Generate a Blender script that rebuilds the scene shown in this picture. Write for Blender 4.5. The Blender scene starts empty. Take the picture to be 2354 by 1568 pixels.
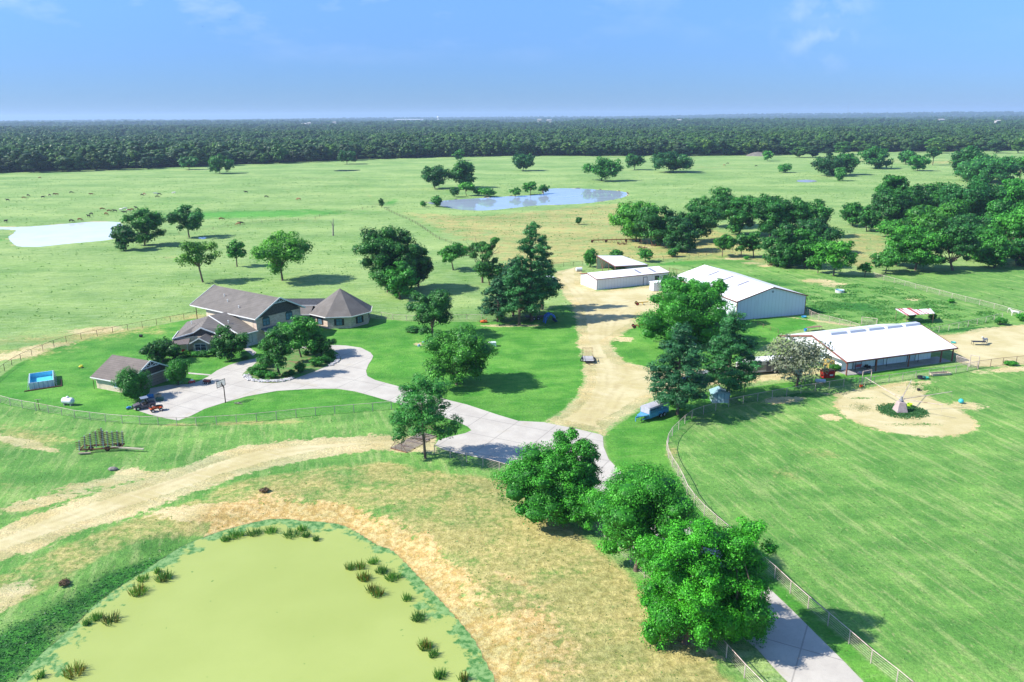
import bpy, bmesh, math, random
import numpy as np
from mathutils import Vector, Matrix
S = bpy.context.scene
C = S.collection
rng = np.random.default_rng(7); random.seed(7)
R = math.radians
# ---------------------------------------------------------------- camera
CH, CF, CP, CR = 48.0, 1831.0, R(15.77), R(0.39)
cd = bpy.data.cameras.new('camera'); cam = bpy.data.objects.new('camera', cd); C.objects.link(cam)
cd.sensor_width = 36; cd.lens = 28.0; cd.clip_end = 60000; cd.clip_start = 0.5
cam.matrix_world = Matrix.Translation((0, 0, CH)) @ Matrix.Rotation(R(90) - CP, 4, 'X') @ Matrix.Rotation(-CR, 4, 'Z')
S.camera = cam
# ---------------------------------------------------------------- sky, sun, exposure
SUN_EL, SUN_AZ = R(41), R(-99)           # azimuth clockwise from +Y: the sun stands to the left, a touch to the camera's side
w = bpy.data.worlds.new('World'); S.world = w; w.use_nodes = True
wn = w.node_tree.nodes; wl = w.node_tree.links
bg = wn['Background']; bg.inputs[1].default_value = 0.13
sky = wn.new('ShaderNodeTexSky'); sky.sky_type = 'NISHITA'; sky.sun_disc = False
sky.sun_elevation = SUN_EL; sky.sun_rotation = SUN_AZ; sky.altitude = 0
sky.air_density = 1.0; sky.dust_density = 0.25; sky.ozone_density = 3.5
def world_clouds():
    tc = wn.new('ShaderNodeTexCoord'); mp = wn.new('ShaderNodeMapping'); mp.inputs['Scale'].default_value = (1.0, 1.0, 2.6)
    n = wn.new('ShaderNodeTexNoise'); n.inputs['Scale'].default_value = 6.5; n.inputs['Detail'].default_value = 8; n.inputs['Roughness'].default_value = .6
    r = wn.new('ShaderNodeValToRGB'); r.color_ramp.elements[0].position = .50; r.color_ramp.elements[1].position = .80
    sp = wn.new('ShaderNodeSeparateXYZ'); up = wn.new('ShaderNodeMapRange')
    up.inputs[1].default_value = .055; up.inputs[2].default_value = .15
    lf = wn.new('ShaderNodeMapRange'); lf.inputs[1].default_value = .18; lf.inputs[2].default_value = -.35; lf.inputs[3].default_value = .30; lf.inputs[4].default_value = 1
    mu = wn.new('ShaderNodeMath'); mu.operation = 'MULTIPLY'; mu2 = wn.new('ShaderNodeMath'); mu2.operation = 'MULTIPLY'; mu3 = wn.new('ShaderNodeMath'); mu3.operation = 'MULTIPLY'; mu3.inputs[1].default_value = .6
    mx = wn.new('ShaderNodeMixRGB'); mx.inputs[2].default_value = (5.2, 5.2, 6.6, 1)
    tint = wn.new('ShaderNodeMixRGB'); tint.blend_type = 'MULTIPLY'; tint.inputs[0].default_value = 1; tint.inputs[2].default_value = (1, 1, 1, 1)
    wl.new(tc.outputs['Generated'], mp.inputs[0]); wl.new(mp.outputs[0], n.inputs['Vector']); wl.new(n.outputs['Fac'], r.inputs[0])
    wl.new(tc.outputs['Generated'], sp.inputs[0]); wl.new(sp.outputs[2], up.inputs[0]); wl.new(sp.outputs[0], lf.inputs[0])
    wl.new(r.outputs[0], mu.inputs[0]); wl.new(up.outputs[0], mu.inputs[1]); wl.new(mu.outputs[0], mu2.inputs[0]); wl.new(lf.outputs[0], mu2.inputs[1])
    # one small wispy cloud high on the right
    vd = wn.new('ShaderNodeVectorMath'); vd.operation = 'DISTANCE'; q = U(1895, 45); v_ = Vector((q[0], q[1], -CH)).normalized(); v_ = -v_ if v_.y < 0 else v_; vd.inputs[1].default_value = v_
    wl.new(tc.outputs['Generated'], vd.inputs[0]); rr = wn.new('ShaderNodeMapRange'); rr.inputs[1].default_value = .012; rr.inputs[2].default_value = .062; rr.inputs[3].default_value = .42; rr.inputs[4].default_value = 0; wl.new(vd.outputs['Value'], rr.inputs[0])
    n2 = wn.new('ShaderNodeTexNoise'); n2.inputs['Scale'].default_value = 38; n2.inputs['Detail'].default_value = 6; wl.new(tc.outputs['Generated'], n2.inputs['Vector']); r2 = wn.new('ShaderNodeMapRange'); r2.inputs[1].default_value = .42; r2.inputs[2].default_value = .7; wl.new(n2.outputs['Fac'], r2.inputs[0])
    m4 = wn.new('ShaderNodeMath'); m4.operation = 'MULTIPLY'; wl.new(rr.outputs[0], m4.inputs[0]); wl.new(r2.outputs[0], m4.inputs[1]); ad = wn.new('ShaderNodeMath'); ad.operation = 'MAXIMUM'; wl.new(mu2.outputs[0], ad.inputs[0]); wl.new(m4.outputs[0], ad.inputs[1]); mu2 = ad
    wl.new(mu2.outputs[0], mu3.inputs[0]); wl.new(mu3.outputs[0], mx.inputs[0])
    rt = wn.new('ShaderNodeValToRGB'); rt.color_ramp.interpolation = 'EASE'; e0, e1 = rt.color_ramp.elements; e0.position = 0; e0.color = (.17, .29, .58, 1); e1.position = .34; e1.color = (.60, .79, .95, 1)
    wl.new(sp.outputs[2], rt.inputs[0]); wl.new(rt.outputs[0], tint.inputs[2]); wl.new(sky.outputs[0], tint.inputs[1]); wl.new(tint.outputs[0], mx.inputs[1]); wl.new(mx.outputs[0], bg.inputs[0])
sl = bpy.data.lights.new('sun', 'SUN'); sl.energy = 4.6; sl.angle = R(.53); sl.color = (1, .95, .87)
so = bpy.data.objects.new('sun', sl); C.objects.link(so)
sd = Vector((math.sin(SUN_AZ) * math.cos(SUN_EL), math.cos(SUN_AZ) * math.cos(SUN_EL), math.sin(SUN_EL)))
so.rotation_euler = sd.to_track_quat('Z', 'Y').to_euler(); so.location = (0, 0, 200)
S.view_settings.view_transform = 'Standard'; S.view_settings.look = 'None'; S.view_settings.gamma = 1
S.view_settings.use_curve_mapping = False; S.view_settings.exposure = 1.02
S.render.engine = 'CYCLES'
# ---------------------------------------------------------------- survey: photo position + height -> metres
def U(x, y, z=0.0):
    a = x - 1177; b = 784 - y; c, s = math.cos(CR), math.sin(CR)
    a, b = a * c + b * s, -a * s + b * c
    r = (a, CF * math.cos(CP) + b * math.sin(CP), -CF * math.sin(CP) + b * math.cos(CP))
    t = (z - CH) / r[2]; return (r[0] * t, r[1] * t, z)
def proj(p):
    x, y, z = p; z -= CH; zc = y * math.cos(CP) - z * math.sin(CP)
    b = (y * math.sin(CP) + z * math.cos(CP)) * CF / zc; a = x * CF / zc; c, s = math.cos(CR), math.sin(CR)
    return 1177 + a * c - b * s, 784 - a * s - b * c
def hgt(bx, by, ty):
    g = U(bx, by); lo, hi = 0, 70
    for _ in range(30):
        m = (lo + hi) / 2
        if proj((g[0], g[1], m))[1] > ty: lo = m
        else: hi = m
    return lo
world_clouds()
OFF = {'1': (0, 577, .2759), '2': (360.6, 620.2, .2759), '3': (793.3, 490.4, .2759), '4': (1226, 504.8, .3449), '5': (1658.8, 649.1, .2953),
       'A': (0, 238, .3064), 'B': (649, 238, .3064), 'C': (1226, 238, .2621), 'D': (1730.9, 238, .2647), 'E': (0, 901.5, .4251), 'F': (721.2, 829.4, .4709), 'G': (1442.4, 901.5, .425), 'Z': (0, 0, 1)}
def W(k, x, y, z=0.0):
    o = OFF[k]; return U(o[0] + x * o[2], o[1] + y * o[2], z)
def PL(s, z=0.0):          # "k x y x y k x y ..." -> list of ground points
    out = []; k = 'Z'; t = s.split(); i = 0
    while i < len(t):
        if t[i] in OFF: k = t[i]; i += 1; continue
        out.append(W(k, float(t[i]), float(t[i + 1]), z)[:2]); i += 2
    return out
def smooth(p, n=6, closed=True):
    p = np.array(p); m = len(p); out = []
    for i in range(m if closed else m - 1):
        a, b, c, d = (p[(i + j) % m] if closed else p[min(max(i + j, 0), m - 1)] for j in (-1, 0, 1, 2))
        for k in range(n):
            t = k / n; out.append(.5 * (2 * b + (c - a) * t + (2 * a - 5 * b + 4 * c - d) * t * t + (3 * b - a - 3 * c + d) * t ** 3))
    if not closed: out.append(p[-1])
    return np.array(out)
def sdf(P, poly):           # signed distance, inside positive
    poly = np.asarray(poly); lo, hi = poly.min(0) - 14, poly.max(0) + 14
    out = np.full(len(P), -14.0); m = np.all((P > lo) & (P < hi), 1); Q = P[m]
    d = np.full(len(Q), 1e9); ins = np.zeros(len(Q), bool)
    for i in range(len(poly)):
        a = poly[i]; b = poly[(i + 1) % len(poly)]; e = b - a; v = Q - a
        t = np.clip((v @ e) / max(e @ e, 1e-9), 0, 1); q = v - t[:, None] * e
        d = np.minimum(d, (q * q).sum(1))
        c = ((a[1] > Q[:, 1]) != (b[1] > Q[:, 1]))
        xx = (b[0] - a[0]) * (Q[:, 1] - a[1]) / ((b[1] - a[1]) if abs(b[1] - a[1]) > 1e-9 else 1e-9) + a[0]
        ins ^= c & (Q[:, 0] < xx)
    out[m] = np.where(ins, 1, -1) * np.sqrt(d); return np.clip(out, -14, 14)
def blob(P, x, y, rx, ry, ang=0):
    c, s = math.cos(R(ang)), math.sin(R(ang)); dx = P[:, 0] - x; dy = P[:, 1] - y
    return np.exp(-(((dx * c + dy * s) / rx) ** 2 + ((-dx * s + dy * c) / ry) ** 2))
# ---------------------------------------------------------------- node helpers
class NT:
    def __init__(s, name):
        s.m = bpy.data.materials.new(name); s.m.use_nodes = True; s.t = s.m.node_tree; s.b = s.t.nodes['Principled BSDF']; s.pos = None
        s.b.inputs['Specular IOR Level'].default_value = .25
    def n(s, k): return s.t.nodes.new('ShaderNode' + k)
    def put(s, i, v):
        if v is None: return
        if hasattr(v, 'is_linked') or hasattr(v, 'links'): s.t.links.new(v, i)
        elif isinstance(v, (tuple, list)) and len(v) == 3 and i.type == 'RGBA': i.default_value = (*v, 1)
        else: i.default_value = v
    def P(s):
        if not s.pos: s.pos = s.n('NewGeometry').outputs['Position']
        return s.pos
    def O(s): return s.n('TexCoord').outputs['Object']
    def map(s, v, sc=(1, 1, 1), rot=(0, 0, 0)):
        if any(rot): q = s.n('Mapping'); s.put(q.inputs[0], v); q.inputs['Rotation'].default_value = rot; v = q.outputs[0]
        n = s.n('Mapping'); s.put(n.inputs[0], v); n.inputs['Scale'].default_value = sc; return n.outputs[0]
    def noise(s, scale, det=4, ro=.55, v=None, dist=0):
        n = s.n('TexNoise'); s.put(n.inputs['Vector'], v or s.P()); n.inputs['Scale'].default_value = scale; n.inputs['Detail'].default_value = det
        n.inputs['Roughness'].default_value = ro; n.inputs['Distortion'].default_value = dist; return n.outputs['Fac']
    def math(s, op, a, b=None, clamp=False):
        n = s.n('Math'); n.operation = op; n.use_clamp = clamp; s.put(n.inputs[0], a); s.put(n.inputs[1], b); return n.outputs[0]
    def mr(s, v, a, b, c=0, d=1):
        n = s.n('MapRange'); n.interpolation_type = 'SMOOTHSTEP'; s.put(n.inputs[0], v)
        for i, q in enumerate((a, b, c, d)): n.inputs[i + 1].default_value = q
        return n.outputs[0]
    def mix(s, f, a, b, bt='MIX'):
        n = s.n('MixRGB'); n.blend_type = bt; s.put(n.inputs[0], f); s.put(n.inputs[1], a); s.put(n.inputs[2], b); return n.outputs[0]
    def attr(s, name): n = s.n('Attribute'); n.attribute_name = name; return n.outputs['Fac']
    def bump(s, h, st=.5, d=.1):
        n = s.n('Bump'); s.put(n.inputs['Height'], h); n.inputs['Strength'].default_value = st; n.inputs['Distance'].default_value = d
        s.t.links.new(n.outputs[0], s.b.inputs['Normal'])
    def out(s, col, rough=.9, metal=0):
        s.put(s.b.inputs['Base Color'], col); s.put(s.b.inputs['Roughness'], rough); s.b.inputs['Metallic'].default_value = metal; return s.m
MC = {}
def mat(name, col, rough=.7, var=.15, sc=2.0, metal=0, dirt=None):
    if name in MC: return MC[name]
    t = NT(name); o = t.O(); f = t.noise(sc, 5, .6, o); f2 = t.noise(sc * 7, 3, .6, o)
    c1 = tuple(c * (1 - var) for c in col); c2 = tuple(min(c * (1 + var), .95) for c in col)
    c = t.mix(t.mr(t.math('ADD', t.math('MULTIPLY', f, .7), t.math('MULTIPLY', f2, .3)), .35, .65), c1, c2)
    if dirt: c = t.mix(t.mr(t.noise(sc * .6, 6, .65, o), .5, .72), c, dirt)
    MC[name] = t.out(c, rough, metal); return MC[name]
def dirt_color(t):
    a = t.noise(.12, 5, .6); b = t.noise(1.3, 6, .7); c = t.noise(7, 3, .6); st = t.noise(.9, 4, .6, t.map(t.P(), (.25, 1.6, 1), (0, 0, R(25))))
    col = t.mix(t.mr(a, .38, .62), (.42, .36, .175), (.50, .44, .25))
    col = t.mix(t.math('MULTIPLY', t.mr(b, .50, .75), .55), col, (.37, .30, .14))
    col = t.mix(t.math('MULTIPLY', t.mr(st, .5, .75), .5), col, (.56, .50, .34))
    col = t.mix(t.math('MULTIPLY', t.mr(c, .55, .8), .35), col, (.28, .205, .10))
    col = t.mix(t.math('MULTIPLY', t.attr('rut'), t.mr(t.noise(.35, 5, .7), .38, .66, .05, .6)), col, (.34, .275, .135))
    return col
def dirt_mat():
    t = NT('dirt'); t.bump(t.math('ADD', t.noise(1.5, 6, .7), t.math('MULTIPLY', t.noise(9, 3), .4)), .5, .12); return t.out(dirt_color(t), .95)
def ground_mat():
    t = NT('grassland')
    n1 = t.noise(.022, 5, .6); n2 = t.noise(.16, 6, .62); n3 = t.noise(1.1, 6, .7); n4 = t.noise(6.5, 4, .65); n5 = t.noise(.5, 5, .65, t.map(t.P(), (.45, 2.2, 1), (0, 0, R(-8))))
    # open pasture, pale seed heads over green
    base = t.mix(t.mr(n1, .36, .62), (.150, .275, .066), (.235, .345, .110))
    base = t.mix(t.math('MULTIPLY', t.mr(n5, .42, .7), .75), base, (.29, .395, .19))
    base = t.mix(t.math('MULTIPLY', t.mr(n3, .50, .70), .8), base, (.075, .190, .045))
    # right hand pasture, richer, with mower streaks
    st = t.noise(.55, 5, .65, t.map(t.P(), (1.5, .16, 1), (0, 0, R(-15)))); st2 = t.noise(1.3, 6, .7, t.map(t.P(), (1.6, .45, 1), (0, 0, R(-15))))
    rich = t.mix(t.mr(n2, .36, .64), (.080, .225, .040), (.140, .300, .064))
    rich = t.mix(t.math('MULTIPLY', t.mr(st, .47, .68), .75), rich, (.27, .365, .13))
    rich = t.mix(t.math('MULTIPLY', t.mr(st2, .56, .70), .65), rich, (.38, .37, .19))
    rich = t.mix(t.math('MULTIPLY', t.mr(n3, .52, .74), .45), rich, (.035, .125, .028))
    col = t.mix(t.mr(t.math('ADD', t.attr('rich'), t.math('MULTIPLY', n3, 3)), 0, 3.0), base, rich)
    # mown lawn
    lawn = t.mix(t.mr(n2, .38, .62), (.050, .215, .020), (.105, .285, .040))
    lawn = t.mix(t.math('MULTIPLY', t.mr(n5, .52, .72), .55), lawn, (.165, .31, .085))
    lawn = t.mix(t.math('MULTIPLY', t.mr(n3, .55, .75), .4), lawn, (.03, .135, .02))
    col = t.mix(t.mr(t.math('ADD', t.attr('lawn'), t.math('MULTIPLY', n3, 1.0)), .3, .9), col, lawn)
    # dark weeds / lush patches
    lush = t.mix(t.mr(n3, .42, .62), (.018, .105, .016), (.050, .225, .028))
    col = t.mix(t.mr(t.math('ADD', t.attr('lush'), t.math('MULTIPLY', n2, .9)), .78, 1.05), col, lush)
    bright = t.mix(t.mr(n3, .4, .65), (.05, .24, .025), (.075, .31, .035))
    col = t.mix(t.math('MULTIPLY', t.mr(t.math('ADD', t.attr('bright'), t.math('MULTIPLY', n2, .8)), .75, 1.05), .85), col, bright)
    # dry straw
    dry = t.mix(t.mr(n3, .35, .68), (.27, .225, .08), (.48, .415, .18))
    f = t.math('ADD', t.attr('dry'), t.math('ADD', t.math('MULTIPLY', n2, 1.0), t.math('MULTIPLY', n3, .7)))
    col = t.mix(t.math('MULTIPLY', t.mr(f, 1.12, 1.5), .88), col, dry)
    # bare earth
    f = t.math('ADD', t.attr('dirt'), t.math('MULTIPLY', t.math('SUBTRACT', t.math('ADD', n3, n2), 1.0), 4.6))
    dc = dirt_color(t)
    og = t.mix(t.mr(n3, .40, .62), (.38, .265, .095), (.52, .41, .20))
    dc = t.mix(t.mr(t.attr('orange'), .15, .6), dc, og)
    col = t.mix(t.mr(f, -.35, .35), col, dc)
    mudf = t.mr(t.attr('mud'), .35, .8); col = t.mix(mudf, col, (.07, .055, .032))
    vm = t.math('ADD', t.math('MULTIPLY', t.noise(.03, 5, .65, t.map(t.P(), (.5, 1.5, 1), (0, 0, R(6)))), .55), t.math('MULTIPLY', t.noise(.22, 5, .7, t.map(t.P(), (.6, 1.6, 1), (0, 0, R(-10)))), .45))
    col = t.mix(1, col, t.mix(t.mr(vm, .38, .62), (.74, .82, .74), (1.22, 1.12, 1.1)), 'MULTIPLY')
    # fine speckle
    col = t.mix(t.math('MULTIPLY', t.mr(n4, .48, .72), .42), col, (.035, .095, .02)); n6 = t.noise(3.0, 5, .75); col = t.mix(1, col, t.mix(t.mr(n6, .3, .7), (.78, .78, .78), (1.22, 1.22, 1.15)), 'MULTIPLY')
    # woodland floor far away with pale clearings
    wood = t.mix(t.mr(t.noise(.0022, 6, .62), .585, .64), (.028, .065, .022), (.23, .20, .10))
    wood = t.mix(t.mr(t.noise(.012, 5, .7), .35, .7), wood, (.018, .045, .018))
    col = t.mix(t.mr(t.attr('wood'), 0, 1), col, wood)
    t.bump(t.math('ADD', t.math('MULTIPLY', n3, 1.6), t.math('MULTIPLY', n4, .55)), .55, .35)
    return t.out(col, .95)
# ---------------------------------------------------------------- mesh helpers
class MB:
    def __init__(s): s.v = []; s.f = []
    def add(s, vs, fs): o = len(s.v); s.v += [tuple(v) for v in vs]; s.f += [tuple(i + o for i in f) for f in fs]; return s
    def box(s, x0, x1, y0, y1, z0, z1):
        return s.add([(x0, y0, z0), (x1, y0, z0), (x1, y1, z0), (x0, y1, z0), (x0, y0, z1), (x1, y0, z1), (x1, y1, z1), (x0, y1, z1)],
                     [(3, 2, 1, 0), (4, 5, 6, 7), (0, 1, 5, 4), (1, 2, 6, 5), (2, 3, 7, 6), (3, 0, 4, 7)])
    def beam(s, p, q, w, h=None):
        p, q = Vector(p), Vector(q); h = h or w; d = (q - p).normalized(); up = Vector((0, 0, 1)) if abs(d.z) < .95 else Vector((0, 1, 0))
        a = d.cross(up).normalized() * w / 2; b = a.cross(d).normalized() * h / 2
        vs = [p - a - b, p + a - b, p + a + b, p - a + b, q - a - b, q + a - b, q + a + b, q - a + b]
        return s.add(vs, [(0, 1, 2, 3), (7, 6, 5, 4), (0, 4, 5, 1), (1, 5, 6, 2), (2, 6, 7, 3), (3, 7, 4, 0)])
    def tube(s, p, q, r, r2=None, n=8, cap=True):
        p, q = Vector(p), Vector(q); r2 = r if r2 is None else r2; d = (q - p).normalized(); up = Vector((0, 0, 1)) if abs(d.z) < .95 else Vector((0, 1, 0))
        a = d.cross(up).normalized(); b = a.cross(d).normalized(); vs = []
        for c, rr in ((p, r), (q, r2)):
            for i in range(n): t = 2 * math.pi * i / n; vs.append(c + a * math.cos(t) * rr + b * math.sin(t) * rr)
        fs = [(i, (i + 1) % n, n + (i + 1) % n, n + i) for i in range(n)]
        if cap: fs += [tuple(range(n - 1, -1, -1)), tuple(range(n, 2 * n))]
        return s.add(vs, fs)
    def path(s, pts, r, n=6):
        for a, b in zip(pts, pts[1:]): s.tube(a, b, r, r, n)
        return s
    def slab(s, poly, th, down=(0, 0, 1)):       # extrude 3-D polygon downwards
        k = len(poly); d = Vector(down) * th
        vs = [Vector(p) for p in poly] + [Vector(p) - d for p in poly]
        return s.add(vs, [tuple(range(k)), tuple(range(2 * k - 1, k - 1, -1))] + [(i, k + i, k + (i + 1) % k, (i + 1) % k) for i in range(k)])
    def ell(s, c, r, nu=10, nv=7):
        vs = [(c[0], c[1], c[2] - r[2])]
        for j in range(1, nv):
            ph = -math.pi / 2 + math.pi * j / nv
            for i in range(nu): t = 2 * math.pi * i / nu; vs.append((c[0] + r[0] * math.cos(ph) * math.cos(t), c[1] + r[1] * math.cos(ph) * math.sin(t), c[2] + r[2] * math.sin(ph)))
        vs.append((c[0], c[1], c[2] + r[2])); L = len(vs) - 1
        fs = [(0, 1 + (i + 1) % nu, 1 + i) for i in range(nu)] + [(L, L - nu + i, L - nu + (i + 1) % nu) for i in range(nu)]
        for j in range(nv - 2):
            for i in range(nu): a = 1 + j * nu; fs.append((a + i, a + (i + 1) % nu, a + nu + (i + 1) % nu, a + nu + i))
        return s.add(vs, fs)
    def lathe(s, prof, c=(0, 0, 0), n=14, cap=True):
        vs = []
        for r, z in prof:
            for i in range(n): t = 2 * math.pi * i / n; vs.append((c[0] + r * math.cos(t), c[1] + r * math.sin(t), c[2] + z))
        fs = []
        for j in range(len(prof) - 1):
            for i in range(n): fs.append((j * n + i, j * n + (i + 1) % n, (j + 1) * n + (i + 1) % n, (j + 1) * n + i))
        if cap: fs += [tuple(range(n - 1, -1, -1)), tuple(range((len(prof) - 1) * n, len(prof) * n))]
        return s.add(vs, fs)
    def loft(s, secs):                           # list of closed rings with the same count
        n = len(secs[0]); vs = [p for q in secs for p in q]; fs = [tuple(range(n - 1, -1, -1)), tuple(range((len(secs) - 1) * n, len(secs) * n))]
        for j in range(len(secs) - 1):
            for i in range(n): fs.append((j * n + i, j * n + (i + 1) % n, (j + 1) * n + (i + 1) % n, (j + 1) * n + i))
        return s.add(vs, fs)
    def build(s, name, m, parent=None, sm=False, bev=0, loc=None):
        me = bpy.data.meshes.new(name); me.from_pydata(s.v, [], s.f)
        bm = bmesh.new(); bm.from_mesh(me); bmesh.ops.recalc_face_normals(bm, faces=bm.faces)
        if bev: bmesh.ops.bevel(bm, geom=[e for e in bm.edges if e.calc_face_angle(0) > .5], offset=bev, segments=1, affect='EDGES')
        bm.to_mesh(me); bm.free(); me.materials.append(m)
        if sm: me.polygons.foreach_set('use_smooth', [True] * len(me.polygons))
        o = bpy.data.objects.new(name, me); C.objects.link(o)
        if parent: o.parent = parent
        if loc: o.location = loc
        return o
def tag(o, label=None, cat=None, group=None, kind=None):
    if label: o['label'] = label
    if cat: o['category'] = cat
    if group: o['group'] = group
    if kind: o['kind'] = kind
    return o
def thing(name, label, cat, loc=(0, 0, 0), rz=0, group=None):
    o = bpy.data.objects.new(name, None); C.objects.link(o); o.location = loc if len(loc) == 3 else (*loc, 0); o.rotation_euler = (0, 0, rz); o.empty_display_size = .5
    return tag(o, label, cat, group)
def copy_tree(o, parent=None):
    c = o.copy(); C.objects.link(c); c.parent = parent
    for ch in list(o.children): copy_tree(ch, c)
    return c
def npmesh(name, V, F, m, attrs=None, fattrs=None, smooth_=False):
    me = bpy.data.meshes.new(name); V = np.asarray(V, np.float32); F = np.asarray(F, np.int32); k = F.shape[1]
    me.vertices.add(len(V)); me.vertices.foreach_set('co', V.ravel()); me.loops.add(F.size); me.loops.foreach_set('vertex_index', F.ravel())
    me.polygons.add(len(F)); me.polygons.foreach_set('loop_start', np.arange(0, F.size, k, dtype=np.int32))
    if smooth_: me.polygons.foreach_set('use_smooth', np.ones(len(F), bool))
    me.update(calc_edges=True)
    for dom, dd in (('POINT', attrs), ('FACE', fattrs)):
        for an, av in (dd or {}).items(): me.attributes.new(an, 'FLOAT', dom).data.foreach_set('value', np.asarray(av, np.float32))
    if m: me.materials.append(m)
    return me
def struct(name, me, z=0):
    o = bpy.data.objects.new(name, me); C.objects.link(o); o['kind'] = 'structure'; o.location.z = z; return o
# ================================================================ GROUND, WATER, ROADS
pond_px = "E 55 1552 130 1480 250 1400 400 1270 500 1170 600 1090 750 990 870 910 1000 830 1150 770 1300 725 1480 690 1650 700 1800 710 1900 745 2036 830 F 380 930 500 1050 620 1180 700 1270 780 1370 830 1470 880 1568"
PZ = -.8
def polyZ(s, z): return PL(s, z)
pond = polyZ("E 130 1530 250 1400 400 1270 500 1170 600 1090 750 990 870 910 1000 830 1150 770 1300 725 1480 688 1650 700 1800 712 1900 745 2036 830 F 380 930 500 1050 620 1180 700 1270 780 1370 830 1470 880 1568 Z 1150 1660 1080 1790 800 1880 400 1870 100 1780 10 1660 20 1600", PZ)
pond = smooth(pond, 4)
midpond = smooth(polyZ("B 1085 745 1250 725 1500 710 1700 697 1950 682 1990 640 2354 641 C 500 752 780 772 820 800 740 835 500 870 250 886 20 894 B 1600 796 1440 801 1300 791 1150 757", -.4), 4)
leftpond = smooth(polyZ("Z -60 519 0 522 A 150 928 400 912 650 891 850 890 900 910 885 980 820 1020 500 1050 350 1070 180 1075 120 1050 85 1000 140 960 100 942 0 942 Z -60 526", -.3), 4)
farpond = smooth(polyZ("B 400 500 500 497 590 500 500 508 420 508", -.2), 4)
farpond2 = smooth(polyZ("D 380 668 470 662 550 668 500 684 410 682", -.2), 4)
puddle = smooth(polyZ("A 1485 1010 1520 1003 1550 1010 1520 1020", -.1), 3)
drive = np.array(PL("""Z 410 967 440.6 955.4 471 940 518 925 567.5 911.3 636.5 898.9 719.3 893.9 774.5 893.9 815.8 900.2 857.2 911.3 898.6 923.7 950 938 1000 955 1046 967 1075 981 1083.8 989.5 1070 996 1032 1004.6 1008 1012
 1000 1024 1022 1035 1050.8 1042 1100 1052 1159 1066 1210 1082 1262 1104 1315 1138 1370 1185 1425 1235 1480 1285 1540 1335 1600 1385 1660 1432 1740 1492 1773.9 1530.5 1810 1568 1880 1650 2080 1650 1985 1568
 1941 1522 1880 1462 1820 1402 1760 1345 1700 1290 1640 1238 1580 1190 1520 1145 1460 1108 1425 1083.7 1399 1055.4 1387.5 1027 1386 1003.6 1380.5 999 1319 984.8 1248.6 970.7 1192 968 1145 954 1074.4 930.6 1027 918.9 921.3 889.7 862.5 874 844.6 864.7 841.3 853 847 838 854.5 827 858 818.8 851.7 810.6 829.6 799.5 796.5 794.6 774.5 793.5 733 794 700 797 660 803 620 813 586.8 824.4 553.7 831.3 526 839.5 498.5 852 479 865.7 457 876.8 432 883.7 388 885 345 893 344 902 325 922 306 941 345 953.6 386 963"""))
island = smooth(PL("2 715 890 725 860 790 810 830 770 860 730 1000 690 1200 660 1400 655 1500 690 1535 740 1500 775 1400 812 1280 860 1150 908 1050 935 960 945 850 938 760 915"), 4)
yard = PL("""Z 1260 970 1295 943 1326 911.8 1343 877 1341.5 836 1329.5 780.7 1326 742.8 1322.6 711.7 1305 690 1291.5 670 1277.7 642.8 1276 625.5 1336 612 1338 653 1371 668.6 1450 662 1520 654 1580 660 1600 700 1560 740
 1474 716 1467.4 746.2 1433 767 1402 787.6 1412 808.3 1433 832.5 1467.4 839.4 1512 849.7 1640 850 1740 845 1822.7 856.6 1812 872 1743 877 1660 884 1588 894.5 1536 912 1495 918.7 1450 953 1398 977 1388 1000""")
road = PL("Z 1000 1002 904.9 1002.7 865.5 1003.5 680 1012 552.6 1031 467.6 1058.8 382.6 1090.7 318.8 1109.8 212.5 1139.6 106 1173.6 0 1220 -80 1255 -80 1330 0 1288 170 1224.6 297.6 1182 425 1139.6 510 1105.5 637.6 1069.4 765 1041.8 865.5 1031 909.6 1034 1000 1036")
arena = smooth(PL("5 790 872 910 890 885 930 900 980 970 1060 1100 1110 1300 1170 1560 1205 1850 1190 1960 1150 1990 1100 1920 1030 1800 960 1650 905 1590 850 1560 800 1690 768 1500 770 1400 776 1250 800 1110 822 960 850"), 3)
dryyard = PL("5 1662 412 1800 400 2100 352 2400 325 2600 330 2600 610 2354 640 2000 668 1830 612 1800 520")
lawnL = PL("Z -40 905 0 865 36 838 77 819 157 789 254 769 353 750 452 731 700 735 845 731 945 739 1100 740 1200 738 1290 700 1322 712 1330 780 1342 836 1343 877 1326 912 1295 943 1248 971 1100 1040 1000 1010 905 940 761 953 603 968 443 979 293 975 167 961 100 948 38 937 -40 925")
lawnR = PL("Z 1387 1000 1420 975 1455 953 1500 925 1545 905 1640 900 1800 880 2000 850 2250 840 2100 860 1900 893 1700 930 1615 953 1562 986 1535 1022 1533 1042 1545 1075 1566 1106 1600 1160 1700 1255 1817 1365 1930 1462 2060 1571 2160 1650 1995 1580 1880 1462 1700 1290 1500 1130 1425 1084 1399 1055")
lawnM = PL("Z 1402 788 1433 767 1470 735 1600 740 1720 730 1850 725 1880 745 1800 770 1700 830 1640 848 1512 849 1433 832 1412 808")
richR = PL("Z 1533 1000 1620 953 1800 912 2000 884 2250 846 2500 830 2800 1000 2800 1800 2200 1720 1930 1462 1700 1255 1540 1075")
richM = PL("Z 1480 612 1650 588 1900 628 2100 640 2354 715 2500 770 2354 748 2150 768 1960 755 1850 720 1640 640 1560 610")
richRB = PL("Z 2010 632 2200 620 2600 600 2800 700 2354 722 2180 683")
lushbank = PL("Z -80 1500 0 1440 85 1400 213 1320 340 1265 470 1222 500 1232 430 1256 370 1290 320 1323 255 1366 212 1400 170 1442 106 1498 30 1570 -80 1650")
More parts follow.
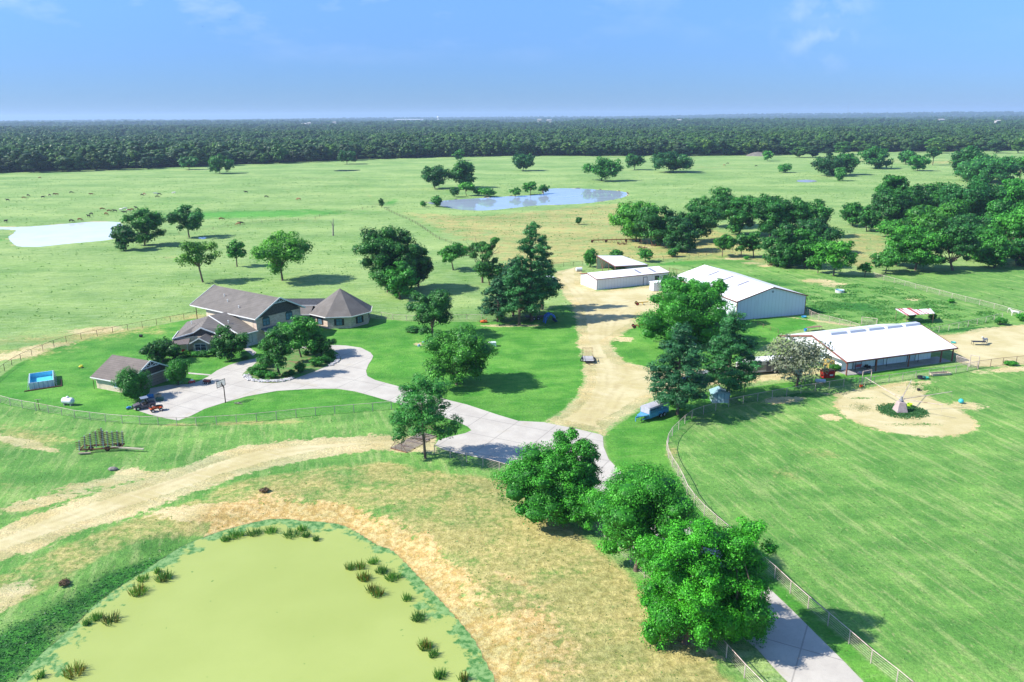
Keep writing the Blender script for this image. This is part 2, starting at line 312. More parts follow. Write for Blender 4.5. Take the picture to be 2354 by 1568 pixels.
dryC = PL("Z 560 1090 760 1060 900 1050 1060 1080 1150 1092 1300 1172 1400 1258 1500 1352 1600 1445 1700 1552 1800 1650 1850 1720 1150 1720 1135 1568 1090 1475 1013 1385 957 1324 900 1267 862 1239 765 1200 630 1190 560 1205 490 1225 350 1255 250 1290 100 1380 0 1430 -80 1470 -80 1340 170 1228 430 1142")
orangeP = PL("Z 500 1215 560 1150 640 1140 760 1165 860 1190 900 1200 960 1230 1010 1290 1100 1350 1200 1420 1260 1470 1310 1540 1330 1700 1150 1700 1137 1568 1090 1474 1052 1427 1014 1385 957 1323 902 1267 864 1239 765 1203 629 1192 553 1209")
forest_front = [(-1500, 420), (-900, 600), (-600, 700), (-476, 757), (-342, 828), (-189, 950), (-90, 1010), (14, 1020), (120, 1015), (221, 1000), (330, 1005), (411, 1075), (520, 1060), (660, 1080), (900, 1200), (1400, 1500)]
forest_poly = np.array(forest_front + [(14000, 15000), (0, 30000), (-14000, 15000)])
def far_at(px, d): p = U(px, 300); a = math.atan2(p[0], p[1]); return (math.sin(a) * d, math.cos(a) * d)
CLEAR = [(*far_at(px, d), rx, ry) for px, d, rx, ry in ((805, 4700, 130, 1200), (745, 5200, 60, 1000), (1215, 4900, 260, 1300), (1155, 5200, 90, 900), (955, 5600, 110, 1100), (2140, 5200, 160, 1200), (2290, 5000, 230, 1100), (1330, 5600, 70, 900))]
def edge_y(x):
    f = np.array(forest_front); return np.interp(x, f[:, 0], f[:, 1])
def ground_h(P):
    h = np.zeros(len(P))
    for pl, dz, wd in ((pond, PZ, 5.0), (midpond, -.4, 5), (leftpond, -.3, 5), (farpond, -.2, 5), (farpond2, -.2, 5)):
        d = sdf(P, pl); t = np.clip((d + wd) / wd, 0, 1); t = t * t * (3 - 2 * t)
        h += np.where(d > -wd, dz * t - np.clip(d, 0, 6) * .12, 0)
    dist = np.hypot(P[:, 0], P[:, 1]); far = np.clip((dist - 1200) / 3000, 0, 1)
    h += far * (9 * np.sin(P[:, 0] / 900 + 1) * np.sin(P[:, 1] / 520) + 5 * np.sin(P[:, 1] / 2100 + P[:, 0] / 3000))
    h += np.clip((dist - 8000) / 4000, 0, 1) * (14 + 26 * np.exp(-((P[:, 0] - 5200) / 2300) ** 2) + 9 * np.exp(-((P[:, 0] + 1500) / 1500) ** 2))
    return h
def axis(a, b, st, far, g):
    x = list(np.arange(a, b + st / 2, st)); d = st
    while x[-1] < far[1]: d *= g; x.append(x[-1] + d)
    d = st
    while x[0] > far[0]: d *= g; x.insert(0, x[0] - d)
    return np.array(x)
def rut(P):
    out = np.zeros(len(P))
    for s_ in ('Z -40 1275 0 1258 170 1205 382 1118 552 1062 680 1031 865 1017 1000 1019', 'Z -40 1262 0 1243 170 1190 382 1104 552 1050 680 1021 865 1010 1000 1012', 'Z 1345 990 1400 900 1402 850 1372 780 1378 720 1352 670 1308 640', 'Z 1310 985 1362 900 1366 850 1350 780 1348 720 1330 680 1290 645', 'Z 1395 950 1450 880 1600 868 1750 862 1820 864', 'Z 1378 740 1420 700 1500 680 1560 672', 'Z 1330 980 1420 870 1430 850 1400 770 1420 720 1455 700'):
        Q = smooth(PL(s_), 5, False); best = np.full(len(P), 1e9)
        for a, b in zip(Q, Q[1:]): e = b - a; v = P - a; t_ = np.clip((v @ e) / (e @ e), 0, 1); q = v - t_[:, None] * e; best = np.minimum(best, (q * q).sum(1))
        d = np.sqrt(best); out = np.maximum(out, np.exp(-((d - .85) / .38) ** 2))
    return out
def make_ground():
    xs = axis(-75, 95, .6, (-15000, 15000), 1.045); ys = axis(38, 205, .6, (-60, 20000), 1.03)
    X, Y = np.meshgrid(xs, ys); P = np.stack([X.ravel(), Y.ravel()], 1); nx, ny = len(xs), len(ys)
    i = np.arange(nx - 1); j = np.arange(ny - 1); I, J = np.meshgrid(i, j); a = (J * nx + I).ravel()
    F = np.stack([a, a + 1, a + nx + 1, a + nx], 1)
    h = ground_h(P); Z = np.zeros(len(P))
    sp = sdf(P, pond); sm = sdf(P, midpond); slp = sdf(P, leftpond)
    dirt = np.maximum.reduce([sdf(P, yard), sdf(P, road) + .5, sdf(P, arena), sdf(P, dryyard)])
    g = lambda k, x, y: W(k, x, y)[:2]
    def bl(k, x, y, rx, ry, ang=0): q = g(k, x, y); return blob(P, q[0], q[1], rx, ry, ang)
    er = np.maximum.reduce([bl('E', 600, 480, 8, 2.5, 25), bl('E', 250, 590, 8, 3, 35), bl('E', 680, 440, 3, 3), bl('E', 1150, 640, 9, 3, 5), bl('E', 1300, 620, 6, 2.5, 0), bl('E', 60, 1090, 3, 5),
                            bl('1', 800, 660, 9, 5, 15), bl('1', 420, 790, 7, 4, 10), bl('1', 60, 880, 10, 5, 30), bl('4', 1900, 410, 8, 5), bl('5', 1480, 130, 3, 3), bl('5', 880, 20, 7, 5), bl('4', 580, 800, 4, 3),
                            bl('5', 470, 920, 7, 2.0, 15), bl('5', 860, 1050, 3, 2.5), bl('5', 1920, 960, 5, 3), bl('3', 640, 1090, 3, 2.2), bl('5', 2250, 680, 14, 2.2, 8), bl('C', 1900, 1400, 5, 3), bl('C', 1750, 1360, 6, 3), bl('C', 2050, 1420, 7, 4), bl('E', 20, 250, 12, 1.6, -20), bl('E', 200, 300, 8, 1.2, -20),
                            bl('5', 820, 310, 14, 1.2, -36), bl('G', 420, 1390, 6, .6, -45), bl('C', 980, 1260, 5, 3), bl('F', 1000, 1080, 5, .5, -38), bl('3', 1400, 935, 12, 1.6, 0), bl('5', 600, 700, 16, 3, 12)])
    dirt = np.maximum(dirt, er * 3.6 - 2.4)
    so_ = sdf(P, orangeP); dbank = -sp
    bank = np.clip((4.2 - dbank) / 3.0, -1, 1) * np.where(so_ > -1, 1, -1)
    orange = np.clip((so_ + 7) / 9, 0, 1)
    dirt = np.maximum(dirt, np.where(so_ > -1.5, np.clip((5 - dbank) * .45 - .2, -3, 1.8), -14))
    x0, y0 = g('F', 1100, 1330); strip = blob(P, x0, y0, 5.5, 13, 18)
    dirt = np.maximum(dirt, strip * 3.4 - 2.7); orange = np.maximum(orange, strip)
    dirt = np.maximum(dirt, np.where((slp > -2) | (sm > -1.5), .3, -14))
    dry = np.zeros(len(P)); sdc = sdf(P, dryC)
    dry = np.clip(sdc / 4, -.2, .52)
    east = np.clip((P[:, 0] + 15) / 40, 0, 1) * (sdc > 0); dry = dry + .24 * east
    dry = np.maximum(dry, np.clip(.25 - np.abs(-sdf(P, yard)) * .08, 0, .25))
    meadow = sdf(P, PL("Z 880 482 1100 492 1450 460 1800 560 1800 600 1340 612 1130 640 1030 558")); dry = np.maximum(dry, np.clip((meadow + 4) / 16, 0, 1) * .52)
    meadow2 = sdf(P, PL("D 820 1110 1220 1150 1230 1400 900 1480 760 1380 560 1250")); dry = np.maximum(dry, np.clip((meadow2 + 3) / 8, 0, 1) * .5)
    meadow3 = sdf(P, PL("C 1450 1180 1800 1260 2200 1380 2100 1440 1500 1330")); dry = np.maximum(dry, np.clip((meadow3 + 3) / 8, 0, 1) * .42)
    for k, x, y, rx, ry, an, am in (('E', 100, 250, 14, 6, -15, .5), ('E', 30, 480, 10, 5, 0, .35), ('E', 900, 430, 14, 2, 25, .4), ('1', 700, 700, 26, 8, 12, .55), ('1', 200, 850, 14, 7, 15, .55), ('1', 1550, 560, 10, 6, 10, .5), ('D', 1000, 490, 70, 50, 0, .5), ('D', 1700, 510, 90, 50, 0, .5), ('B', 200, 560, 60, 30, 0, .3), ('C', 1500, 560, 80, 25, 0, .4), ('A', 300, 640, 80, 14, 4, .3), ('A', 1400, 1150, 40, 6, 5, .3), ('B', 1900, 620, 60, 8, 0, .5),
                                    ('2', 600, 1280, 20, 1.5, 3, .5), ('G', 850, 440, 4, 2.5, 0, .5), ('G', 1000, 330, 5, 3, 0, .4), ('G', 250, 330, 1.5, 5, 0, .45), ('D', 2050, 100, 800, 90, 0, .2), ('5', 700, 300, 6, 3, -30, .4), ('4', 700, 460, 14, 5, 0, .5), ('4', 600, 500, 8, 4, 0, .5)):
        dry = np.maximum(dry, bl(k, x, y, rx, ry, an) * am)
    dry = np.maximum(dry, .10)
    lawn = np.maximum.reduce([sdf(P, lawnL), sdf(P, lawnR), sdf(P, lawnM)])
    rich = np.maximum.reduce([sdf(P, richR), sdf(P, richRB), sdf(P, richM), sdf(P, dryC) , np.where(P[:, 0] < 0, 9 - np.abs(P[:, 1] - 100) * .28, -14)])
    lush = np.clip((sdf(P, lushbank) + 2) / 4, 0, 1) * .62
    for k, x, y, rx, ry, an, am in (('5', 1000, 190, 14, 7, -20, .7), ('5', 760, 200, 6, 10, -20, .6), ('5', 1250, 240, 10, 5, 0, .55), ('5', 1600, 180, 12, 8, 0, .5), ('5', 1400, 1010, 3.2, 2.2, 0, .9), ('5', 1560, 1000, 2, 1.5, 0, .8), ('4', 1500, 420, 16, 7, -15, .6), ('5', 600, 880, 6, 1.6, 15, .7), ('5', 1500, 850, 0, 0, 0, 0),
                                    ('4', 1750, 680, 9, 3, 10, .3), ('5', 1900, 370, 16, 2.2, 12, .75), ('3', 580, 985, 3.5, 3, 0, .5), ('E', 1600, 400, 0, 0, 0, 0), ('B', 800, 750, 10, 22, 0, .5), ('B', 1000, 770, 18, 5, 0, .4)):
        if am: lush = np.maximum(lush, bl(k, x, y, rx, ry, an) * am)
    def track(s_, wd):
        Q = smooth(PL(s_), 5, False); best = np.full(len(P), 1e9)
        for a, b in zip(Q, Q[1:]): e = b - a; v = P - a; t_ = np.clip((v @ e) / (e @ e), 0, 1); q = v - t_[:, None] * e; best = np.minimum(best, (q * q).sum(1))
        return np.exp(-best / wd ** 2)
    tr = np.maximum.reduce([track('B 740 780 640 680 560 600 480 530', 3.5), track('A 0 1165 500 1090 1000 1030 1500 975 2000 930 2354 880 B 300 845 740 785', 3.0), track('A 0 890 400 850 800 770 1150 735', 4), track('A 1180 490 1500 550 1900 610 2354 680', 4)])
    dry = np.maximum(dry, tr * .34); lush = np.maximum(lush, np.maximum(track('A 0 1140 500 1070 1000 1012 1500 950 2000 900 2354 860', 2.5), track('B 700 790 600 700 520 600 460 540', 3)) * .42)
    brt = np.zeros(len(P))
    for k, x, y, rx, ry, an, am in (('A', 1900, 830, 75, 24, 5, .75), ('A', 2200, 800, 50, 12, 5, .55), ('A', 1400, 750, 60, 8, 5, .5), ('A', 700, 830, 90, 5, 12, .45), ('B', 100, 820, 60, 22, 0, .6), ('4', 1000, 290, 26, 6, 10, .6), ('5', 600, 350, 9, 4, 10, .6), ('4', 400, 1000, 0, 0, 0, 0), ('1', 1000, 1280, 12, 5, -10, .5), ('B', 820, 740, 6, 30, 0, .6),
                                    ('5', 1600, 640, 24, 3, 19, .5), ('1', 300, 1100, 12, 8, 0, .4), ('2', 1300, 1120, 16, 5, 0, .45), ('3', 800, 1380, 12, 6, 0, .45), ('A', 80, 1000, 6, 25, 0, .7)):
        if am: brt = np.maximum(brt, bl(k, x, y, rx, ry, an) * am)
    mud = np.clip(1 - np.abs(dbank + .3) / 1.0, 0, 1); mud = np.maximum(mud, np.clip(1 - np.abs(sm + .8) / 1.2, 0, 1)); mud = np.maximum(mud, np.clip(sp, 0, 1))
    for (bx, by, bw) in ((0, 565, 20), ): pass
    wood = np.clip((P[:, 1] - edge_y(P[:, 0])) / 25 + .3, 0, 1)
    for cx_, cy_, rx_, ry_ in CLEAR: e = ((P[:, 0] - cx_) / rx_) ** 2 + ((P[:, 1] - cy_) / ry_) ** 2; wood = np.where(e < 1, 0, wood); dry = np.where(e < 1, .55, dry)
    Z = h
    me = npmesh('ground', np.stack([P[:, 0], P[:, 1], Z], 1), F, ground_mat(), dict(dirt=dirt, lawn=lawn, rich=rich, dry=dry, lush=lush, bright=brt, orange=orange, mud=mud, wood=wood, rut=rut(P)), smooth_=True)
    struct('ground', me)
make_ground()
def zat(x, y): return float(ground_h(np.array([[x, y]]))[0])
def inset(poly, d):
    p = np.array(poly); a = np.roll(p, 1, 0) - p; b = np.roll(p, -1, 0) - p; nn = []
    area = sum(p[i - 1][0] * p[i][1] - p[i][0] * p[i - 1][1] for i in range(len(p))); sg = 1 if area > 0 else -1
    t = np.roll(p, -1, 0) - np.roll(p, 1, 0); t /= np.linalg.norm(t, axis=1)[:, None] + 1e-9; return p + np.column_stack([-t[:, 1], t[:, 0]]) * sg * d
def sheet(name, poly, m, z=.006, jit=0.0, step=.8):
    poly = [Vector((p[0], p[1], 0)) for p in poly]
    if jit:
        q = []
        for a, b in zip(poly, poly[1:] + poly[:1]):
            k = max(1, int((b - a).length / step)); nrm = Vector((-(b - a).y, (b - a).x, 0)).normalized()
            for i in range(k): q.append(a.lerp(b, i / k) + nrm * random.uniform(-jit, jit))
        poly = q
    bm = bmesh.new(); vs = [bm.verts.new((p.x, p.y, 0)) for p in poly]; f = bm.faces.new(vs)
    if f.normal.z < 0: bmesh.ops.reverse_faces(bm, faces=[f])
    bm.normal_update(); 
    if bm.faces[:][0].normal.z < 0: bmesh.ops.reverse_faces(bm, faces=bm.faces[:])
    bmesh.ops.triangulate(bm, faces=bm.faces[:]); me = bpy.data.meshes.new(name); bm.to_mesh(me); bm.free(); me.materials.append(m)
    return struct(name, me, z)
DIRT = dirt_mat()
def grid_sheet(name, poly, z, m, step=.4):
    lo, hi = poly.min(0) - 1, poly.max(0) + 1; xs = np.arange(lo[0], hi[0], step); ys = np.arange(lo[1], hi[1], step); X, Y = np.meshgrid(xs, ys); P = np.stack([X.ravel(), Y.ravel()], 1); d = sdf(P, poly)
    nx = len(xs); I, J = np.meshgrid(np.arange(nx - 1), np.arange(len(ys) - 1)); a = (J * nx + I).ravel(); F = np.stack([a, a + 1, a + nx + 1, a + nx], 1); F = F[d[F].min(1) > 0]
    used, inv = np.unique(F, return_inverse=True); Q = P[used]; return struct(name, npmesh(name, np.column_stack([Q, np.zeros(len(Q))]), inv.reshape(F.shape), m, dict(rut=rut(Q))), z)
grid_sheet('dirt_road', inset(road, 2.0), .006, DIRT); grid_sheet('dirt_yard', inset(yard, 2.2), .010, DIRT); sheet('dirt_paddock', inset(dryyard, 1.3), DIRT, .006, .3)
sheet('dirt_arena', inset(smooth(PL('5 885 930 900 980 970 1060 1100 1110 1300 1170 1560 1205 1850 1190 1960 1150 1990 1100 1920 1030 1800 960 1650 905 1560 850 1480 800 1330 800 1150 830 960 860 905 890'), 3), .6), DIRT, .008, .2)
def concrete_mat():
    t = NT('concrete'); a = t.noise(.25, 6, .65); b = t.noise(3.5, 5, .7)
    c = t.mix(t.mr(a, .35, .65), (.385, .355, .31), (.45, .42, .365)); c = t.mix(t.math('MULTIPLY', t.mr(b, .5, .75), .4), c, (.26, .25, .235))
    br = t.n('TexBrick'); t.put(br.inputs['Vector'], t.map(t.P(), (.16, .16, .16), (0, 0, R(28)))); br.inputs['Scale'].default_value = 1; br.offset = 0; br.inputs['Mortar Size'].default_value = .012; br.inputs['Row Height'].default_value = 1; br.inputs['Brick Width'].default_value = 1
    c = t.mix(t.math('MULTIPLY', br.outputs['Fac'], .5), c, (.15, .14, .13))
    c = t.mix(t.math('MULTIPLY', t.mr(t.noise(.09, 5, .7), .56, .68), .5), c, (.36, .31, .21))
    t.bump(b, .2, .02); return t.out(c, .85)
CONC = concrete_mat()
sheet('driveway', drive, CONC, .03)
sheet('front_walk', PL("2 690 640 745 628 830 690 800 720 780 700"), CONC, .034)
sheet('garage_walk', PL("2 262 856 440 872 470 885 262 868"), CONC, .034)
GRASS = bpy.data.materials['grassland']
def island_mat():
    t = NT('island_turf'); c = t.mix(t.mr(t.noise(.5, 5, .6), .4, .6), (.06, .2, .035), (.16, .2, .075)); c = t.mix(t.mr(t.noise(.35, 5, .6), .56, .66), c, (.19, .13, .07)); t.bump(t.noise(5, 4), .5, .1); return t.out(c, .95)
sheet('island_lawn', island, island_mat(), .07)
# pond surfaces: grids with the distance to the bank as an attribute
def water_sheet(name, poly, z, m, step=.5):
    lo, hi = poly.min(0) - 1.5, poly.max(0) + 1.5
    xs = np.arange(lo[0], hi[0], step); ys = np.arange(lo[1], hi[1], step); X, Y = np.meshgrid(xs, ys); P = np.stack([X.ravel(), Y.ravel()], 1); d = sdf(P, poly)
    nx = len(xs); I, J = np.meshgrid(np.arange(nx - 1), np.arange(len(ys) - 1)); a = (J * nx + I).ravel(); F = np.stack([a, a + 1, a + nx + 1, a + nx], 1)
    F = F[d[F].max(1) > -.9]; V = np.stack([P[:, 0], P[:, 1], np.zeros(len(P))], 1)
    used, inv = np.unique(F, return_inverse=True); me = npmesh(name, V[used], inv.reshape(F.shape), m, dict(shore=d[used])); return struct(name, me, z)
def algae_mat():
    t = NT('duckweed_water'); s = t.attr('shore'); n2 = t.noise(.35, 5, .65); n3 = t.noise(1.6, 5, .7)
    base = t.mix(t.mr(t.noise(.06, 4, .5), .35, .65), (.275, .325, .085), (.305, .355, .10))
    base = t.mix(t.math('MULTIPLY', t.mr(t.noise(.9, 5, .7), .45, .8), .16), base, (.235, .305, .065))
    weed = t.mix(t.mr(n3, .38, .6), (.045, .15, .03), (.185, .305, .105))
    f = t.math('ADD', s, t.math('MULTIPLY', t.math('SUBTRACT', n2, .5), 13)); f = t.math('ADD', f, t.math('MULTIPLY', t.math('SUBTRACT', n3, .5), 3))
    c = t.mix(t.mr(f, .75, 1.7), weed, base)
    # dark floating leaf specks
    c = t.mix(t.mr(t.noise(1.05, 3, .5), .735, .75), c, (.10, .20, .04))
    t.bump(t.noise(6, 3), .05, .02); return t.out(c, .5)
water_sheet('pond_water', pond, PZ, algae_mat())
def water_mat(name, col, rough, bst=.06):
    t = NT(name); t.b.inputs['IOR'].default_value = 1.33; t.b.inputs['Specular IOR Level'].default_value = .5
    t.bump(t.noise(1.6, 3, .6, t.map(t.P(), (1, .4, 1))), bst, .03); return t.out(t.mix(t.mr(t.noise(.08, 3), .3, .7), tuple(c * .9 for c in col), col), rough)
water_sheet('lake_water', midpond, -.4, water_mat('sky_tinted_water', (.36, .44, .54), .02), 1.5)  # pale blue base puts extra sky reflection into the water colour
water_sheet('muddy_sky_water', leftpond, -.3, water_mat('muddy_sky_white', (.66, .68, .70), .12), 1.5)  # whitish colour holds mud and the bright sky reflection together
water_sheet('far_pond_water', farpond, -.2, water_mat('dark_water', (.05, .08, .09), .05), 3)
water_sheet('far_pool_water', farpond2, -.2, water_mat('grey_water', (.25, .25, .25), .2), 3)
sheet('puddle_water', puddle, bpy.data.materials['muddy_sky_white'], .02)
#@@PART2
# ================================================================ BUILDINGS
def shingle_mat(name, col):
    t = NT(name); o = t.O(); a = t.noise(.5, 4, .6, o); b = t.noise(6, 4, .75, o)
    c = t.mix(t.mr(a, .3, .7), tuple(v * .85 for v in col), tuple(v * 1.12 for v in col)); c = t.mix(t.math('MULTIPLY', t.mr(b, .45, .7), .5), c, tuple(v * .6 for v in col))
    wv = t.n('TexWave'); wv.bands_direction = 'Z'; t.put(wv.inputs['Vector'], o); wv.inputs['Scale'].default_value = 1.3; wv.inputs['Distortion'].default_value = .6
    c = t.mix(t.math('MULTIPLY', t.mr(wv.outputs['Fac'], .0, .35, 1, 0), .3), c, tuple(v * .5 for v in col)); t.bump(b, .4, .03); return t.out(c, .92)
SHING = shingle_mat('roof_shingles', (.155, .140, .126)); SHING2 = shingle_mat('garage_shingles', (.16, .136, .12))
def brick_mat(name, c1, c2, c3):
    t = NT(name); o = t.O(); sx = t.n('SeparateXYZ'); t.put(sx.inputs[0], o); cb = t.n('CombineXYZ'); t.put(cb.inputs[0], t.math('ADD', sx.outputs[0], sx.outputs[1])); t.put(cb.inputs[1], sx.outputs[2])
    br = t.n('TexBrick'); t.put(br.inputs['Vector'], cb.outputs[0]); br.inputs['Scale'].default_value = 1; br.inputs['Brick Width'].default_value = .62; br.inputs['Row Height'].default_value = .2; br.inputs['Mortar Size'].default_value = .012
    for i, c in ((1, c1), (2, c2), (3, (.42, .38, .32))): br.inputs[i].default_value = (*c, 1)
    c = t.mix(t.mr(t.noise(1.6, 5, .7, o), .5, .72), br.outputs['Color'], c3); t.bump(br.outputs['Fac'], .3, .01); return t.out(c, .9)
BRICK = brick_mat('mottled_brick', (.58, .45, .35), (.42, .31, .24), (.66, .58, .47)); BRICKL = brick_mat('pale_brick', (.58, .49, .36), (.50, .41, .30), (.62, .55, .43))
WHITE = mat('white_trim', (.66, .66, .64), .5, .05); DARKSH = mat('dark_gable_shingles', (.075, .068, .062), .9, .25, 3); TAN = mat('tan_siding', (.30, .26, .20), .8, .08)
GLASS = mat('dark_glass', (.03, .045, .055), .12, .2); GLASSB = mat('sky_glass', (.10, .20, .26), .15, .2); FRAME = mat('dark_frame', (.045, .035, .03), .6, .2)
GRAYM = mat('slate_awning', (.10, .13, .14), .6, .15); RUST = mat('rusty_iron', (.16, .065, .035), .85, .35, 4); RUSTP = mat('rusty_pipe', (.22, .13, .10), .8, .25, 3)
PIPEW = mat('pale_pipe', (.46, .38, .33), .7, .2, 2, dirt=(.22, .12, .08)); PIPED = mat('dark_rusty_pipe', (.10, .065, .045), .85, .3, 3)
BLACK = mat('black_metal', (.02, .02, .022), .5, .3); TYRE = mat('tyre_rubber', (.018, .018, .019), .9, .2); STEEL = mat('grey_steel', (.30, .31, .32), .4, .15, 3, metal=.3)
WOOD = mat('weathered_wood', (.26, .22, .17), .9, .25, 4); BROWNP = mat('brown_post', (.10, .05, .03), .8, .2); CHROME = mat('bright_rim', (.55, .56, .58), .3, .1, 3, metal=.5)
def siding_mat(name, col, sc=3.2, depth=.25):
    t = NT(name); o = t.O(); sx = t.n('SeparateXYZ'); t.put(sx.inputs[0], o); a = t.math('ADD', sx.outputs[0], sx.outputs[1])
    f = t.math('ABSOLUTE', t.math('SINE', t.math('MULTIPLY', a, sc))); k = t.mr(f, .0, .22, 0, 1); c = t.mix(k, tuple(v * (1 - depth) for v in col), col)
    c = t.mix(t.math('MULTIPLY', t.mr(t.noise(.6, 5, .7, t.map(o, (1, 1, .25))), .48, .75), .3), c, tuple(v * .7 for v in col)); t.bump(k, .5, .04); return t.out(c, .45)
SIDE = siding_mat('white_ribbed_siding', (.62, .64, .67)); SIDEB = siding_mat('pale_blue_siding', (.78, .86, .88))
def metroof_mat():
    t = NT('white_metal_roof'); o = t.O(); sx = t.n('SeparateXYZ'); t.put(sx.inputs[0], o); f = t.math('ABSOLUTE', t.math('SINE', t.math('MULTIPLY', sx.outputs[0], 3.4))); k = t.mr(f, 0, .15, 0, 1)
    c = t.mix(k, (.60, .60, .62), (.72, .72, .73)); c = t.mix(t.math('MULTIPLY', t.mr(t.noise(.35, 5, .7, o), .55, .75), .25), c, (.5, .5, .5)); t.bump(k, .25, .03); return t.out(c, .4)
MROOF = metroof_mat(); REDTRIM = mat('red_brown_trim', (.20, .075, .055), .6, .15)
def window(par, p, wdt, hgt_, side, name='window', frame=FRAME, glass=GLASS, shut=None, mull=True, arch=False):
    """side 'y-' etc: the wall the window sits in; p = bottom centre on the wall plane (local)."""
    x, y, z = p; ax = {'y-': ((1, 0), (0, -1)), 'x-': ((0, 1), (-1, 0)), 'x+': ((0, 1), (1, 0)), 'y+': ((1, 0), (0, 1))}[side] if isinstance(side, str) else side
    (ux, uy), (nx, ny) = ax
    def bx(m, a0, a1, z0, z1, d0, d1):
        vs = []
        for zz in (z0, z1):
            for a, d in ((a0, d0), (a1, d0), (a1, d1), (a0, d1)): vs.append((x + ux * a + nx * d, y + uy * a + ny * d, z + zz))
        m.add(vs, [(3, 2, 1, 0), (4, 5, 6, 7), (0, 1, 5, 4), (1, 2, 6, 5), (2, 3, 7, 6), (3, 0, 4, 7)])
    h2 = wdt / 2; f = MB(); t = .09
    bx(f, -h2 - t, h2 + t, -t, 0, .002, .09); bx(f, -h2 - t, h2 + t, hgt_, hgt_ + t, .002, .09); bx(f, -h2 - t, -h2, 0, hgt_, .002, .08); bx(f, h2, h2 + t, 0, hgt_, .002, .08)
    if mull: bx(f, -.03, .03, 0, hgt_, .02, .07); bx(f, -h2, -.03, hgt_ * .55, hgt_ * .55 + .05, .02, .065); bx(f, .03, h2, hgt_ * .55, hgt_ * .55 + .05, .02, .065)
    if arch:
        vs = []; k = 8
        for d in (.01, .08):
            for i in range(k + 1): a = math.pi * i / k; q = -math.cos(a) * (h2 + t); vs.append((x + ux * q + nx * d, y + uy * q + ny * d, z + hgt_ + t + math.sin(a) * wdt * .28))
        f.add(vs, [tuple(range(k + 1)), tuple(range(2 * k + 1, k, -1))] + [(i, k + 1 + i, k + 2 + i, i + 1) for i in range(k)])
    fo = f.build(name, frame, par); g = MB(); bx(g, -h2, h2, 0, hgt_, .003, .03); g.build('pane', glass, fo)
    if shut:
        
        for s0, s1 in ((-h2 - t - .42, -h2 - t - .01), (h2 + t + .01, h2 + t + .42)): m = MB(); bx(m, s0, s1, -.05, hgt_ + .05, .003, .06); m.build('shutter', shut, fo)
    return fo
def gable_truss(par, x, yc, z, hw, h, t=.1, name='gable_truss'):       # decorative truss in a gable facing +x
    m = MB()
    m.beam((x, yc - hw, z), (x, yc + hw, z), t, t * 1.4)
    m.beam((x, yc, z), (x, yc, z + h), t)
    for s in (-1, 1): m.beam((x, yc, z + .1), (x, yc + s * hw * .5, z + h * .5), t * .8); m.beam((x, yc + s * hw * .62, z), (x, yc + s * hw * .55, z + h * .4), t * .8)
    return m.build(name, WHITE, par)
# ---- house ---------------------------------------------------------------
HA = W('2', 845, 615)[:2]; HR = R(-36)
house = thing('brick_house', 'two storey brick house with brown shingle roofs and lower angled wing by the circular drive', 'house', HA, HR)
L, N, EZ, RZ = 18.5, 12.2, 6.15, 9.35
m = MB(); m.box(-L, 0, 0, N, 0, EZ); m.add([(-L, 0, EZ), (-L, N, EZ), (-L, N / 2, RZ - .15)], [(0, 1, 2)]); m.build('wall', BRICK, house)
m = MB(); m.box(-L - .02, -1.2, -.04, -.003, 0.2, EZ - .02); m.build('side_wall', BRICKL, house)  # paler brick skin; the cream of sunlight is put into its colour
m = MB(); m.slab([(.03, -.02, EZ - .5), (.03, N + .02, EZ - .5), (.03, N / 2, RZ - .2)], .06, (-1, 0, 0)); m.build('gable_panel', DARKSH, house)
# front gable follows the rakes
sl_ = (RZ - EZ) / (N / 2); ov = .75
m = MB()
for s in (0, 1):
    y0 = -ov if s == 0 else N + ov; yr = N / 2; z0 = EZ - sl_ * ov + .1
    m.slab([(.9, y0, z0), (.9, yr, RZ), (-23.6, yr, RZ), (-23.6, y0, z0)] if s == 0 else [(.9, yr, RZ), (.9, y0, z0), (-23.6, y0, z0), (-23.6, yr, RZ)], .22)
rf = m.build('roof', SHING, house)
m = MB()
for y0 in (-ov - .06, N + ov + .06):
    yr = N / 2; z0 = EZ - sl_ * ov
    m.beam((.96, y0, z0 + .0), (.96, yr, RZ + .02), .08, .28); m.beam((-23.66, y0, z0), (-23.66, yr, RZ), .08, .28); m.beam((.9, y0, z0 - .05), (-23.6, y0, z0 - .05), .12, .2)
m.build('fascia', WHITE, rf)
for x, y in ((-13, 2.2), (-7.5, 1.2), (-16, 3.5)):
    zz = EZ + sl_ * y; m = MB(); m.tube((x, y, zz), (x, y, zz + .55), .09, .09, 8); m.tube((x, y, zz + .5), (x, y, zz + .6), .16, .16, 8); m.build('roof_vent', WHITE, rf)
gable_truss(house, .8, N / 2, RZ - 1.05, 1.7, .95)
for x, y in ((-23.0, .3), (-23.0, N - .3)): m = MB(); m.tube((x, y, 0), (x, y, EZ - .25), .09, .09, 8); m.build('porch_post', BROWNP, house)
m = MB(); m.box(-23.4, -18.52, 0, N, 0, .1); m.build('patio_floor', CONC, house)
for y in (2.6, 8.9): window(house, (0, y, 3.7), 1.7, 1.45, 'x+', glass=GLASSB, frame=mat('green_black_frame', (.03, .06, .06), .6, .1), arch=True)
window(house, (0, 9.5, .8), 1.6, 1.5, 'x+', glass=GLASS); window(house, (0, 6.6, .8), 1.3, 1.5, 'x+', glass=GLASS)
m = MB(); m.slab([(.01, 1.0, 3.15), (1.9, 1.0, 2.65), (1.9, 7.2, 2.65), (.01, 7.2, 3.15)], .12); aw = m.build('entry_canopy', GRAYM, house)
m = MB(); m.beam((1.95, .95, 2.6), (1.95, 7.25, 2.6), .1, .18); m.build('canopy_trim', WHITE, aw)
for y in (1.2, 7.0): m = MB(); m.tube((1.75, y, 0), (1.75, y, 2.6), .12, .12, 8); m.build('canopy_post', WHITE, house)
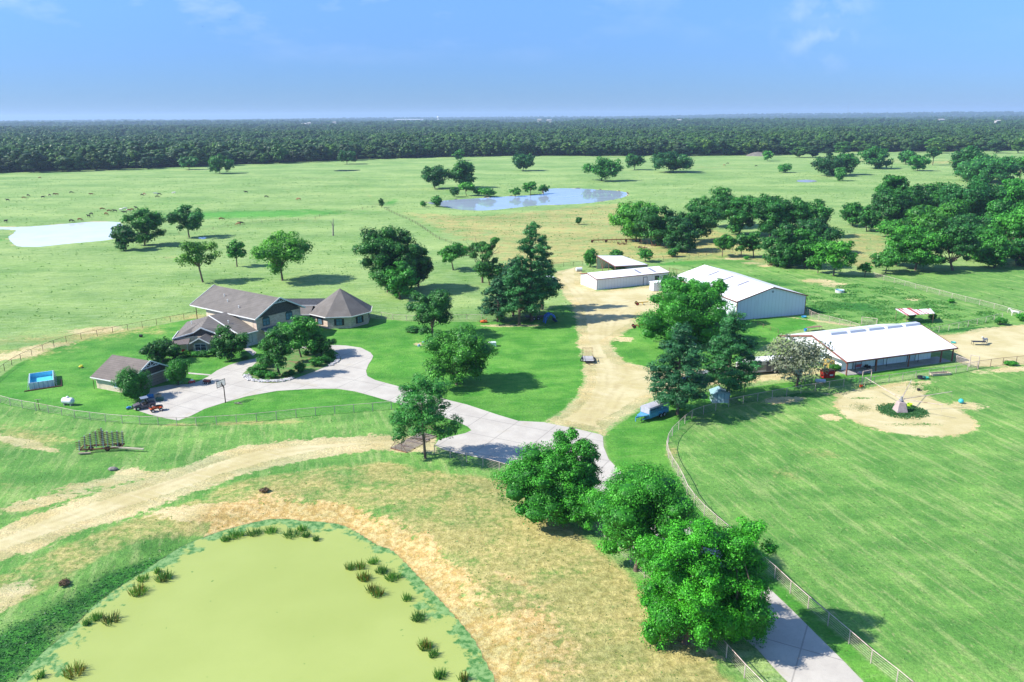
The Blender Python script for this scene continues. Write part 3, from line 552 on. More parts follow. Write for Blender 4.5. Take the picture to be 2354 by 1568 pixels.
m = MB(); m.box(.005, .07, 2.2, 3.3, 0, 2.15); d_ = m.build('door', mat('dark_door', (.05, .03, .025), .5, .1), house)
m = MB(); m.ell((.1, 3.1, 1.05), (.04, .05, .05), 6, 5); m.build('handle', STEEL, d_)
# lower wing: rear ridge runs away from the two storey block, the front wing is turned towards the lawn
P = dict(R1=(-9.8, -.03, 6.0), R2=(-9.8, -5.1, 6.0), T=(-3.2, -4.9, 4.05), T2=(.5, -4.75, 2.95), eR=(.5, -.03, 2.95), BL=(-18.4, -.03, 3.4), BL2=(-18.4, -5.2, 3.4), E1=(-13.6, -10.4, 3.0), E=(-9.0, -14.7, 2.95), F=(-7.7, -10.7, 3.55), PK=(-6.1, -9.7, 4.75), G=(-3.9, -8.0, 3.6), G2=(-2.2, -7.4, 2.95), T3=(-.4, -5.6, 2.95))
foot = [(.0, 0), (.0, -4.4), (-1.5, -5.8), (-2.9, -7.3), (-4.1, -8.3), (-7.5, -10.5), (-8.9, -13.9), (-13.2, -10.1), (-18, -5), (-18, 0)]
m = MB(); m.slab([(x, y, 2.9) for x, y in foot], 2.9); m.build('wing_wall', BRICKL, house)
def roofpart(names, nm, th=.18):
    m = MB(); m.slab([P[k] for k in names], th); return m.build(nm, SHING, house)
roofpart(['R1', 'R2', 'T', 'T2', 'eR'], 'wing_roof'); roofpart(['R1', 'BL', 'BL2', 'R2'], 'wing_roof'); roofpart(['R2', 'PK', 'F', 'E', 'E1'], 'wing_roof'); roofpart(['R2', 'E1', 'BL2'], 'wing_roof'); wr = roofpart(['R2', 'T', 'T3', 'G2', 'G', 'PK'], 'wing_roof')
m = MB(); zz = Vector((0, 0, .04))
for a, b in (('R2', 'T'), ('T', 'T2'), ('PK', 'F'), ('PK', 'G'), ('F', 'E'), ('E', 'E1'), ('G', 'G2'), ('T2', 'eR')):
    m.beam(Vector(P[a]) + zz, Vector(P[b]) + zz, .14, .24)
m.build('wing_fascia', WHITE, house)
m = MB(); a, b, c = Vector(P['F']), Vector(P['PK']), Vector(P['G']); off = Vector((-.25, .35, -.1)); lo = [Vector((v.x, v.y, 2.3)) for v in (a, c)]
m.slab([a + off, b + off, c + off, lo[1] + off, lo[0] + off], .08, (-.57, .82, 0)); m.build('wing_gable_panel', DARKSH, house)
for x, y, z_ in ((-5.2, -3.4, 4.55), (-12.0, -8.0, 4.4)): m = MB(); m.tube((x, y, z_), (x, y, z_ + .7), .09, .09, 8); m.tube((x, y, z_ + .6), (x, y, z_ + .72), .17, .17, 8); m.build('roof_vent', WHITE, wr)
fd = Vector((.57, -.82, 0)); fr_ = Vector((.82, .57, 0)); c0 = Vector((-4.3, -10.6, 0))
def fp(a, d, z): v = c0 + fr_ * a + fd * d; return (v.x, v.y, z)
m = MB(); m.slab([fp(-1.7, -1.8, 2.45), fp(1.7, -1.8, 2.45), fp(1.7, 1.5, 2.45), fp(-1.7, 1.5, 2.45)], 2.45); m.add([fp(-1.7, 1.48, 2.45), fp(1.7, 1.48, 2.45), fp(0, 1.48, 3.3)], [(0, 1, 2)]); m.build('bay_wall', TAN, house)
m = MB(); m.slab([fp(-2.1, 1.9, 2.35), fp(0, 1.9, 3.5), fp(0, -2.2, 3.5), fp(-2.1, -2.2, 2.35)], .14); m.slab([fp(0, 1.9, 3.5), fp(2.1, 1.9, 2.35), fp(2.1, -2.2, 2.35), fp(0, -2.2, 3.5)], .14); br_ = m.build('bay_roof', SHING, house)
m = MB(); m.beam(fp(-2.15, 1.96, 2.3), fp(0, 1.96, 3.48), .1, .22); m.beam(fp(2.15, 1.96, 2.3), fp(0, 1.96, 3.48), .1, .22); m.build('bay_fascia', WHITE, br_)
wc = fp(0, 1.5, .75); window(house, wc, 2.3, 1.35, ((.82, .57), (.57, -.82)), frame=WHITE)
m = MB(); m.slab([(-9.6, -14.2, 2.75), (-7.3, -11.7, 2.75), (-5.0, -13.6, 2.3), (-7.2, -16.4, 2.3)], .08); m.build('porch_awning', mat('brown_ribbed_awning', (.14, .115, .105), .6, .2, 6), house)
for x, y in ((-5.2, -13.8), (-7.2, -16.1)): m = MB(); m.tube((x, y, 0), (x, y, 2.3), .06, .06, 6); m.build('awning_post', WHITE, house)
window(house, (0, -2.2, .8), 1.4, 1.6, 'x+', frame=mat('teal_frame', (.12, .2, .2), .6, .1)); 
m = MB(); m.box(.003, .05, -4.2, -.2, 0, 2.7); m.build('stone_cladding', brick_mat('pale_stone', (.55, .55, .52), (.42, .44, .44), (.6, .6, .58)), house)
t_ = thing('porch_chair', 'small red chair beside the porch of the brick house wing', 'chair', (HA[0] + math.cos(HR) * -6.2 - math.sin(HR) * -14.2, HA[1] + math.sin(HR) * -6.2 + math.cos(HR) * -14.2), .4)
m = MB(); m.box(-.3, .3, -.3, .3, .38, .48); m.build('seat', mat('red_paint', (.45, .02, .02), .5, .1), t_, bev=.02); m = MB(); m.box(-.3, .3, .22, .3, .5, 1.0); m.build('backrest', MC['red_paint'], t_, bev=.02)
for sx in (-.26, .26):
    for sy in (-.26, .26): m = MB(); m.tube((sx, sy, 0), (sx, sy, .38), .03, .03, 6); m.build('leg', MC['red_paint'], t_)
# ---- octagonal building ---------------------------------------------------
OC = (-41.45 * 1.0, 188.4); oct_ = thing('octagon_house', 'eight sided brick annex with steep pointed shingle roof right of the main house', 'house', OC, R(6.6)); RR = 7.08
def ocp(i, r, z): a = R(-112.5 + 45 * i); return (r * math.cos(a), r * math.sin(a), z)
m = MB(); m.slab([ocp(i, RR, 3.0) for i in range(8)], 3.0); m.build('wall', BRICK, oct_)
m = MB(); ap = (0, 0, 8.3)
for i in range(8): m.add([ocp(i, RR + .75, 2.95), ocp(i + 1, RR + .75, 2.95), ap], [(0, 1, 2)])
m.slab([ocp(i, RR + .75, 2.94) for i in range(8)], .12); rf = m.build('roof', SHING, oct_)
m = MB()
for i in range(8): m.beam(ocp(i, RR + .8, 2.88), ocp(i + 1, RR + .8, 2.88), .1, .2)
m.build('gutter', WHITE, rf)
for i in (7, 0, 1, 6, 2):
    a = R(-90 + 45 * i); ap_ = RR * math.cos(R(22.5)); window(oct_, (ap_ * math.cos(a), ap_ * math.sin(a), .8), 1.3, 1.5, ((-math.sin(a), math.cos(a)), (math.cos(a), math.sin(a))), glass=GLASSB, shut=FRAME)
# ---- connector -------------------------------------------------------------
cn = thing('brick_passage', 'low brick passage with shingle roof linking the two storey house to the octagonal annex', 'building', (-53.0, 187.0), R(0))
m = MB(); m.box(-4.6, 4.5, -2.2, 3.4, 0, 2.9); m.build('wall', BRICK, cn)
m = MB(); m.slab([(-5.0, -2.8, 2.85), (5.0, -2.8, 2.85), (5.0, .7, 4.2), (-5.0, .7, 4.2)], .16); m.slab([(-5.0, .7, 4.2), (5.0, .7, 4.2), (5.0, 4.1, 2.85), (-5.0, 4.1, 2.85)], .16); rf = m.build('roof', SHING, cn)
m = MB(); m.beam((-5, -2.86, 2.8), (5, -2.86, 2.8), .1, .2); m.build('fascia', WHITE, rf)
m = MB(); m.box(-3.4, 6.0, 5.6, 9.4, 0, 3.2); m.build('rear_wall', BRICK, cn); m = MB(); m.slab([(-3.9, 5.2, 3.3), (6.3, 5.2, 3.3), (6.3, 7.5, 4.5), (-3.9, 7.5, 4.5)], .16); m.slab([(-3.9, 7.5, 4.5), (6.3, 7.5, 4.5), (6.3, 9.8, 3.3), (-3.9, 9.8, 3.3)], .16); rr = m.build('rear_roof', mat('charcoal_shingles', (.05, .055, .065), .9, .2), cn)
m = MB(); m.beam((-4, 5.1, 3.25), (6.4, 5.1, 3.25), .1, .2); m.build('fascia', WHITE, rr)
# ---- garage ----------------------------------------------------------------
GA = W('1', 1085, 1195)[:2]; ga = thing('garage', 'detached pale brick double garage with brown shingle gable roof and dark gable panel', 'garage', GA, R(-25)); L, N, EZ, RZ = 8.6, 9.2, 2.55, 5.15
m = MB(); m.box(-L, 0, 0, N, 0, EZ); m.add([(-L, 0, EZ), (-L, N, EZ), (-L, N / 2, RZ - .15)], [(0, 1, 2)]); m.build('wall', BRICKL, ga)
m = MB(); m.slab([(.04, 0, EZ - .1), (.04, N, EZ - .1), (.04, N, EZ + .15), (.04, N / 2, RZ - .15), (.04, 0, EZ + .15)], .08, (-1, 0, 0)); m.build('gable_panel', DARKSH, ga)
sl_ = (RZ - EZ) / (N / 2); m = MB(); ov = .6
m.slab([(.7, -ov, EZ - sl_ * ov + .1), (.7, N / 2, RZ), (-L - .6, N / 2, RZ), (-L - .6, -ov, EZ - sl_ * ov + .1)], .18); m.slab([(.7, N / 2, RZ), (.7, N + ov, EZ - sl_ * ov + .1), (-L - .6, N + ov, EZ - sl_ * ov + .1), (-L - .6, N / 2, RZ)], .18); rf = m.build('roof', SHING2, ga)
m = MB()
for y0 in (-ov - .05, N + ov + .05): m.beam((.75, y0, EZ - sl_ * ov), (.75, N / 2, RZ), .08, .24); m.beam((.75, y0, EZ - sl_ * ov - .02), (-L - .6, y0, EZ - sl_ * ov - .02), .1, .16)
m.build('fascia', WHITE, rf); gable_truss(ga, .72, N / 2, RZ - 1.15, 1.7, 1.0)
m = MB(); m.box(.005, .05, 2.2, 8.2, .02, 2.2)
dr = m.build('garage_door', mat('grey_tan_door', (.25, .215, .18), .7, .06), ga)
m = MB(); m.box(.04, .09, 2.0, 8.4, 2.2, 2.36); m.box(.04, .09, 2.05, 2.2, 0, 2.2); m.box(.04, .09, 8.2, 8.35, 0, 2.2); m.build('door_trim', WHITE, dr)
m = MB()
for z_ in (.56, 1.1, 1.64): m.box(.052, .062, 2.22, 8.18, z_, z_ + .03)
m.build('panel_line', FRAME, dr)
window(ga, (-3.4, 0, .9), 1.2, 1.2, 'y-', glass=GLASSB, frame=WHITE, shut=None)
# ---- white metal sheds -----------------------------------------------------
def rects_on(m, fn, rects, d=.03):
    for a, b, c, e in rects: m.slab([fn(a, b), fn(c, b), fn(c, e), fn(a, e)], d)
SA = W('4', 422, 470)[:2]; sh = thing('white_shed', 'long low white metal shed with two roof skylights, above the dirt yard', 'shed', SA, R(24)); Lx, Wy = 24.5, 9.4; h0, h1 = 3.1, 3.55
def bodybox(par, Lx, Wy, h0, hr, yr, m=SIDE):
    b = MB(); b.loft([[(0, 0, 0), (0, Wy, 0), (0, Wy, h0), (0, yr, hr), (0, 0, h0)], [(Lx, 0, 0), (Lx, Wy, 0), (Lx, Wy, h0), (Lx, yr, hr), (Lx, 0, h0)]]); return b.build('wall', m, par)
bodybox(sh, Lx, Wy, h0, 3.9, 5.6)
def tworoof(par, Lx, Wy, h0, hr, yr, ov=.25, ovx=.2, th=.1, mm=MROOF):
    s = (hr - h0) / yr; s2 = (hr - h0) / (Wy - yr); b = MB(); z0 = h0 - s * ov + .12; z1 = h0 - s2 * ov + .12; hr += .12
    b.slab([(-ovx, -ov, z0), (Lx + ovx, -ov, z0), (Lx + ovx, yr, hr), (-ovx, yr, hr)], th); b.slab([(-ovx, yr, hr), (Lx + ovx, yr, hr), (Lx + ovx, Wy + ov, z1), (-ovx, Wy + ov, z1)], th); o = b.build('roof', mm, par)
    t = MB()
    for x in (-ovx - .04, Lx + ovx + .04): t.beam((x, -ov - .05, z0 - .08), (x, yr, hr - .06), .08, .22); t.beam((x, Wy + ov + .05, z1 - .08), (x, yr, hr - .06), .08, .22)
    t.beam((-ovx, -ov - .05, z0 - .06), (Lx + ovx, -ov - .05, z0 - .06), .08, .2); t.build('roof_trim', REDTRIM, par); return o
rf = tworoof(sh, Lx, Wy, h0, 3.9, 5.6)
for x in (15.0, 20.0): m = MB(); s = (3.9 - h0) / 5.6; m.slab([(x, 1.0, h0 + s * 1.0 + .17), (x + .9, 1.0, h0 + s * 1.0 + .17), (x + .9, 4.6, h0 + s * 4.6 + .17), (x, 4.6, h0 + s * 4.6 + .17)], .05); m.build('skylight', mat('grey_skylight', (.22, .22, .26), .4, .1), rf)
m = MB(); m.box(-.03, .08, -.03, .08, 0, h0); m.build('corner_trim', REDTRIM, sh); m = MB(); m.box(Lx - .08, Lx + .03, -.03, .08, 0, h0); m.build('corner_trim', REDTRIM, sh)
m = MB(); m.box(15.7, 16.9, -.05, -.003, 0, 2.3); d_ = m.build('door', SIDE, sh); m = MB()
for a in ((15.6, 15.7, 0, 2.4), (16.9, 17.0, 0, 2.4), (15.7, 16.9, 2.3, 2.4)): m.box(a[0], a[1], -.08, -.004, a[2], a[3])
m.build('door_frame', FRAME, d_)
for x in (20.4, 23.2): window(sh, (x, 0, 1.2), 1.3, 1.1, 'y-')
p1, p4, p2, p3 = Vector(W('4', 420, 240, 4.3)), Vector(W('4', 545, 312, 4.3)), Vector(W('4', 590, 240, 3.4)), Vector(W('4', 768, 301, 3.4)); o0 = Vector((p1.x, p1.y, 0))
os_ = thing('open_shed', 'white roofed metal shed open along its left side, behind the long low shed', 'shed', (o0.x, o0.y))
p1, p2, p3, p4 = (v - o0 for v in (p1, p2, p3, p4)); gr = lambda v: Vector((v.x, v.y, 0)); dn = Vector((0, 0, -.15))
def wallq(a, b, th, m): m.slab([gr(a), gr(b), b + dn, a + dn], th, (b - a).cross(Vector((0, 0, 1))).normalized())
ins = lambda v: v.lerp((p1 + p2 + p3 + p4) / 4, .03); m = MB(); wallq(ins(p2), ins(p3), .1, m); wallq(ins(p1), ins(p2), .1, m); m.build('wall', SIDE, os_)
m = MB(); m.slab([p1, p4, p3, p2], .12); m.build('roof', mat('open_shed_roof', (.66, .66, .68), .4, .05), os_)
m = MB(); m.beam(p1 + dn * .3, p4 + dn * .3, .1, .25); m.beam(p4 + dn * .3, p3 + dn * .3, .1, .25); m.build('roof_trim', REDTRIM, os_)
for f in (0, .33, .66, 1): v = ins(p1).lerp(ins(p4), f); m = MB(); m.tube(gr(v), v + dn, .09, .09, 8); m.build('post', RUSTP, os_)
v = ins(p1).lerp(ins(p4), .33); m = MB(); m.beam(gr(v) + Vector((0, 0, 1.2)), v.lerp(ins(p1), .5) + dn * 2, .12); m.beam(gr(v) + Vector((0, 0, 1.2)), v.lerp(ins(p4), .3) + dn * 2, .12); m.build('brace', RUST, os_)
# big barn
BA = (54.3, 186.9); bn = thing('white_barn', 'largest white metal barn with ribbed siding, red brown trim and three roof skylights', 'barn', BA, R(17.6)); BW, BL_, BE, BR = 19.6, 31.5, 4.75, 7.5
b = MB(); b.loft([[(0, 0, 0), (BW, 0, 0), (BW, 0, BE), (BW / 2, 0, BR), (0, 0, BE)], [(0, BL_, 0), (BW, BL_, 0), (BW, BL_, BE), (BW / 2, BL_, BR), (0, BL_, BE)]]); b.build('wall', siding_mat('white_barn_siding', (.56, .61, .70)), bn)
s = (BR - BE) / (BW / 2); t = NT('barn_roof_metal'); o_ = t.O(); sx_ = t.n('SeparateXYZ'); t.put(sx_.inputs[0], o_); k_ = t.mr(t.math('ABSOLUTE', t.math('SINE', t.math('MULTIPLY', sx_.outputs[1], 3.4))), 0, .15); BROOF = t.out(t.mix(k_, (.62, .62, .64), (.73, .73, .74)), .4); t.bump(k_, .2, .03)
m = MB(); m.slab([(-.3, -.3, BE - s * .3 + .12), (BW / 2, -.3, BR + .12), (BW / 2, BL_ + .3, BR + .12), (-.3, BL_ + .3, BE - s * .3 + .12)], .1); m.slab([(BW / 2, -.3, BR + .12), (BW + .3, -.3, BE - s * .3 + .12), (BW + .3, BL_ + .3, BE - s * .3 + .12), (BW / 2, BL_ + .3, BR + .12)], .1); rf = m.build('roof', BROOF, bn)
m = MB()
for x in (-.32, BW + .32): m.beam((x, -.36, BE - s * .3 + .02), (BW / 2, -.36, BR + .04), .08, .26); m.beam((x, -.3, BE - s * .3 + .02), (x, BL_ + .3, BE - s * .3 + .02), .08, .2)
m.build('roof_trim', REDTRIM, bn); m = MB(); m.box(-.04, .12, -.04, .1, 0, BE); m.build('corner_trim', REDTRIM, bn); m = MB(); m.box(BW - .12, BW + .04, -.04, .1, 0, BE); m.build('corner_trim', REDTRIM, bn)
for y in (8.5, 15.5, 22.5): m = MB(); m.slab([(5.6, y, BE + s * 5.6 + .19), (8.9, y, BE + s * 8.9 + .19), (8.9, y + .9, BE + s * 8.9 + .19), (5.6, y + .9, BE + s * 5.6 + .19)], .05); m.build('skylight', MC['grey_skylight'], rf)
m = MB(); m.tube((BW / 2, -.06, 6.4), (BW / 2, -.003, 6.4), .28, .28, 14); m.build('gable_fan', mat('fan_grey', (.2, .22, .25), .6, .1), bn)
m = MB(); m.box(-.06, -.003, 9, 13, 0, 4.0); m.build('side_door', mat('painted_doorway_shade', (.09, .09, .10), .8, .1), bn)  # flat dark panel; the shade of a doorway is put into its colour
# stable with porch
TA = W('5', 970, 725)[:2]; stb = thing('stable', 'white roofed stable with open front porch, red trim and five raised ridge vents', 'stable', TA, R(19.3)); LX, WY, EV, RG = 26.4, 19.6, 2.75, 5.35
m = MB(); y0, y1 = 2.8, WY - 2.6
m.loft([[(1.2, y0, 0), (1.2, y1, 0), (1.2, y1, 3.3), (1.2, WY / 2, 5.0), (1.2, y0, 3.3)], [(23.6, y0, 0), (23.6, y1, 0), (23.6, y1, 3.3), (23.6, WY / 2, 5.0), (23.6, y0, 3.3)]]); m.build('wall', SIDEB, stb)
s = (RG - EV) / (WY / 2); m = MB(); m.slab([(-.5, -.4, EV + .05), (LX + .4, -.4, EV + .05), (LX + .4, WY / 2, RG + .1), (-.5, WY / 2, RG + .1)], .12); m.slab([(-.5, WY / 2, RG + .1), (LX + .4, WY / 2, RG + .1), (LX + .4, WY + .4, EV + .05), (-.5, WY + .4, EV + .05)], .12); rf = m.build('roof', MROOF, stb)
m = MB(); m.beam((-.56, -.45, EV - .03), (-.56, WY / 2, RG + .03), .1, .32); m.beam((-.56, WY + .45, EV - .03), (-.56, WY / 2, RG + .03), .1, .32); m.beam((-.5, -.45, EV - .02), (LX + .4, -.45, EV - .02), .1, .28); m.beam((LX + .46, -.45, EV - .03), (LX + .46, WY / 2, RG + .03), .1, .25); m.build('roof_trim', REDTRIM, stb)
m = MB(); m.slab([(-.4, 0, EV + .02), (-.4, WY / 2, RG - .05), (-.4, WY, EV + .02)], .06, (-1, 0, 0)); m.build('gable_panel', SIDE, stb)
for i in range(5): x = 3.6 + i * 4.75; m = MB(); m.loft([[(x, 9.0, 5.25), (x, 10.6, 5.25), (x, 10.4, 5.7), (x, 9.2, 5.7)], [(x + 3.9, 9.0, 5.25), (x + 3.9, 10.6, 5.25), (x + 3.9, 10.4, 5.7), (x + 3.9, 9.2, 5.7)]]); m.build('ridge_vent', mat('vent_grey', (.42, .45, .52), .5, .05), rf)
for x in (0, 7.0, 15.0, 23.2, 26.2): m = MB(); m.box(x - .1, x + .1, -.1, .1, 0, EV - .05); m.build('porch_post', REDTRIM, stb)
for x in (3.6, 11.2, 19.2): m = MB(); m.tube((x, 1.7, 0), (x, 1.7, 3.1), .05, .05, 6); m.build('inner_post', FRAME, stb)
m = MB(); m.box(.2, 26, -.2, 3.38, .0, .06); m.build('porch_floor', mat('porch_slab', (.30, .29, .28), .8, .2, .5), stb)  # slab in one mottled mid grey
for x in (4.0, 9.5, 17.5): m = MB(); m.box(x, x + 1.9, y0 - .06, y0 - .003, .06, 2.5); d_ = m.build('stall_door', mat('grey_blue_door', (.52, .62, .68), .6, .08), stb); m = MB(); m.box(x + 1.9, x + 2.0, y0 - .09, y0 - .002, .06, 2.6); m.box(x - .1, x, y0 - .09, y0 - .002, .06, 2.6); m.box(x, x + 1.9, y0 - .09, y0 - .002, 2.5, 2.6); m.build('door_frame', FRAME, d_)
for x in (3.0, 12.8): window(stb, (x, y0, 1.4), 1.4, .8, 'y-', mull=False)
for y in (6.5, 13): window(stb, (1.2, y, 1.5), 1.6, 1.0, 'x-', mull=False)
# striped shade roof
q = [W('5', *p_, 2.2) for p_ in ((1350, 218), (1440, 260), (1660, 247), (1625, 215), (1500, 222), (1470, 211))]; o0 = q[1]
lt = thing('striped_shelter', 'low open shelter with red and white striped tin roof in the weedy paddock', 'shelter', (o0[0], o0[1], 0))
t = NT('red_white_tin'); sx_ = t.n('SeparateXYZ'); t.put(sx_.inputs[0], t.O()); a_ = t.math('FRACT', t.math('MULTIPLY', sx_.outputs[0], .62)); nz = t.noise(.9, 2, .5, t.map(t.O(), (1.6, .05, 1)))
TIN = t.out(t.mix(t.mr(nz, .5, .52), (.62, .60, .60), (.36, .06, .045)), .6)
m = MB(); m.slab([(p_[0] - o0[0], p_[1] - o0[1], 2.3 + .05 * (p_[1] - o0[1])) for p_ in q], .06); m.build('roof', TIN, lt)
for p_ in (q[0], q[1], q[2], q[3]): x, y = (p_[0] - o0[0]) * .93 + .2, (p_[1] - o0[1]) * .93; m = MB(); m.tube((x, y, 0), (x, y, 2.3 + .05 * y), .06, .06, 6); m.build('post', RUSTP, lt)
# ================================================================ FENCES
def fence(label, pts, h=1.45, rails=5, m=PIPEW, rm=None, sp=3.2, r=.055, toprail=.045, group=None, name='pipe_fence', rr=.014):
    pts = [Vector((p[0], p[1], 0)) for p in smooth(pts, 5, False)]; seg = [0]
    for a, b in zip(pts, pts[1:]): seg.append(seg[-1] + (b - a).length)
    T = seg[-1]; k = max(1, round(T / sp)); k = min(k, 98)
    def at(d):
        for i in range(len(seg) - 1):
            if d <= seg[i + 1] + 1e-6: f = (d - seg[i]) / max(seg[i + 1] - seg[i], 1e-6); v = pts[i].lerp(pts[i + 1], f); break
        else: v = pts[-1].copy()
        return v
    base = pts[0]; root = thing(name, label, 'fence', (base.x, base.y, 0), 0, group); P_ = []
    post = None
    for i in range(k + 1):
        v = at(T * i / k); z = zat(v.x, v.y); P_.append(Vector((v.x, v.y, z)))
        if post is None: mb = MB(); mb.tube((0, 0, -.15), (0, 0, h + .02), r, r, 6); post = mb.build('post', m, root); c = post
        else: c = post.copy(); C.objects.link(c); c.parent = root
        c.location = (v.x - base.x, v.y - base.y, z)
    fine = []
    for i in range(k): fine += [P_[i].lerp(P_[i + 1], .0)]
    fine.append(P_[-1]); fine = [p - Vector((base.x, base.y, 0)) for p in fine]
    mb = MB(); mb.path([p + Vector((0, 0, h)) for p in fine], toprail, 5); mb.build('top_rail', m, root)
    mb = MB()
    for j in range(rails): z = h * (j + 1) / (rails + 1); mb.path([p + Vector((0, 0, z)) for p in fine], rr, 4)
    if rails: mb.build('lower_rails', rm or m, root)
    return root
fence('dark rusty fence curving behind the mown yard towards the house', PL("Z -60 905 -20 878 0 861 36 836 77 817 157 786.7 254 767.4 353 748 452 728.7 480 722"), rails=4, m=PIPED, sp=3.4, toprail=.04)
fence('long pale pipe fence in front of the yard, left of the leaning pine', PL("Z -60 905 -20 920 12.4 930 38.6 937 69 941.7 100.7 948 133.8 953.6 167 961 206.4 966 247 971 293 974.8 340 977 390.4 978.4 442.8 979 495.8 976 549.6 972.8 603.4 967.8 656.6 962.3 708.2 956.8 761.5 952.7 812 948.5 864 944.4 900 941"), rails=5, m=PIPEW, sp=3.1)
fence('pale pipe fence from the cattle guard down behind the big roadside trees', PL("Z 999 1043.7 1043.8 1055.4 1092 1068 1141.7 1082.3 1200 1102 1290 1160 1400 1250 1500 1345 1580 1420 1638 1477 1691 1537 1740 1590 1800 1650 1860 1720"), rails=5, sp=2.9, rr=.012)
fence('pinkish pipe fence sweeping along the right hand pasture beside the drive', PL("4 1215 1275 1128 1300 1048 1330 975 1395 928 1440 895 1500 G 213 330 240 400 290 480 330 570 410 665 500 745 600 830 700 925 800 1010 882 1090 1012 1205 1148 1318 1295 1450 1452 1575 1600 1700 1750 1830"), rails=5, sp=2.9, rr=.013)
fence('pipe fence between the stable and the dirt arena', PL("Z 1645 944.5 1681 934 1718 926.7 1754.8 919.3 1793 912.8 1830 906 1867 900 1906.3 893.6 1943.8 888.3 1980.7 885 2035.3 879.4 2071.6 874.4 2107.7 869 2143 864 2178.5 860.2 2214 854.3 2246.5 846.4"), rails=5, sp=3.2, rr=.014)
fence('dark pipe fence running right from the white gate along the dry paddock', PL("Z 2249 846 2300 839 2354 834 2420 826 2500 816"), rails=4, m=RUSTP, sp=3.2)
fence('pale rail fence slanting from the big barn towards the stable', PL("Z 1846 716 1871 732 1896 738 1922.5 745 1950 752 1975 760"), rails=6, sp=3.0, rr=.018)
fence('white rail fence slanting across the far side of the weedy paddock', PL("Z 1985 626 2007.5 637.7 2070.7 655 2118 668.3 2166 680.7 2218.4 694 2273 707.6 2302.6 715.5 2354 731 2450 760"), rails=4, sp=4.2, rr=.018, toprail=.05)
fence('thin fence rising to the striped shelter beside the dry paddock', PL("Z 2135 769 2180 760 2220 752 2262 743 2303 733"), rails=3, sp=3.6, m=PIPEW, rr=.015)
fence('white pipe fence right of the octagonal annex', PL("Z 847 729 863.7 729 888.5 733 912.8 736.8 945 738 1000 739 1065 736 1098.7 736.8 1132 735 1175 727 1250 714"), rails=4, sp=3.6)
fence('low rail fence at the end of the gravel behind the pines', PL("4 135 318 190 316 240 312 330 306"), rails=4, m=PIPED, sp=3.5, rr=.018)
fence('rusty fence along the weeds behind the white sheds', PL("4 775 283 860 277 1000 268 1120 248 1240 215 1330 222"), rails=3, m=PIPED, sp=5, rr=.02)
fence('short rusty rail fence between long shed and big barn', PL("4 905 352 950 362 1000 376"), rails=3, m=RUST, sp=3)
fence('faint wire fence crossing the pasture from the distant pond to the oaks', PL("Z 884 481 915 496 955 514 1004 547.5 1029 556.6 1060 570"), h=1.2, rails=3, m=PIPED, sp=6, r=.07, rr=.02, toprail=.02)
fence('faint wire fence along the track below the green meadow', PL("A 1200 1000 1500 960 1790 915 2100 885 2354 868 B 300 845 660 785 740 770"), h=1.2, rails=2, m=PIPED, sp=9, r=.08, rr=.02, toprail=.02)
fence('low post fence round the small lawn by the big barn', PL("5 245 310 305 345 375 372 440 396"), h=.9, rails=1, m=RUSTP, sp=3, rr=.012, toprail=.015)
# gates
def gate(label, a, b, h=1.5, tall=None, m=PIPEW):
    a, b = Vector((*a[:2], 0)), Vector((*b[:2], 0)); d = b - a; L_ = d.length; r_ = thing('pipe_gate', label, 'gate', a, math.atan2(d.y, d.x)); mb = MB(); mb.tube((0, 0, 0), (0, 0, tall or h), .07, .07, 6); mb.tube((L_, 0, 0), (L_, 0, tall or h), .07, .07, 6); mb.tube((0, 0, tall or h), (L_, 0, tall or h), .06, .06, 6); mb.build('gate_frame', m, r_)
    mb = MB()
    for i in range(6): z = .25 + i * (h - .3) / 5; mb.tube((.1, 0, z), (L_ - .1, 0, z), .03, .03, 5)
    mb.tube((.1, 0, .25), (.1, 0, h - .05), .03, .03, 5); mb.tube((L_ - .1, 0, .25), (L_ - .1, 0, h - .05), .03, .03, 5); mb.build('gate_panel', m, r_)
gate('tall white pipe gate where the stable paddock meets the dry paddock', W('5', 1927, 660), W('5', 1995, 673), 1.4, 2.5)
gate('white rail gate slanting from the stable porch to the tall gate', W('5', 1822, 622), W('5', 1925, 658), 1.4)
gate('narrow tall gate frame in the fence by the red bin', W('5', 1090, 798), W('5', 1158, 785), 1.3, 2.6)
gate('pale gate behind the stable roof', W('5', 1087, 330), W('5', 1206, 345), 1.5, 1.9)
# corral of dark panels by the small shed
cp = PL("4 1160 1195 1240 1140 1395 1165 1400 1110 1310 1075"); fence('dark pipe corral panels under the middle pines', cp, h=1.7, rails=6, m=BLACK, sp=2.6, r=.03, rr=.02, name='corral_panels')
# cattle guard
ca, cb_ = W('F', 400, 440), W('F', 575, 360); cg = thing('cattle_guard', 'rusty steel pipe cattle guard at the end of the dirt road beside the tall pine', 'cattle guard', ((ca[0] + cb_[0]) / 2, (ca[1] + cb_[1]) / 2), R(58)); m = MB()
for i in range(12): m.tube((-3.6, -1.5 + i * .27, .14), (3.6, -1.5 + i * .27, .14), .055, .055, 6)
m.build('bars', PIPEW, cg); m = MB()
for x in (-3.6, -1.8, 0, 1.8, 3.6): m.box(x - .08, x + .08, -1.6, 1.6, .02, .09)
m.build('frame', RUST, cg)
for s_ in (-1, 1): m = MB(); m.path([(s_ * 3.7, -1.5, .1), (s_ * 3.7, -.6, 1.3), (s_ * 3.7, .6, 1.3), (s_ * 3.7, 1.5, .1)], .04); m.path([(s_ * 3.7, -.6, 1.3), (s_ * 3.7, -.6, .1)], .04); m.path([(s_ * 3.7, .6, 1.3), (s_ * 3.7, .6, .1)], .04); m.build('side_frame', RUSTP, cg)
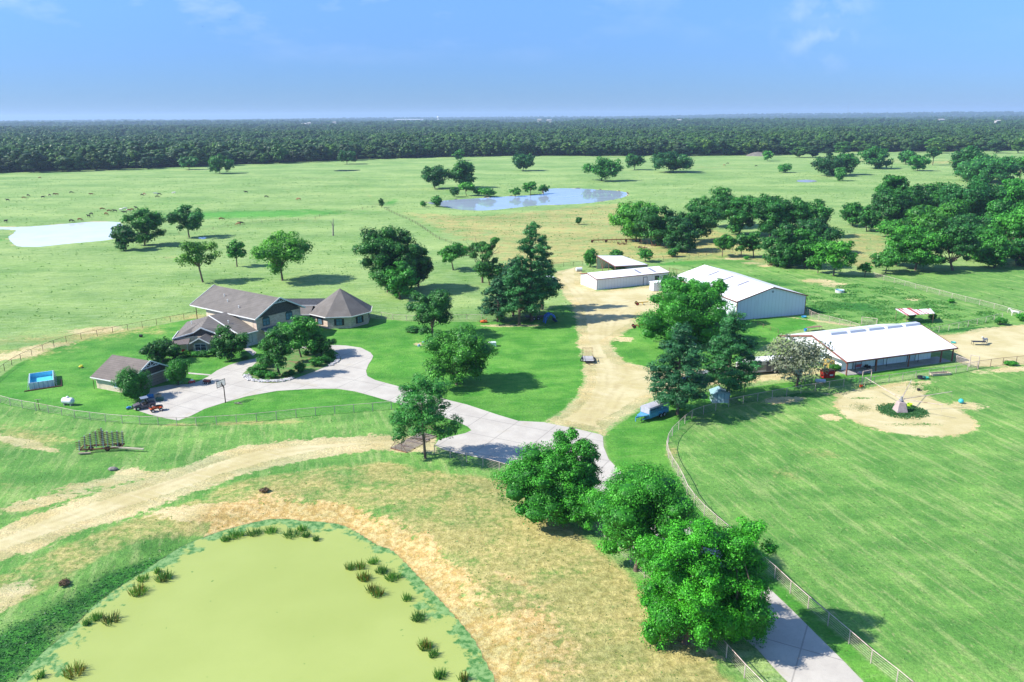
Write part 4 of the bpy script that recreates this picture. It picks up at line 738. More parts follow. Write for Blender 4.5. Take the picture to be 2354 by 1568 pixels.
#@@PART3
# ================================================================ TREES
def leaf_mat(name, dark, light, trans=.35, wax=.35):
    t = NT(name); tone = t.attr('tone'); oi = t.n('ObjectInfo')
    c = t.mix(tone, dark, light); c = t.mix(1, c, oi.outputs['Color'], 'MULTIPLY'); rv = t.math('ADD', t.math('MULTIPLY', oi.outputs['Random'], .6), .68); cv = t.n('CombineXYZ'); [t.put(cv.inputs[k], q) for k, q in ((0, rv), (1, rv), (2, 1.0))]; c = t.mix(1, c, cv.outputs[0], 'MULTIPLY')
    t.put(t.b.inputs['Base Color'], c); t.b.inputs['Roughness'].default_value = wax + .15; t.b.inputs['Specular IOR Level'].default_value = .3
    tr = t.n('BsdfTranslucent'); t.put(tr.inputs['Color'], t.mix(.4, c, (.06, .22, .02))); mx = t.n('MixShader'); mx.inputs[0].default_value = trans
    out = t.t.nodes['Material Output']; t.t.links.new(t.b.outputs[0], mx.inputs[1]); t.t.links.new(tr.outputs[0], mx.inputs[2]); t.t.links.new(mx.outputs[0], out.inputs[0]); return t.m
LEAF = leaf_mat('leaves', (.014, .085, .012), (.085, .310, .036), .22); NEEDLE = leaf_mat('pine_needles', (.011, .068, .020), (.062, .240, .058), .15); TWIG = leaf_mat('grey_twigs', (.10, .12, .08), (.20, .23, .16), .2)
BARK = mat('bark', (.13, .095, .07), .95, .3, 3); BARKG = mat('grey_bark', (.22, .20, .17), .95, .3, 3)
def leaves(lumps, n, size, aspect=.6, up=.25, fill=.5, r_=None, solid=None):
    """lumps: (cx,cy,cz,rx,ry,rz,tone) -> arrays for leaf quads."""
    r = r_ or rng; Lm = np.array(lumps); n0 = n; n = int(n * 2.6) if solid else n; wgt = (Lm[:, 3] * Lm[:, 4] * Lm[:, 5]) ** (2 / 3); idx = r.choice(len(Lm), n, p=wgt / wgt.sum()); l = Lm[idx]
    d = r.normal(size=(n, 3)); d /= np.linalg.norm(d, axis=1)[:, None]; flip = (d[:, 2] < 0) & (r.random(n) < .35); d[flip, 2] *= -1
    rad = 1.12 - fill * r.random(n) ** 1.5 * 1.3; bump_ = 1 + .16 * np.sin(d[:, 0] * 7 + idx) * np.cos(d[:, 1] * 6 + idx * 2) + .11 * r.normal(size=n)
    c = l[:, :3] + d * l[:, 3:6] * (rad * bump_)[:, None]
    if solid:                                # keep only leaves on the exposed outside of the crown
        keep = np.ones(n, bool)
        for q in solid: keep &= (((c - np.array(q[:3])) / (np.array(q[3:6]) * .74)) ** 2).sum(1) > 1
        k = np.flatnonzero(keep)[:n0]; c, d, l, n = c[k], d[k], l[k], len(k)
    nr = d * 1.15 + r.normal(size=(n, 3)) * .42; nr[:, 2] += up; nr /= np.linalg.norm(nr, axis=1)[:, None]
    a = np.cross(nr, r.normal(size=(n, 3))); a /= np.linalg.norm(a, axis=1)[:, None]; b = np.cross(nr, a)
    s = size * (.45 + 1.0 * r.random(n) ** 1.6); a *= s[:, None]; b *= (s * aspect)[:, None]
    V = np.stack([c - a, c - b * .9 + a * .1, c + a, c + b], 1).reshape(-1, 3); F = np.arange(4 * n).reshape(n, 4)
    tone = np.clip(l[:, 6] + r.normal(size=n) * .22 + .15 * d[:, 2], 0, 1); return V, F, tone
def cube_sphere(k):
    V = []; F = []; g = np.linspace(-1, 1, k + 1)
    for ax in range(3):
        for sg in (-1, 1):
            o = len(V)
            for a in g:
                for b in g:
                    p = [0, 0, 0]; p[ax] = sg; p[(ax + 1) % 3] = a * sg; p[(ax + 2) % 3] = b; V.append(p)
            F += [(o + i * (k + 1) + j, o + (i + 1) * (k + 1) + j, o + (i + 1) * (k + 1) + j + 1, o + i * (k + 1) + j + 1) for i in range(k) for j in range(k)]
    V = np.array(V, float); V /= np.linalg.norm(V, axis=1)[:, None]; return V, np.array(F)
def add_core(V, F, tone, lumps, k, sc, r):     # closed lumps inside the crown; inner shade is put into their dark tone
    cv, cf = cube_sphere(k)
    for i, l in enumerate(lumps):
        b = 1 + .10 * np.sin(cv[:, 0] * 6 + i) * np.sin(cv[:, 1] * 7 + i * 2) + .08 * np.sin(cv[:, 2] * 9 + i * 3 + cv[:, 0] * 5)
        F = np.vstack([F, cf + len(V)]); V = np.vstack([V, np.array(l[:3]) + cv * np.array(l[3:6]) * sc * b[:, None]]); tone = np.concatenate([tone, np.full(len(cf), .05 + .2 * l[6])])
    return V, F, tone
def limb_tubes(m, base, tips, r0, h0, bend=.25):
    for q, rr in tips:
        p = Vector(base); q = Vector(q); mid = p.lerp(q, .5) + Vector((random.uniform(-1, 1), random.uniform(-1, 1), random.uniform(-.2, .6))) * (q - p).length * bend * .5
        m.tube(p, mid, rr, rr * .7, 6, False); m.tube(mid, q, rr * .7, rr * .25, 5, False)
def crown_lumps(kind, h, w, seed):
    r = np.random.default_rng(seed); R_ = w / 2; L = []
    if kind in ('oak', 'round', 'open', 'dense', 'drape'):
        cz, rz = {'oak': (.56, .40), 'round': (.49, .46), 'open': (.66, .30), 'dense': (.50, .47), 'drape': (.48, .48)}[kind]
        n = {'oak': 32, 'round': 38, 'open': 20, 'dense': 52, 'drape': 44}[kind]; lr = {'oak': .31, 'round': .33, 'open': .30, 'dense': .33, 'drape': .30}[kind]
        for i in range(n):
            d = r.normal(size=3); d /= np.linalg.norm(d); d[2] = abs(d[2]) if r.random() < .3 else d[2]
            q = r.uniform(.5, .88) if i > n // 4 else r.uniform(.1, .45); s = lr * r.uniform(.6, 1.2)
            # broader low down, narrower at the top; big lobes push the outline in and out
            az = math.atan2(d[1], d[0]); lobe = 1 + .09 * math.sin(az * 3 + seed) + .05 * math.sin(az * 5 + seed * 2)
            L.append((d[0] * R_ * q * lobe, d[1] * R_ * q * lobe, h * (cz + rz * d[2] * q), R_ * s, R_ * s, max(R_ * s * .72, h * .05), r.uniform(.2, .8)))
        if kind == 'drape':
            for i in range(22): a = r.uniform(0, 6.28); q = r.uniform(.3, .78); L.append((math.cos(a) * R_ * q, math.sin(a) * R_ * q, h * r.uniform(.10, .34), R_ * .26, R_ * .26, h * .12, r.uniform(.2, .7)))
    elif kind == 'pine':
        k = 11
        for i in range(k):
            f = i / (k - 1); z = h * (.24 + .70 * f); rr = R_ * (1.0 - .80 * f ** 1.5) * (.72 if i == 0 else 1); nn = max(3, int(7 - 3.5 * f))
            a0 = r.uniform(0, 6.28)
            for j in range(nn):
                if r.random() < .12 and f < .8: continue
                a = a0 + 6.283 * j / nn + r.uniform(-.3, .3); q = rr * r.uniform(.55, .95); s = R_ * r.uniform(.24, .38) * (1 - .35 * f)
                L.append((math.cos(a) * q, math.sin(a) * q, z + r.uniform(-.03, .03) * h, s, s, s * .5, r.uniform(.1, .9)))
                if rr > R_ * .5: L.append((math.cos(a) * q * .5, math.sin(a) * q * .5, z - .01 * h, s * .6, s * .6, s * .35, r.uniform(.1, .5)))
            if f > .5: L.append((0, 0, z + .02 * h, R_ * .22, R_ * .22, R_ * .22, .5))
        L.append((0, 0, h * .965, R_ * .13, R_ * .13, h * .035, .7))
    elif kind == 'openpine':
        for i in range(34):
            f = r.random(); z = h * (.42 + .54 * f); a = r.uniform(0, 6.28); rr = R_ * (1.05 - .55 * f ** 1.3) * r.uniform(.35, .95); s = R_ * r.uniform(.22, .34)
            L.append((math.cos(a) * rr, math.sin(a) * rr, z, s, s, s * .6, r.uniform(.2, .85)))
        for a, z in ((3.4, .30), (3.0, .36), (.3, .28), (.1, .35), (2.7, .26)): L.append((math.cos(a) * R_ * .75, math.sin(a) * R_ * .75, h * z, R_ * .2, R_ * .2, R_ * .13, .4))
        L.append((0, 0, h * .95, R_ * .3, R_ * .3, R_ * .25, .6))
    elif kind == 'bush':
        for i in range(16):
            d = r.normal(size=3); d /= np.linalg.norm(d); q = r.uniform(.2, .68); s = r.uniform(.42, .58)
            L.append((d[0] * R_ * q, d[1] * R_ * q, h * (.5 + .45 * d[2] * q), R_ * s, R_ * s, h * .5 * s * 1.1, r.uniform(.3, .7)))
    elif kind == 'gnarl':
        for i in range(15):
            a = r.uniform(0, 6.28); q = r.uniform(.25, .95); L.append((math.cos(a) * R_ * q, math.sin(a) * R_ * q, h * (.95 - .45 * r.random() * (.5 + q)), R_ * r.uniform(.13, .24), R_ * .2, R_ * .13, r.uniform(.2, .7)))
    return L
def sublumps(L, k, r, f=.46):
    out = []
    for l in L:
        out.append((*l[:3], l[3] * .86, l[4] * .86, l[5] * .86, l[6]))
        for _ in range(k):
            d = r.normal(size=3); d /= np.linalg.norm(d); d[2] = abs(d[2]) if r.random() < .6 else d[2]; q = r.uniform(.62, .95); s = f * r.uniform(.6, 1.25)
            out.append((l[0] + d[0] * l[3] * q, l[1] + d[1] * l[4] * q, l[2] + d[2] * l[5] * q, l[3] * s, l[4] * s, l[5] * s * 1.05, min(1, max(0, l[6] + r.normal() * .3))))
    return out
def tree_meshes(kind, h, w, seed, n, leafm=LEAF, barkm=BARK, tr_scale=1.0, trunk_z=None):
    random.seed(seed); r = np.random.default_rng(seed + 999); L = crown_lumps(kind, h, w, seed)
    pa = w * h * .75; size = math.sqrt(pa / n) * 1.95; asp = .66
    if 'pine' in kind: size *= 1.25; asp = .36
    L0 = L; L = sublumps(L, 5 if n > 12000 else 3, r) if kind != 'gnarl' and leafm is not TWIG else L
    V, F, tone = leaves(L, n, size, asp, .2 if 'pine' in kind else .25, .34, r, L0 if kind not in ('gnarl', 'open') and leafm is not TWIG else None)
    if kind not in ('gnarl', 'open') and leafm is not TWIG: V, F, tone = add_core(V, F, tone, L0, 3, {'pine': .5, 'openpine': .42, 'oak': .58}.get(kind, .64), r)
    L = L0
    crown = npmesh('crown', V, F, leafm, None, dict(tone=tone))
    m = MB(); r0 = max(.14, h * .021) * tr_scale; pine = 'pine' in kind
    if kind == 'bush':
        for i in range(4): a = random.uniform(0, 6.28); m.tube((0, 0, -.1), (math.cos(a) * w * .2, math.sin(a) * w * .2, h * .6), r0 * .5, r0 * .2, 5, False)
    elif pine:
        lx = random.uniform(-.3, .3); m.tube((0, 0, -.2), (lx, 0, h * .5), r0 * .95, r0 * .7, 8, False); m.tube((lx, 0, h * .5), (0, 0, h * .97), r0 * .7, r0 * .12, 7, False)
        for l in L[:: 2 if kind == 'pine' else 1]:
            z0 = l[2] - .05 * h; m.tube((lx * .5, 0, z0), (l[0], l[1], l[2]), r0 * .22, r0 * .08, 5, False)
        for i in range(9): a = random.uniform(0, 6.28); z = h * random.uniform(.2, .4); m.tube((0, 0, z), (math.cos(a) * w * .18, math.sin(a) * w * .18, z + .2), .05, .02, 4, False)
    else:
        fk = {'oak': .27, 'round': .17, 'open': .34, 'dense': .14, 'drape': .12, 'gnarl': .3}[kind] * h; lean = Vector((random.uniform(-.05, .05) * h, random.uniform(-.03, .03) * h, fk))
        m.tube((0, 0, -.2), (0, 0, .25), r0 * 1.45, r0 * 1.05, 8, False); m.tube((0, 0, .25), lean, r0 * 1.05, r0 * .85, 8, False)
        big = sorted(L, key=lambda l: -l[3])[:14 if kind != 'gnarl' else 15]
        limb_tubes(m, lean, [((l[0] * .85, l[1] * .85, l[2]), r0 * random.uniform(.3, .55)) for l in big], r0, fk, .35)
        if kind == 'gnarl':
            for i in range(16): a = random.uniform(0, 6.28); q = w * random.uniform(.3, .6); m.tube((math.cos(a) * q * .4, math.sin(a) * q * .4, h * .6), (math.cos(a) * q, math.sin(a) * q, h * random.uniform(.55, .98)), .1, .03, 4, False)
    trunk = bpy.data.meshes.new('trunk'); trunk.from_pydata(m.v, [], m.f); trunk.materials.append(barkm); trunk.polygons.foreach_set('use_smooth', [True] * len(trunk.polygons)); return crown, trunk
def place_tree(label, x, y, h, w, kind='oak', tint=(1, 1, 1), cat='tree', name=None, group=None, n=None, seed=None, leafm=None, barkm=None, depth=1.0, ts=1.0):
    global TS
    TS += 1; seed = seed or TS * 13; d = math.hypot(x, y, CH); pxm = 796 / d; area = w * h * pxm * pxm * .8; n = n or int(min(70000, max(700, area * 5)))
    name = name or {'pine': 'pine_tree', 'openpine': 'pine_tree', 'bush': 'bush', 'oak': 'oak_tree'}.get(kind, 'tree')
    c, t = tree_meshes(kind, h, w, seed, n, leafm or (NEEDLE if 'pine' in kind else LEAF), barkm or BARK, ts)
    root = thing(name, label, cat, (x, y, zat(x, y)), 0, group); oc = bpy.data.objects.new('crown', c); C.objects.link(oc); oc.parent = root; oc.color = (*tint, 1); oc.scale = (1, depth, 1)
    ot = bpy.data.objects.new('trunk' if kind != 'bush' else 'stem', t); C.objects.link(ot); ot.parent = root; return root
TS = 0
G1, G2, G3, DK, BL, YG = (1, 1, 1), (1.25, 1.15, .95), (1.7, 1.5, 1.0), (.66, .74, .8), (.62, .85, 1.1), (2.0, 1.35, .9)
def tp(label, bx, by, top, x0, x1, kind='oak', tint=G1, **k):      # base pixel, top row, crown columns -> metres
    g = U(bx, by); h = hgt(bx, by, top); w = (U(x1, by)[0] - U(x0, by)[0]) * (1.0 if 'pine' in kind else 1.07); return place_tree(label, g[0], g[1], max(h, .8), w, kind, tint, **k)
# lawn and meadow trees
tp('medium green oak on the mown lawn between the drive and the dirt yard', 1050, 884, 727, 976, 1136, 'round', (1.1, 1.1, 1), seed=31)
tp('rounded oak just left of and behind the lawn oak, right of the octagon', 995, 775, 650, 940, 1052, 'round', (1.0, 1.08, 1), seed=44)
tp('tall dark oak at the left of the clump behind the octagon', 893, 672, 510, 830, 962, 'dense', (.62, .75, .75), seed=45)
tp('lighter feathery tree in the middle of the clump behind the octagon', 945, 664, 546, 884, 985, 'dense', (.95, .92, .95), seed=46)
tp('bushy green tree in front of the clump behind the octagon', 920, 688, 598, 878, 958, 'dense', (.85, 1.15, .9), seed=47)
tp('dark oak with bare limbs at the right of the clump behind the octagon', 962, 660, 578, 936, 1006, 'round', (.55, .65, .75), seed=48)
tp('small spreading oak standing alone behind the tall pine group', 1042, 621, 552, 1001, 1070, 'oak', (.8, .9, .85), seed=49)
tp('gnarled thin oak with bare branches left of the pine group', 1109, 650, 543, 1060, 1146, 'gnarl', (.8, .85, .85), ts=1.1, seed=50)
tp('sparse lower crowned oak at the foot of the gnarled oak', 1125, 655, 590, 1085, 1160, 'oak', (.75, .8, .85), seed=51)
tp('shorter pine at the left of the pine group', 1143.7, 740, 640, 1086, 1180, 'pine', (.95, 1.05, 1), seed=52)
tp('slim pine second from the left in the pine group', 1180, 728, 598, 1130, 1225, 'pine', (.85, .95, 1), seed=53)
tp('pine with front trunk in the middle of the pine group', 1193.4, 748, 590, 1148, 1250, 'pine', (.85, .95, 1), seed=54)
tp('tallest dark pine of the pine group beside the dirt yard', 1222, 738, 516, 1165, 1276, 'pine', (.78, .9, .95), seed=55)
tp('full pine at the right of the pine group over the parked trailer', 1246, 712, 540, 1196, 1278, 'pine', (.8, .92, .95), seed=56)
tp('bright yellow green open tree on a tall bare trunk behind the house', 466, 649, 546, 401, 503, 'open', YG, seed=57)
tp('small dark upright tree between the two bright green trees', 545, 613, 541, 518, 566, 'oak', (.8, .9, .9), seed=58)
tp('broad bright green tree right of the small dark tree', 649.6, 645, 535, 584, 720, 'oak', (1.8, 1.5, .9), seed=59)
tp('dark green tree on its own to the right of the white pond', 435, 546, 468, 394, 468, 'oak', (.7, .85, 1), seed=60)
tp('left tree of the pair at the white pond end', 289.6, 575, 509, 249, 312, 'round', (.75, .85, .8), seed=61)
tp('taller right tree of the pair at the white pond end', 332.5, 565, 475.5, 285, 366, 'round', (.9, .95, .75), seed=62)
tp('round tree at the far meadow edge, left of its neighbour', 435, 390, 357, 414, 454, 'round', (.75, .85, .95), seed=63)  # bluish dark tints on the far trees put distance haze into the leaf colour
tp('larger round tree at the far meadow edge, right of its neighbour', 505.6, 399, 356, 482, 535, 'round', (.65, .72, .75), seed=64)
tp('dark tree against the woods behind the far dark pond', 798, 377.4, 342, 777, 820, 'round', (.6, .7, .75), seed=65)
tp('dark dense tree left in the pair above the lake', 1000, 434, 379, 972, 1036, 'dense', (.65, .8, .85), seed=66)
tp('tall green tree right in the pair above the lake', 1061, 432, 369, 1030, 1095, 'dense', (1.0, 1.15, .8), seed=67)
tp('wide dark tree alone in the far meadow centre', 1202, 393, 352, 1178, 1232, 'dense', (.62, .78, .95), seed=68)
tp('small tree against the woods above the lake trees', 1053, 369, 341, 1040, 1066, 'round', (.7, .8, .85), seed=69)
tp('broad spreading oak right of the lake', 1383, 416, 365, 1344, 1430, 'oak', (.72, .85, .9), seed=70)
tp('irregular small oak behind the broad spreading oak', 1459, 391, 353, 1432, 1480, 'oak', (.7, .82, .85), seed=71)
tp('massive wide dark oak before the far woods', 1543, 396, 348, 1497, 1588, 'dense', (.55, .72, .85), seed=72)
tp('small light tree near the grey mound by the far woods', 1764, 370.5, 347, 1748, 1780, 'oak', (.9, 1.0, .95), seed=73)
tp('low round bush in the right far meadow', 1803.7, 397, 377, 1786, 1822, 'bush', (.7, .9, .9), cat='bush', seed=74)
tp('dark spreading oak left of the small meadow pool trees', 1905, 404.8, 356, 1878, 1952, 'round', (.6, .72, .8), seed=75)
tp('taller dark oak behind the small meadow pool trees', 1946, 402, 347, 1914, 1976, 'round', (.6, .74, .82), seed=76)
tp('small bright bush at the foot of the dark meadow oaks', 1931, 416, 385, 1918, 1944, 'bush', (1.1, 1.2, 1.1), cat='bush', seed=77)
tp('green tree left in the row beyond the right meadow', 2014, 388, 339, 1988, 2060, 'round', (.8, .95, 1.0), seed=78)
tp('bluish green tree in the middle of the row beyond the right meadow', 2082, 378, 345, 2058, 2102, 'round', (.8, .95, 1.1), seed=79)
tp('round green tree right in the row beyond the right meadow', 2109, 393, 353, 2086, 2136, 'round', (.8, 1.0, .95), seed=80)
tp('tall thin trunked tree beyond the round tree in the right meadow', 2144, 380, 338, 2124, 2168, 'open', (.8, .9, .85), seed=81)
tp('small bush alone on the dry meadow below the lake', 1330, 516, 499, 1321, 1338, 'bush', (.9, 1.1, .8), cat='bush', seed=82)
tp('small upright tree at the meeting of the pasture tracks', 877, 477, 453, 871, 884, 'round', (.7, .9, .7), seed=83)
for i, (lb, a) in enumerate([('dark low bush on the left lake bank', (1044, 453, 428, 1030, 1056)), ('loose light green tree on the left lake bank', (1072, 450, 418, 1052, 1092)), ('small green tree on the lake bank beside the loose one', (1099, 450, 430, 1086, 1110)),
        ('wide shrub on the lake bank left of centre', (1121, 452, 430, 1102, 1140)), ('pale shrub on the lake bank alone', (1185, 450, 430, 1172, 1200)), ('darker taller tree on the lake bank', (1219, 447, 414, 1201, 1238)), ('shrub at the right end of the lake bank row', (1249.5, 444, 421, 1237, 1263)),
        ('bright bush at the left lake tip', (1007.5, 475, 450, 991, 1022)), ('round bright bush left of the lake tip', (971, 476, 461, 963, 979))]):
    tp(lb, *a, 'bush' if i in (0, 3, 7, 8) else 'oak', [(.6, .75, .7), (1.2, 1.2, 1), (.9, 1, .9), (1.1, 1.15, .9), (1.1, 1.1, 1), (.8, .95, .75), (1, 1.1, .9), (1.2, 1.3, .9), (1.2, 1.35, .9)][i], group='trees and shrubs on the lake bank', cat='bush' if i in (0, 3, 7, 8) else 'tree', seed=90 + i)
# thicket behind the barns
for i, (lb, bx, by, tpy, x0, x1, kd, tn) in enumerate([
    ('bright light topped tree at the left end of the barn thicket', 1462, 555, 456, 1418, 1520, 'dense', (1.35, 1.25, .85)), ('dark tree inside the left end of the barn thicket', 1500, 565, 470, 1450, 1548, 'dense', (.8, .9, .85)),
    ('grey green willow like tree in front of the barn thicket', 1565, 577, 492, 1520, 1604, 'drape', (.72, .85, .9)), ('dark broad tree behind the willow like tree', 1598, 556, 458, 1548, 1644, 'dense', (.62, .78, .75)),
    ('high green oak at the back of the barn thicket', 1642, 522, 427, 1590, 1694, 'oak', (.85, .95, .8)), ('rounded dark tree in the centre of the barn thicket', 1698, 540, 444, 1652, 1744, 'dense', (.58, .76, .8)),
    ('dark wide tree right of centre in the barn thicket', 1770, 545, 446, 1722, 1824, 'dense', (.55, .74, .78)), ('dark tree next to the right end of the barn thicket', 1824, 545, 448, 1786, 1872, 'dense', (.55, .72, .74)), ('loose tree at the right end of the barn thicket', 1882, 545, 458, 1846, 1916, 'oak', (.62, .78, .74)),
    ('small pale leaning tree at the near side of the thicket, leftmost', 1660, 590, 537, 1634, 1688, 'oak', (.9, 1.0, .85)), ('slender multi trunk tree beside the small pale tree', 1703, 592, 529, 1680, 1724, 'oak', (.85, .95, .85)), ('slender tree third along the near thicket edge', 1732, 592, 527, 1710, 1756, 'oak', (.85, 1.0, .85)),
    ('large drooping green tree at the near thicket edge', 1800, 612, 514, 1758, 1852, 'drape', (.8, .95, .82)), ('grey green drooping tree beside the bright thicket tree', 1850, 616, 518, 1822, 1896, 'drape', (.68, .82, .8)), ('shaded tree behind the drooping trees', 1868, 580, 500, 1830, 1925, 'dense', (.6, .75, .75)),
    ('bright green tree at the right of the near thicket edge', 1916, 634, 550, 1872, 1966, 'oak', (1.25, 1.35, .9)), ('small bright sapling left of the bright thicket tree', 1880, 628, 574, 1862, 1898, 'oak', (1.2, 1.3, .9)),
    ('little round tree left of the open shed', 1358, 614, 568, 1343, 1375, 'bush', (.75, 1.0, .75)), ('small tree behind the open shed roof', 1418, 592, 572, 1400, 1434, 'bush', (.75, .9, .85)), ('small bright round tree right of the open shed', 1484, 602, 572, 1465, 1503, 'oak', (1.2, 1.35, 1.0)), ('low bright shrub tree by the willow like tree', 1547, 590, 568, 1532, 1562, 'bush', (1.2, 1.3, 1.0))]):
    tp(lb, bx, by, tpy, x0, x1, kd, tn, group='trees of the thicket behind the barns', seed=120 + i)
# big woods at the right edge
for i, (lb, bx, by, tpy, x0, x1, kd, tn) in enumerate([
    ('dark tree furthest back left in the right hand woods', 2222, 408, 341, 2182, 2278, 'dense', (.55, .72, .78)), ('grey green tree furthest back in the right hand woods', 2262, 418, 366, 2190, 2320, 'dense', (.7, .88, .95)), ('light green tree furthest back at the frame edge', 2345, 415, 356, 2318, 2380, 'oak', (1.0, 1.1, .95)), ('green tree between the back rows of the right woods', 2300, 425, 362, 2262, 2336, 'dense', (.75, .95, 1.0)),
    ('bright crowned tree standing over the left of the right woods', 2045, 500, 394, 2003, 2084, 'dense', (.85, 1.05, .8)), ('very dark tree under the bright crowned tree', 2042, 520, 428, 1992, 2090, 'dense', (.48, .62, .62)), ('green tree at the left tip of the right woods', 1960, 520, 462, 1930, 1994, 'round', (.8, 1.0, .75)), ('conical cedar near the left tip of the right woods', 1992, 532, 474, 1962, 2018, 'dense', (.75, .88, .8)),
    ('dark spreading tree along the back of the right woods', 2096, 508, 424, 2050, 2142, 'dense', (.5, .64, .64)), ('dark tree beside the dark spreading one', 2152, 500, 418, 2108, 2192, 'dense', (.52, .66, .64)), ('huge blue green tree in the centre of the right woods', 2232, 535, 397, 2165, 2304, 'dense', (.62, .88, .88)), ('large tree right of the huge blue green tree', 2325, 520, 404, 2285, 2385, 'dense', (.7, .92, .9)),
    ('light yellow green tree in the middle of the right woods', 2150, 555, 456, 2092, 2210, 'round', (1.15, 1.15, .85)), ('tree in shade left of the yellow green one', 2118, 545, 480, 2078, 2150, 'dense', (.65, .85, .7)), ('low thicket tree at the near left of the right woods', 2050, 545, 503, 2014, 2085, 'bush', (.85, 1.0, .8)),
    ('large leafy green tree front left in the right woods', 2104, 622, 512, 2046, 2164, 'dense', (.95, 1.15, .75)), ('dark grey green tree front centre in the right woods', 2190, 622, 500, 2148, 2236, 'dense', (.6, .8, .78)), ('bright tree at the right front of the right woods', 2336, 600, 466, 2286, 2392, 'dense', (1.0, 1.2, .85)), ('mid green tree in front of the huge one', 2250, 600, 515, 2200, 2300, 'dense', (.7, .88, .75)),
    ('shaded tree at the front near the frame edge', 2285, 616, 540, 2246, 2328, 'dense', (.6, .78, .68)), ('shaded tree at the frame edge front', 2345, 612, 545, 2308, 2385, 'dense', (.6, .8, .72)), ('bright low tree before the right woods', 2036, 628, 572, 1997, 2074, 'oak', (1.1, 1.25, .85)), ('small sapling at the paddock fence corner', 1988, 636, 602, 1973, 2003, 'oak', (.9, 1.15, .75)),
    ('dark undergrowth tree between front left trees', 2060, 610, 545, 2040, 2100, 'dense', (.6, .78, .7)), ('undergrowth tree behind the front row', 2220, 575, 480, 2170, 2270, 'dense', (.6, .8, .75)), ('upper tree at the frame edge behind the bright tree', 2300, 560, 450, 2260, 2350, 'dense', (.65, .85, .85))]):
    tp(lb, bx, by, tpy, x0, x1, kd, tn, group='trees of the woods at the right', seed=160 + i)
# yard, island and house planting
tp('bushy maple on the turning circle island with slim trunk', 643, 863, 750, 588, 674, 'oak', (.85, 1.0, .8), seed=200)
tp('larger spreading tree at the back of the turning circle island', 692, 822, 725, 634, 744, 'oak', (.95, 1.12, .85), seed=201)
tp('small shrubby tree at the right of the island', 739, 822, 769, 712, 776, 'oak', (.7, .85, .75), seed=202)
tp('crape myrtle like tree in front of the house wing', 523, 827, 753, 478, 566, 'round', (.52, .62, .62), seed=203)
tp('dark shrub tree between garage and porch', 374, 832, 782, 334, 414, 'round', (.48, .58, .56), seed=204)
tp('large glossy rounded bush at the left corner of the garage', 308, 918, 848, 273, 346, 'bush', (.62, .95, .62), cat='bush', n=9000, seed=205)
tp('large rounded bush at the right corner of the garage', 410, 884, 826, 384, 436, 'bush', (.55, .85, .6), cat='bush', n=7000, seed=206)
# pines between barn and pasture fence, green tree, bare tree, leaning pine, roadside trees
tp('big bright leafy tree in front of the large white barn', 1560, 792, 632, 1462, 1664, 'drape', (.95, 1.25, .8), seed=210, depth=.8)
tp('leafy top rising behind the big bright tree beside the barn wall', 1622, 748, 626, 1560, 1668, 'round', (.8, 1.08, .75), seed=211, depth=.8)
tp('left hand pine of the two beside the blue trailer', 1557, 953, 750, 1470, 1622, 'pine', (1.0, 1.1, 1), seed=212)
tp('right hand pine behind the small pale blue shed', 1674, 918, 720, 1616, 1760, 'pine', (.9, 1.05, .95), seed=213)
bare = tp('half bare grey twiggy tree between the pines and the stable', 1832, 888, 767, 1758, 1892, 'round', (1, 1, 1), leafm=TWIG, barkm=BARK, n=5200, ts=1.2, seed=214)
tp('tall slim pine leaning beside the cattle guard', 978, 1054, 872, 892, 1048, 'openpine', (1.05, 1.3, .8), seed=215, ts=.9)
tp('nearest roadside tree row, leftmost glossy tree with a high limb', 1252, 1185, 1030, 1134, 1345, 'dense', (.9, 1.3, .7), seed=216)
tp('upright leafy limb cluster over the leftmost roadside tree', 1318, 1190, 984, 1250, 1384, 'oak', (.85, 1.25, .7), seed=217)
tp('low round roadside tree right of the leftmost one', 1335, 1215, 1100, 1286, 1400, 'dense', (.95, 1.35, .7), seed=218)
tp('large fine leaved roadside tree in the middle of the row', 1462, 1312, 1066, 1346, 1582, 'dense', (1.0, 1.35, .75), seed=219)
tp('nearest left crown of the roadside trees beside the drive', 1575, 1478, 1168, 1476, 1700, 'drape', (.92, 1.4, .6), seed=220)
tp('nearest right crown of the roadside trees hanging over the drive', 1682, 1470, 1160, 1610, 1788, 'drape', (.85, 1.3, .6), seed=221)
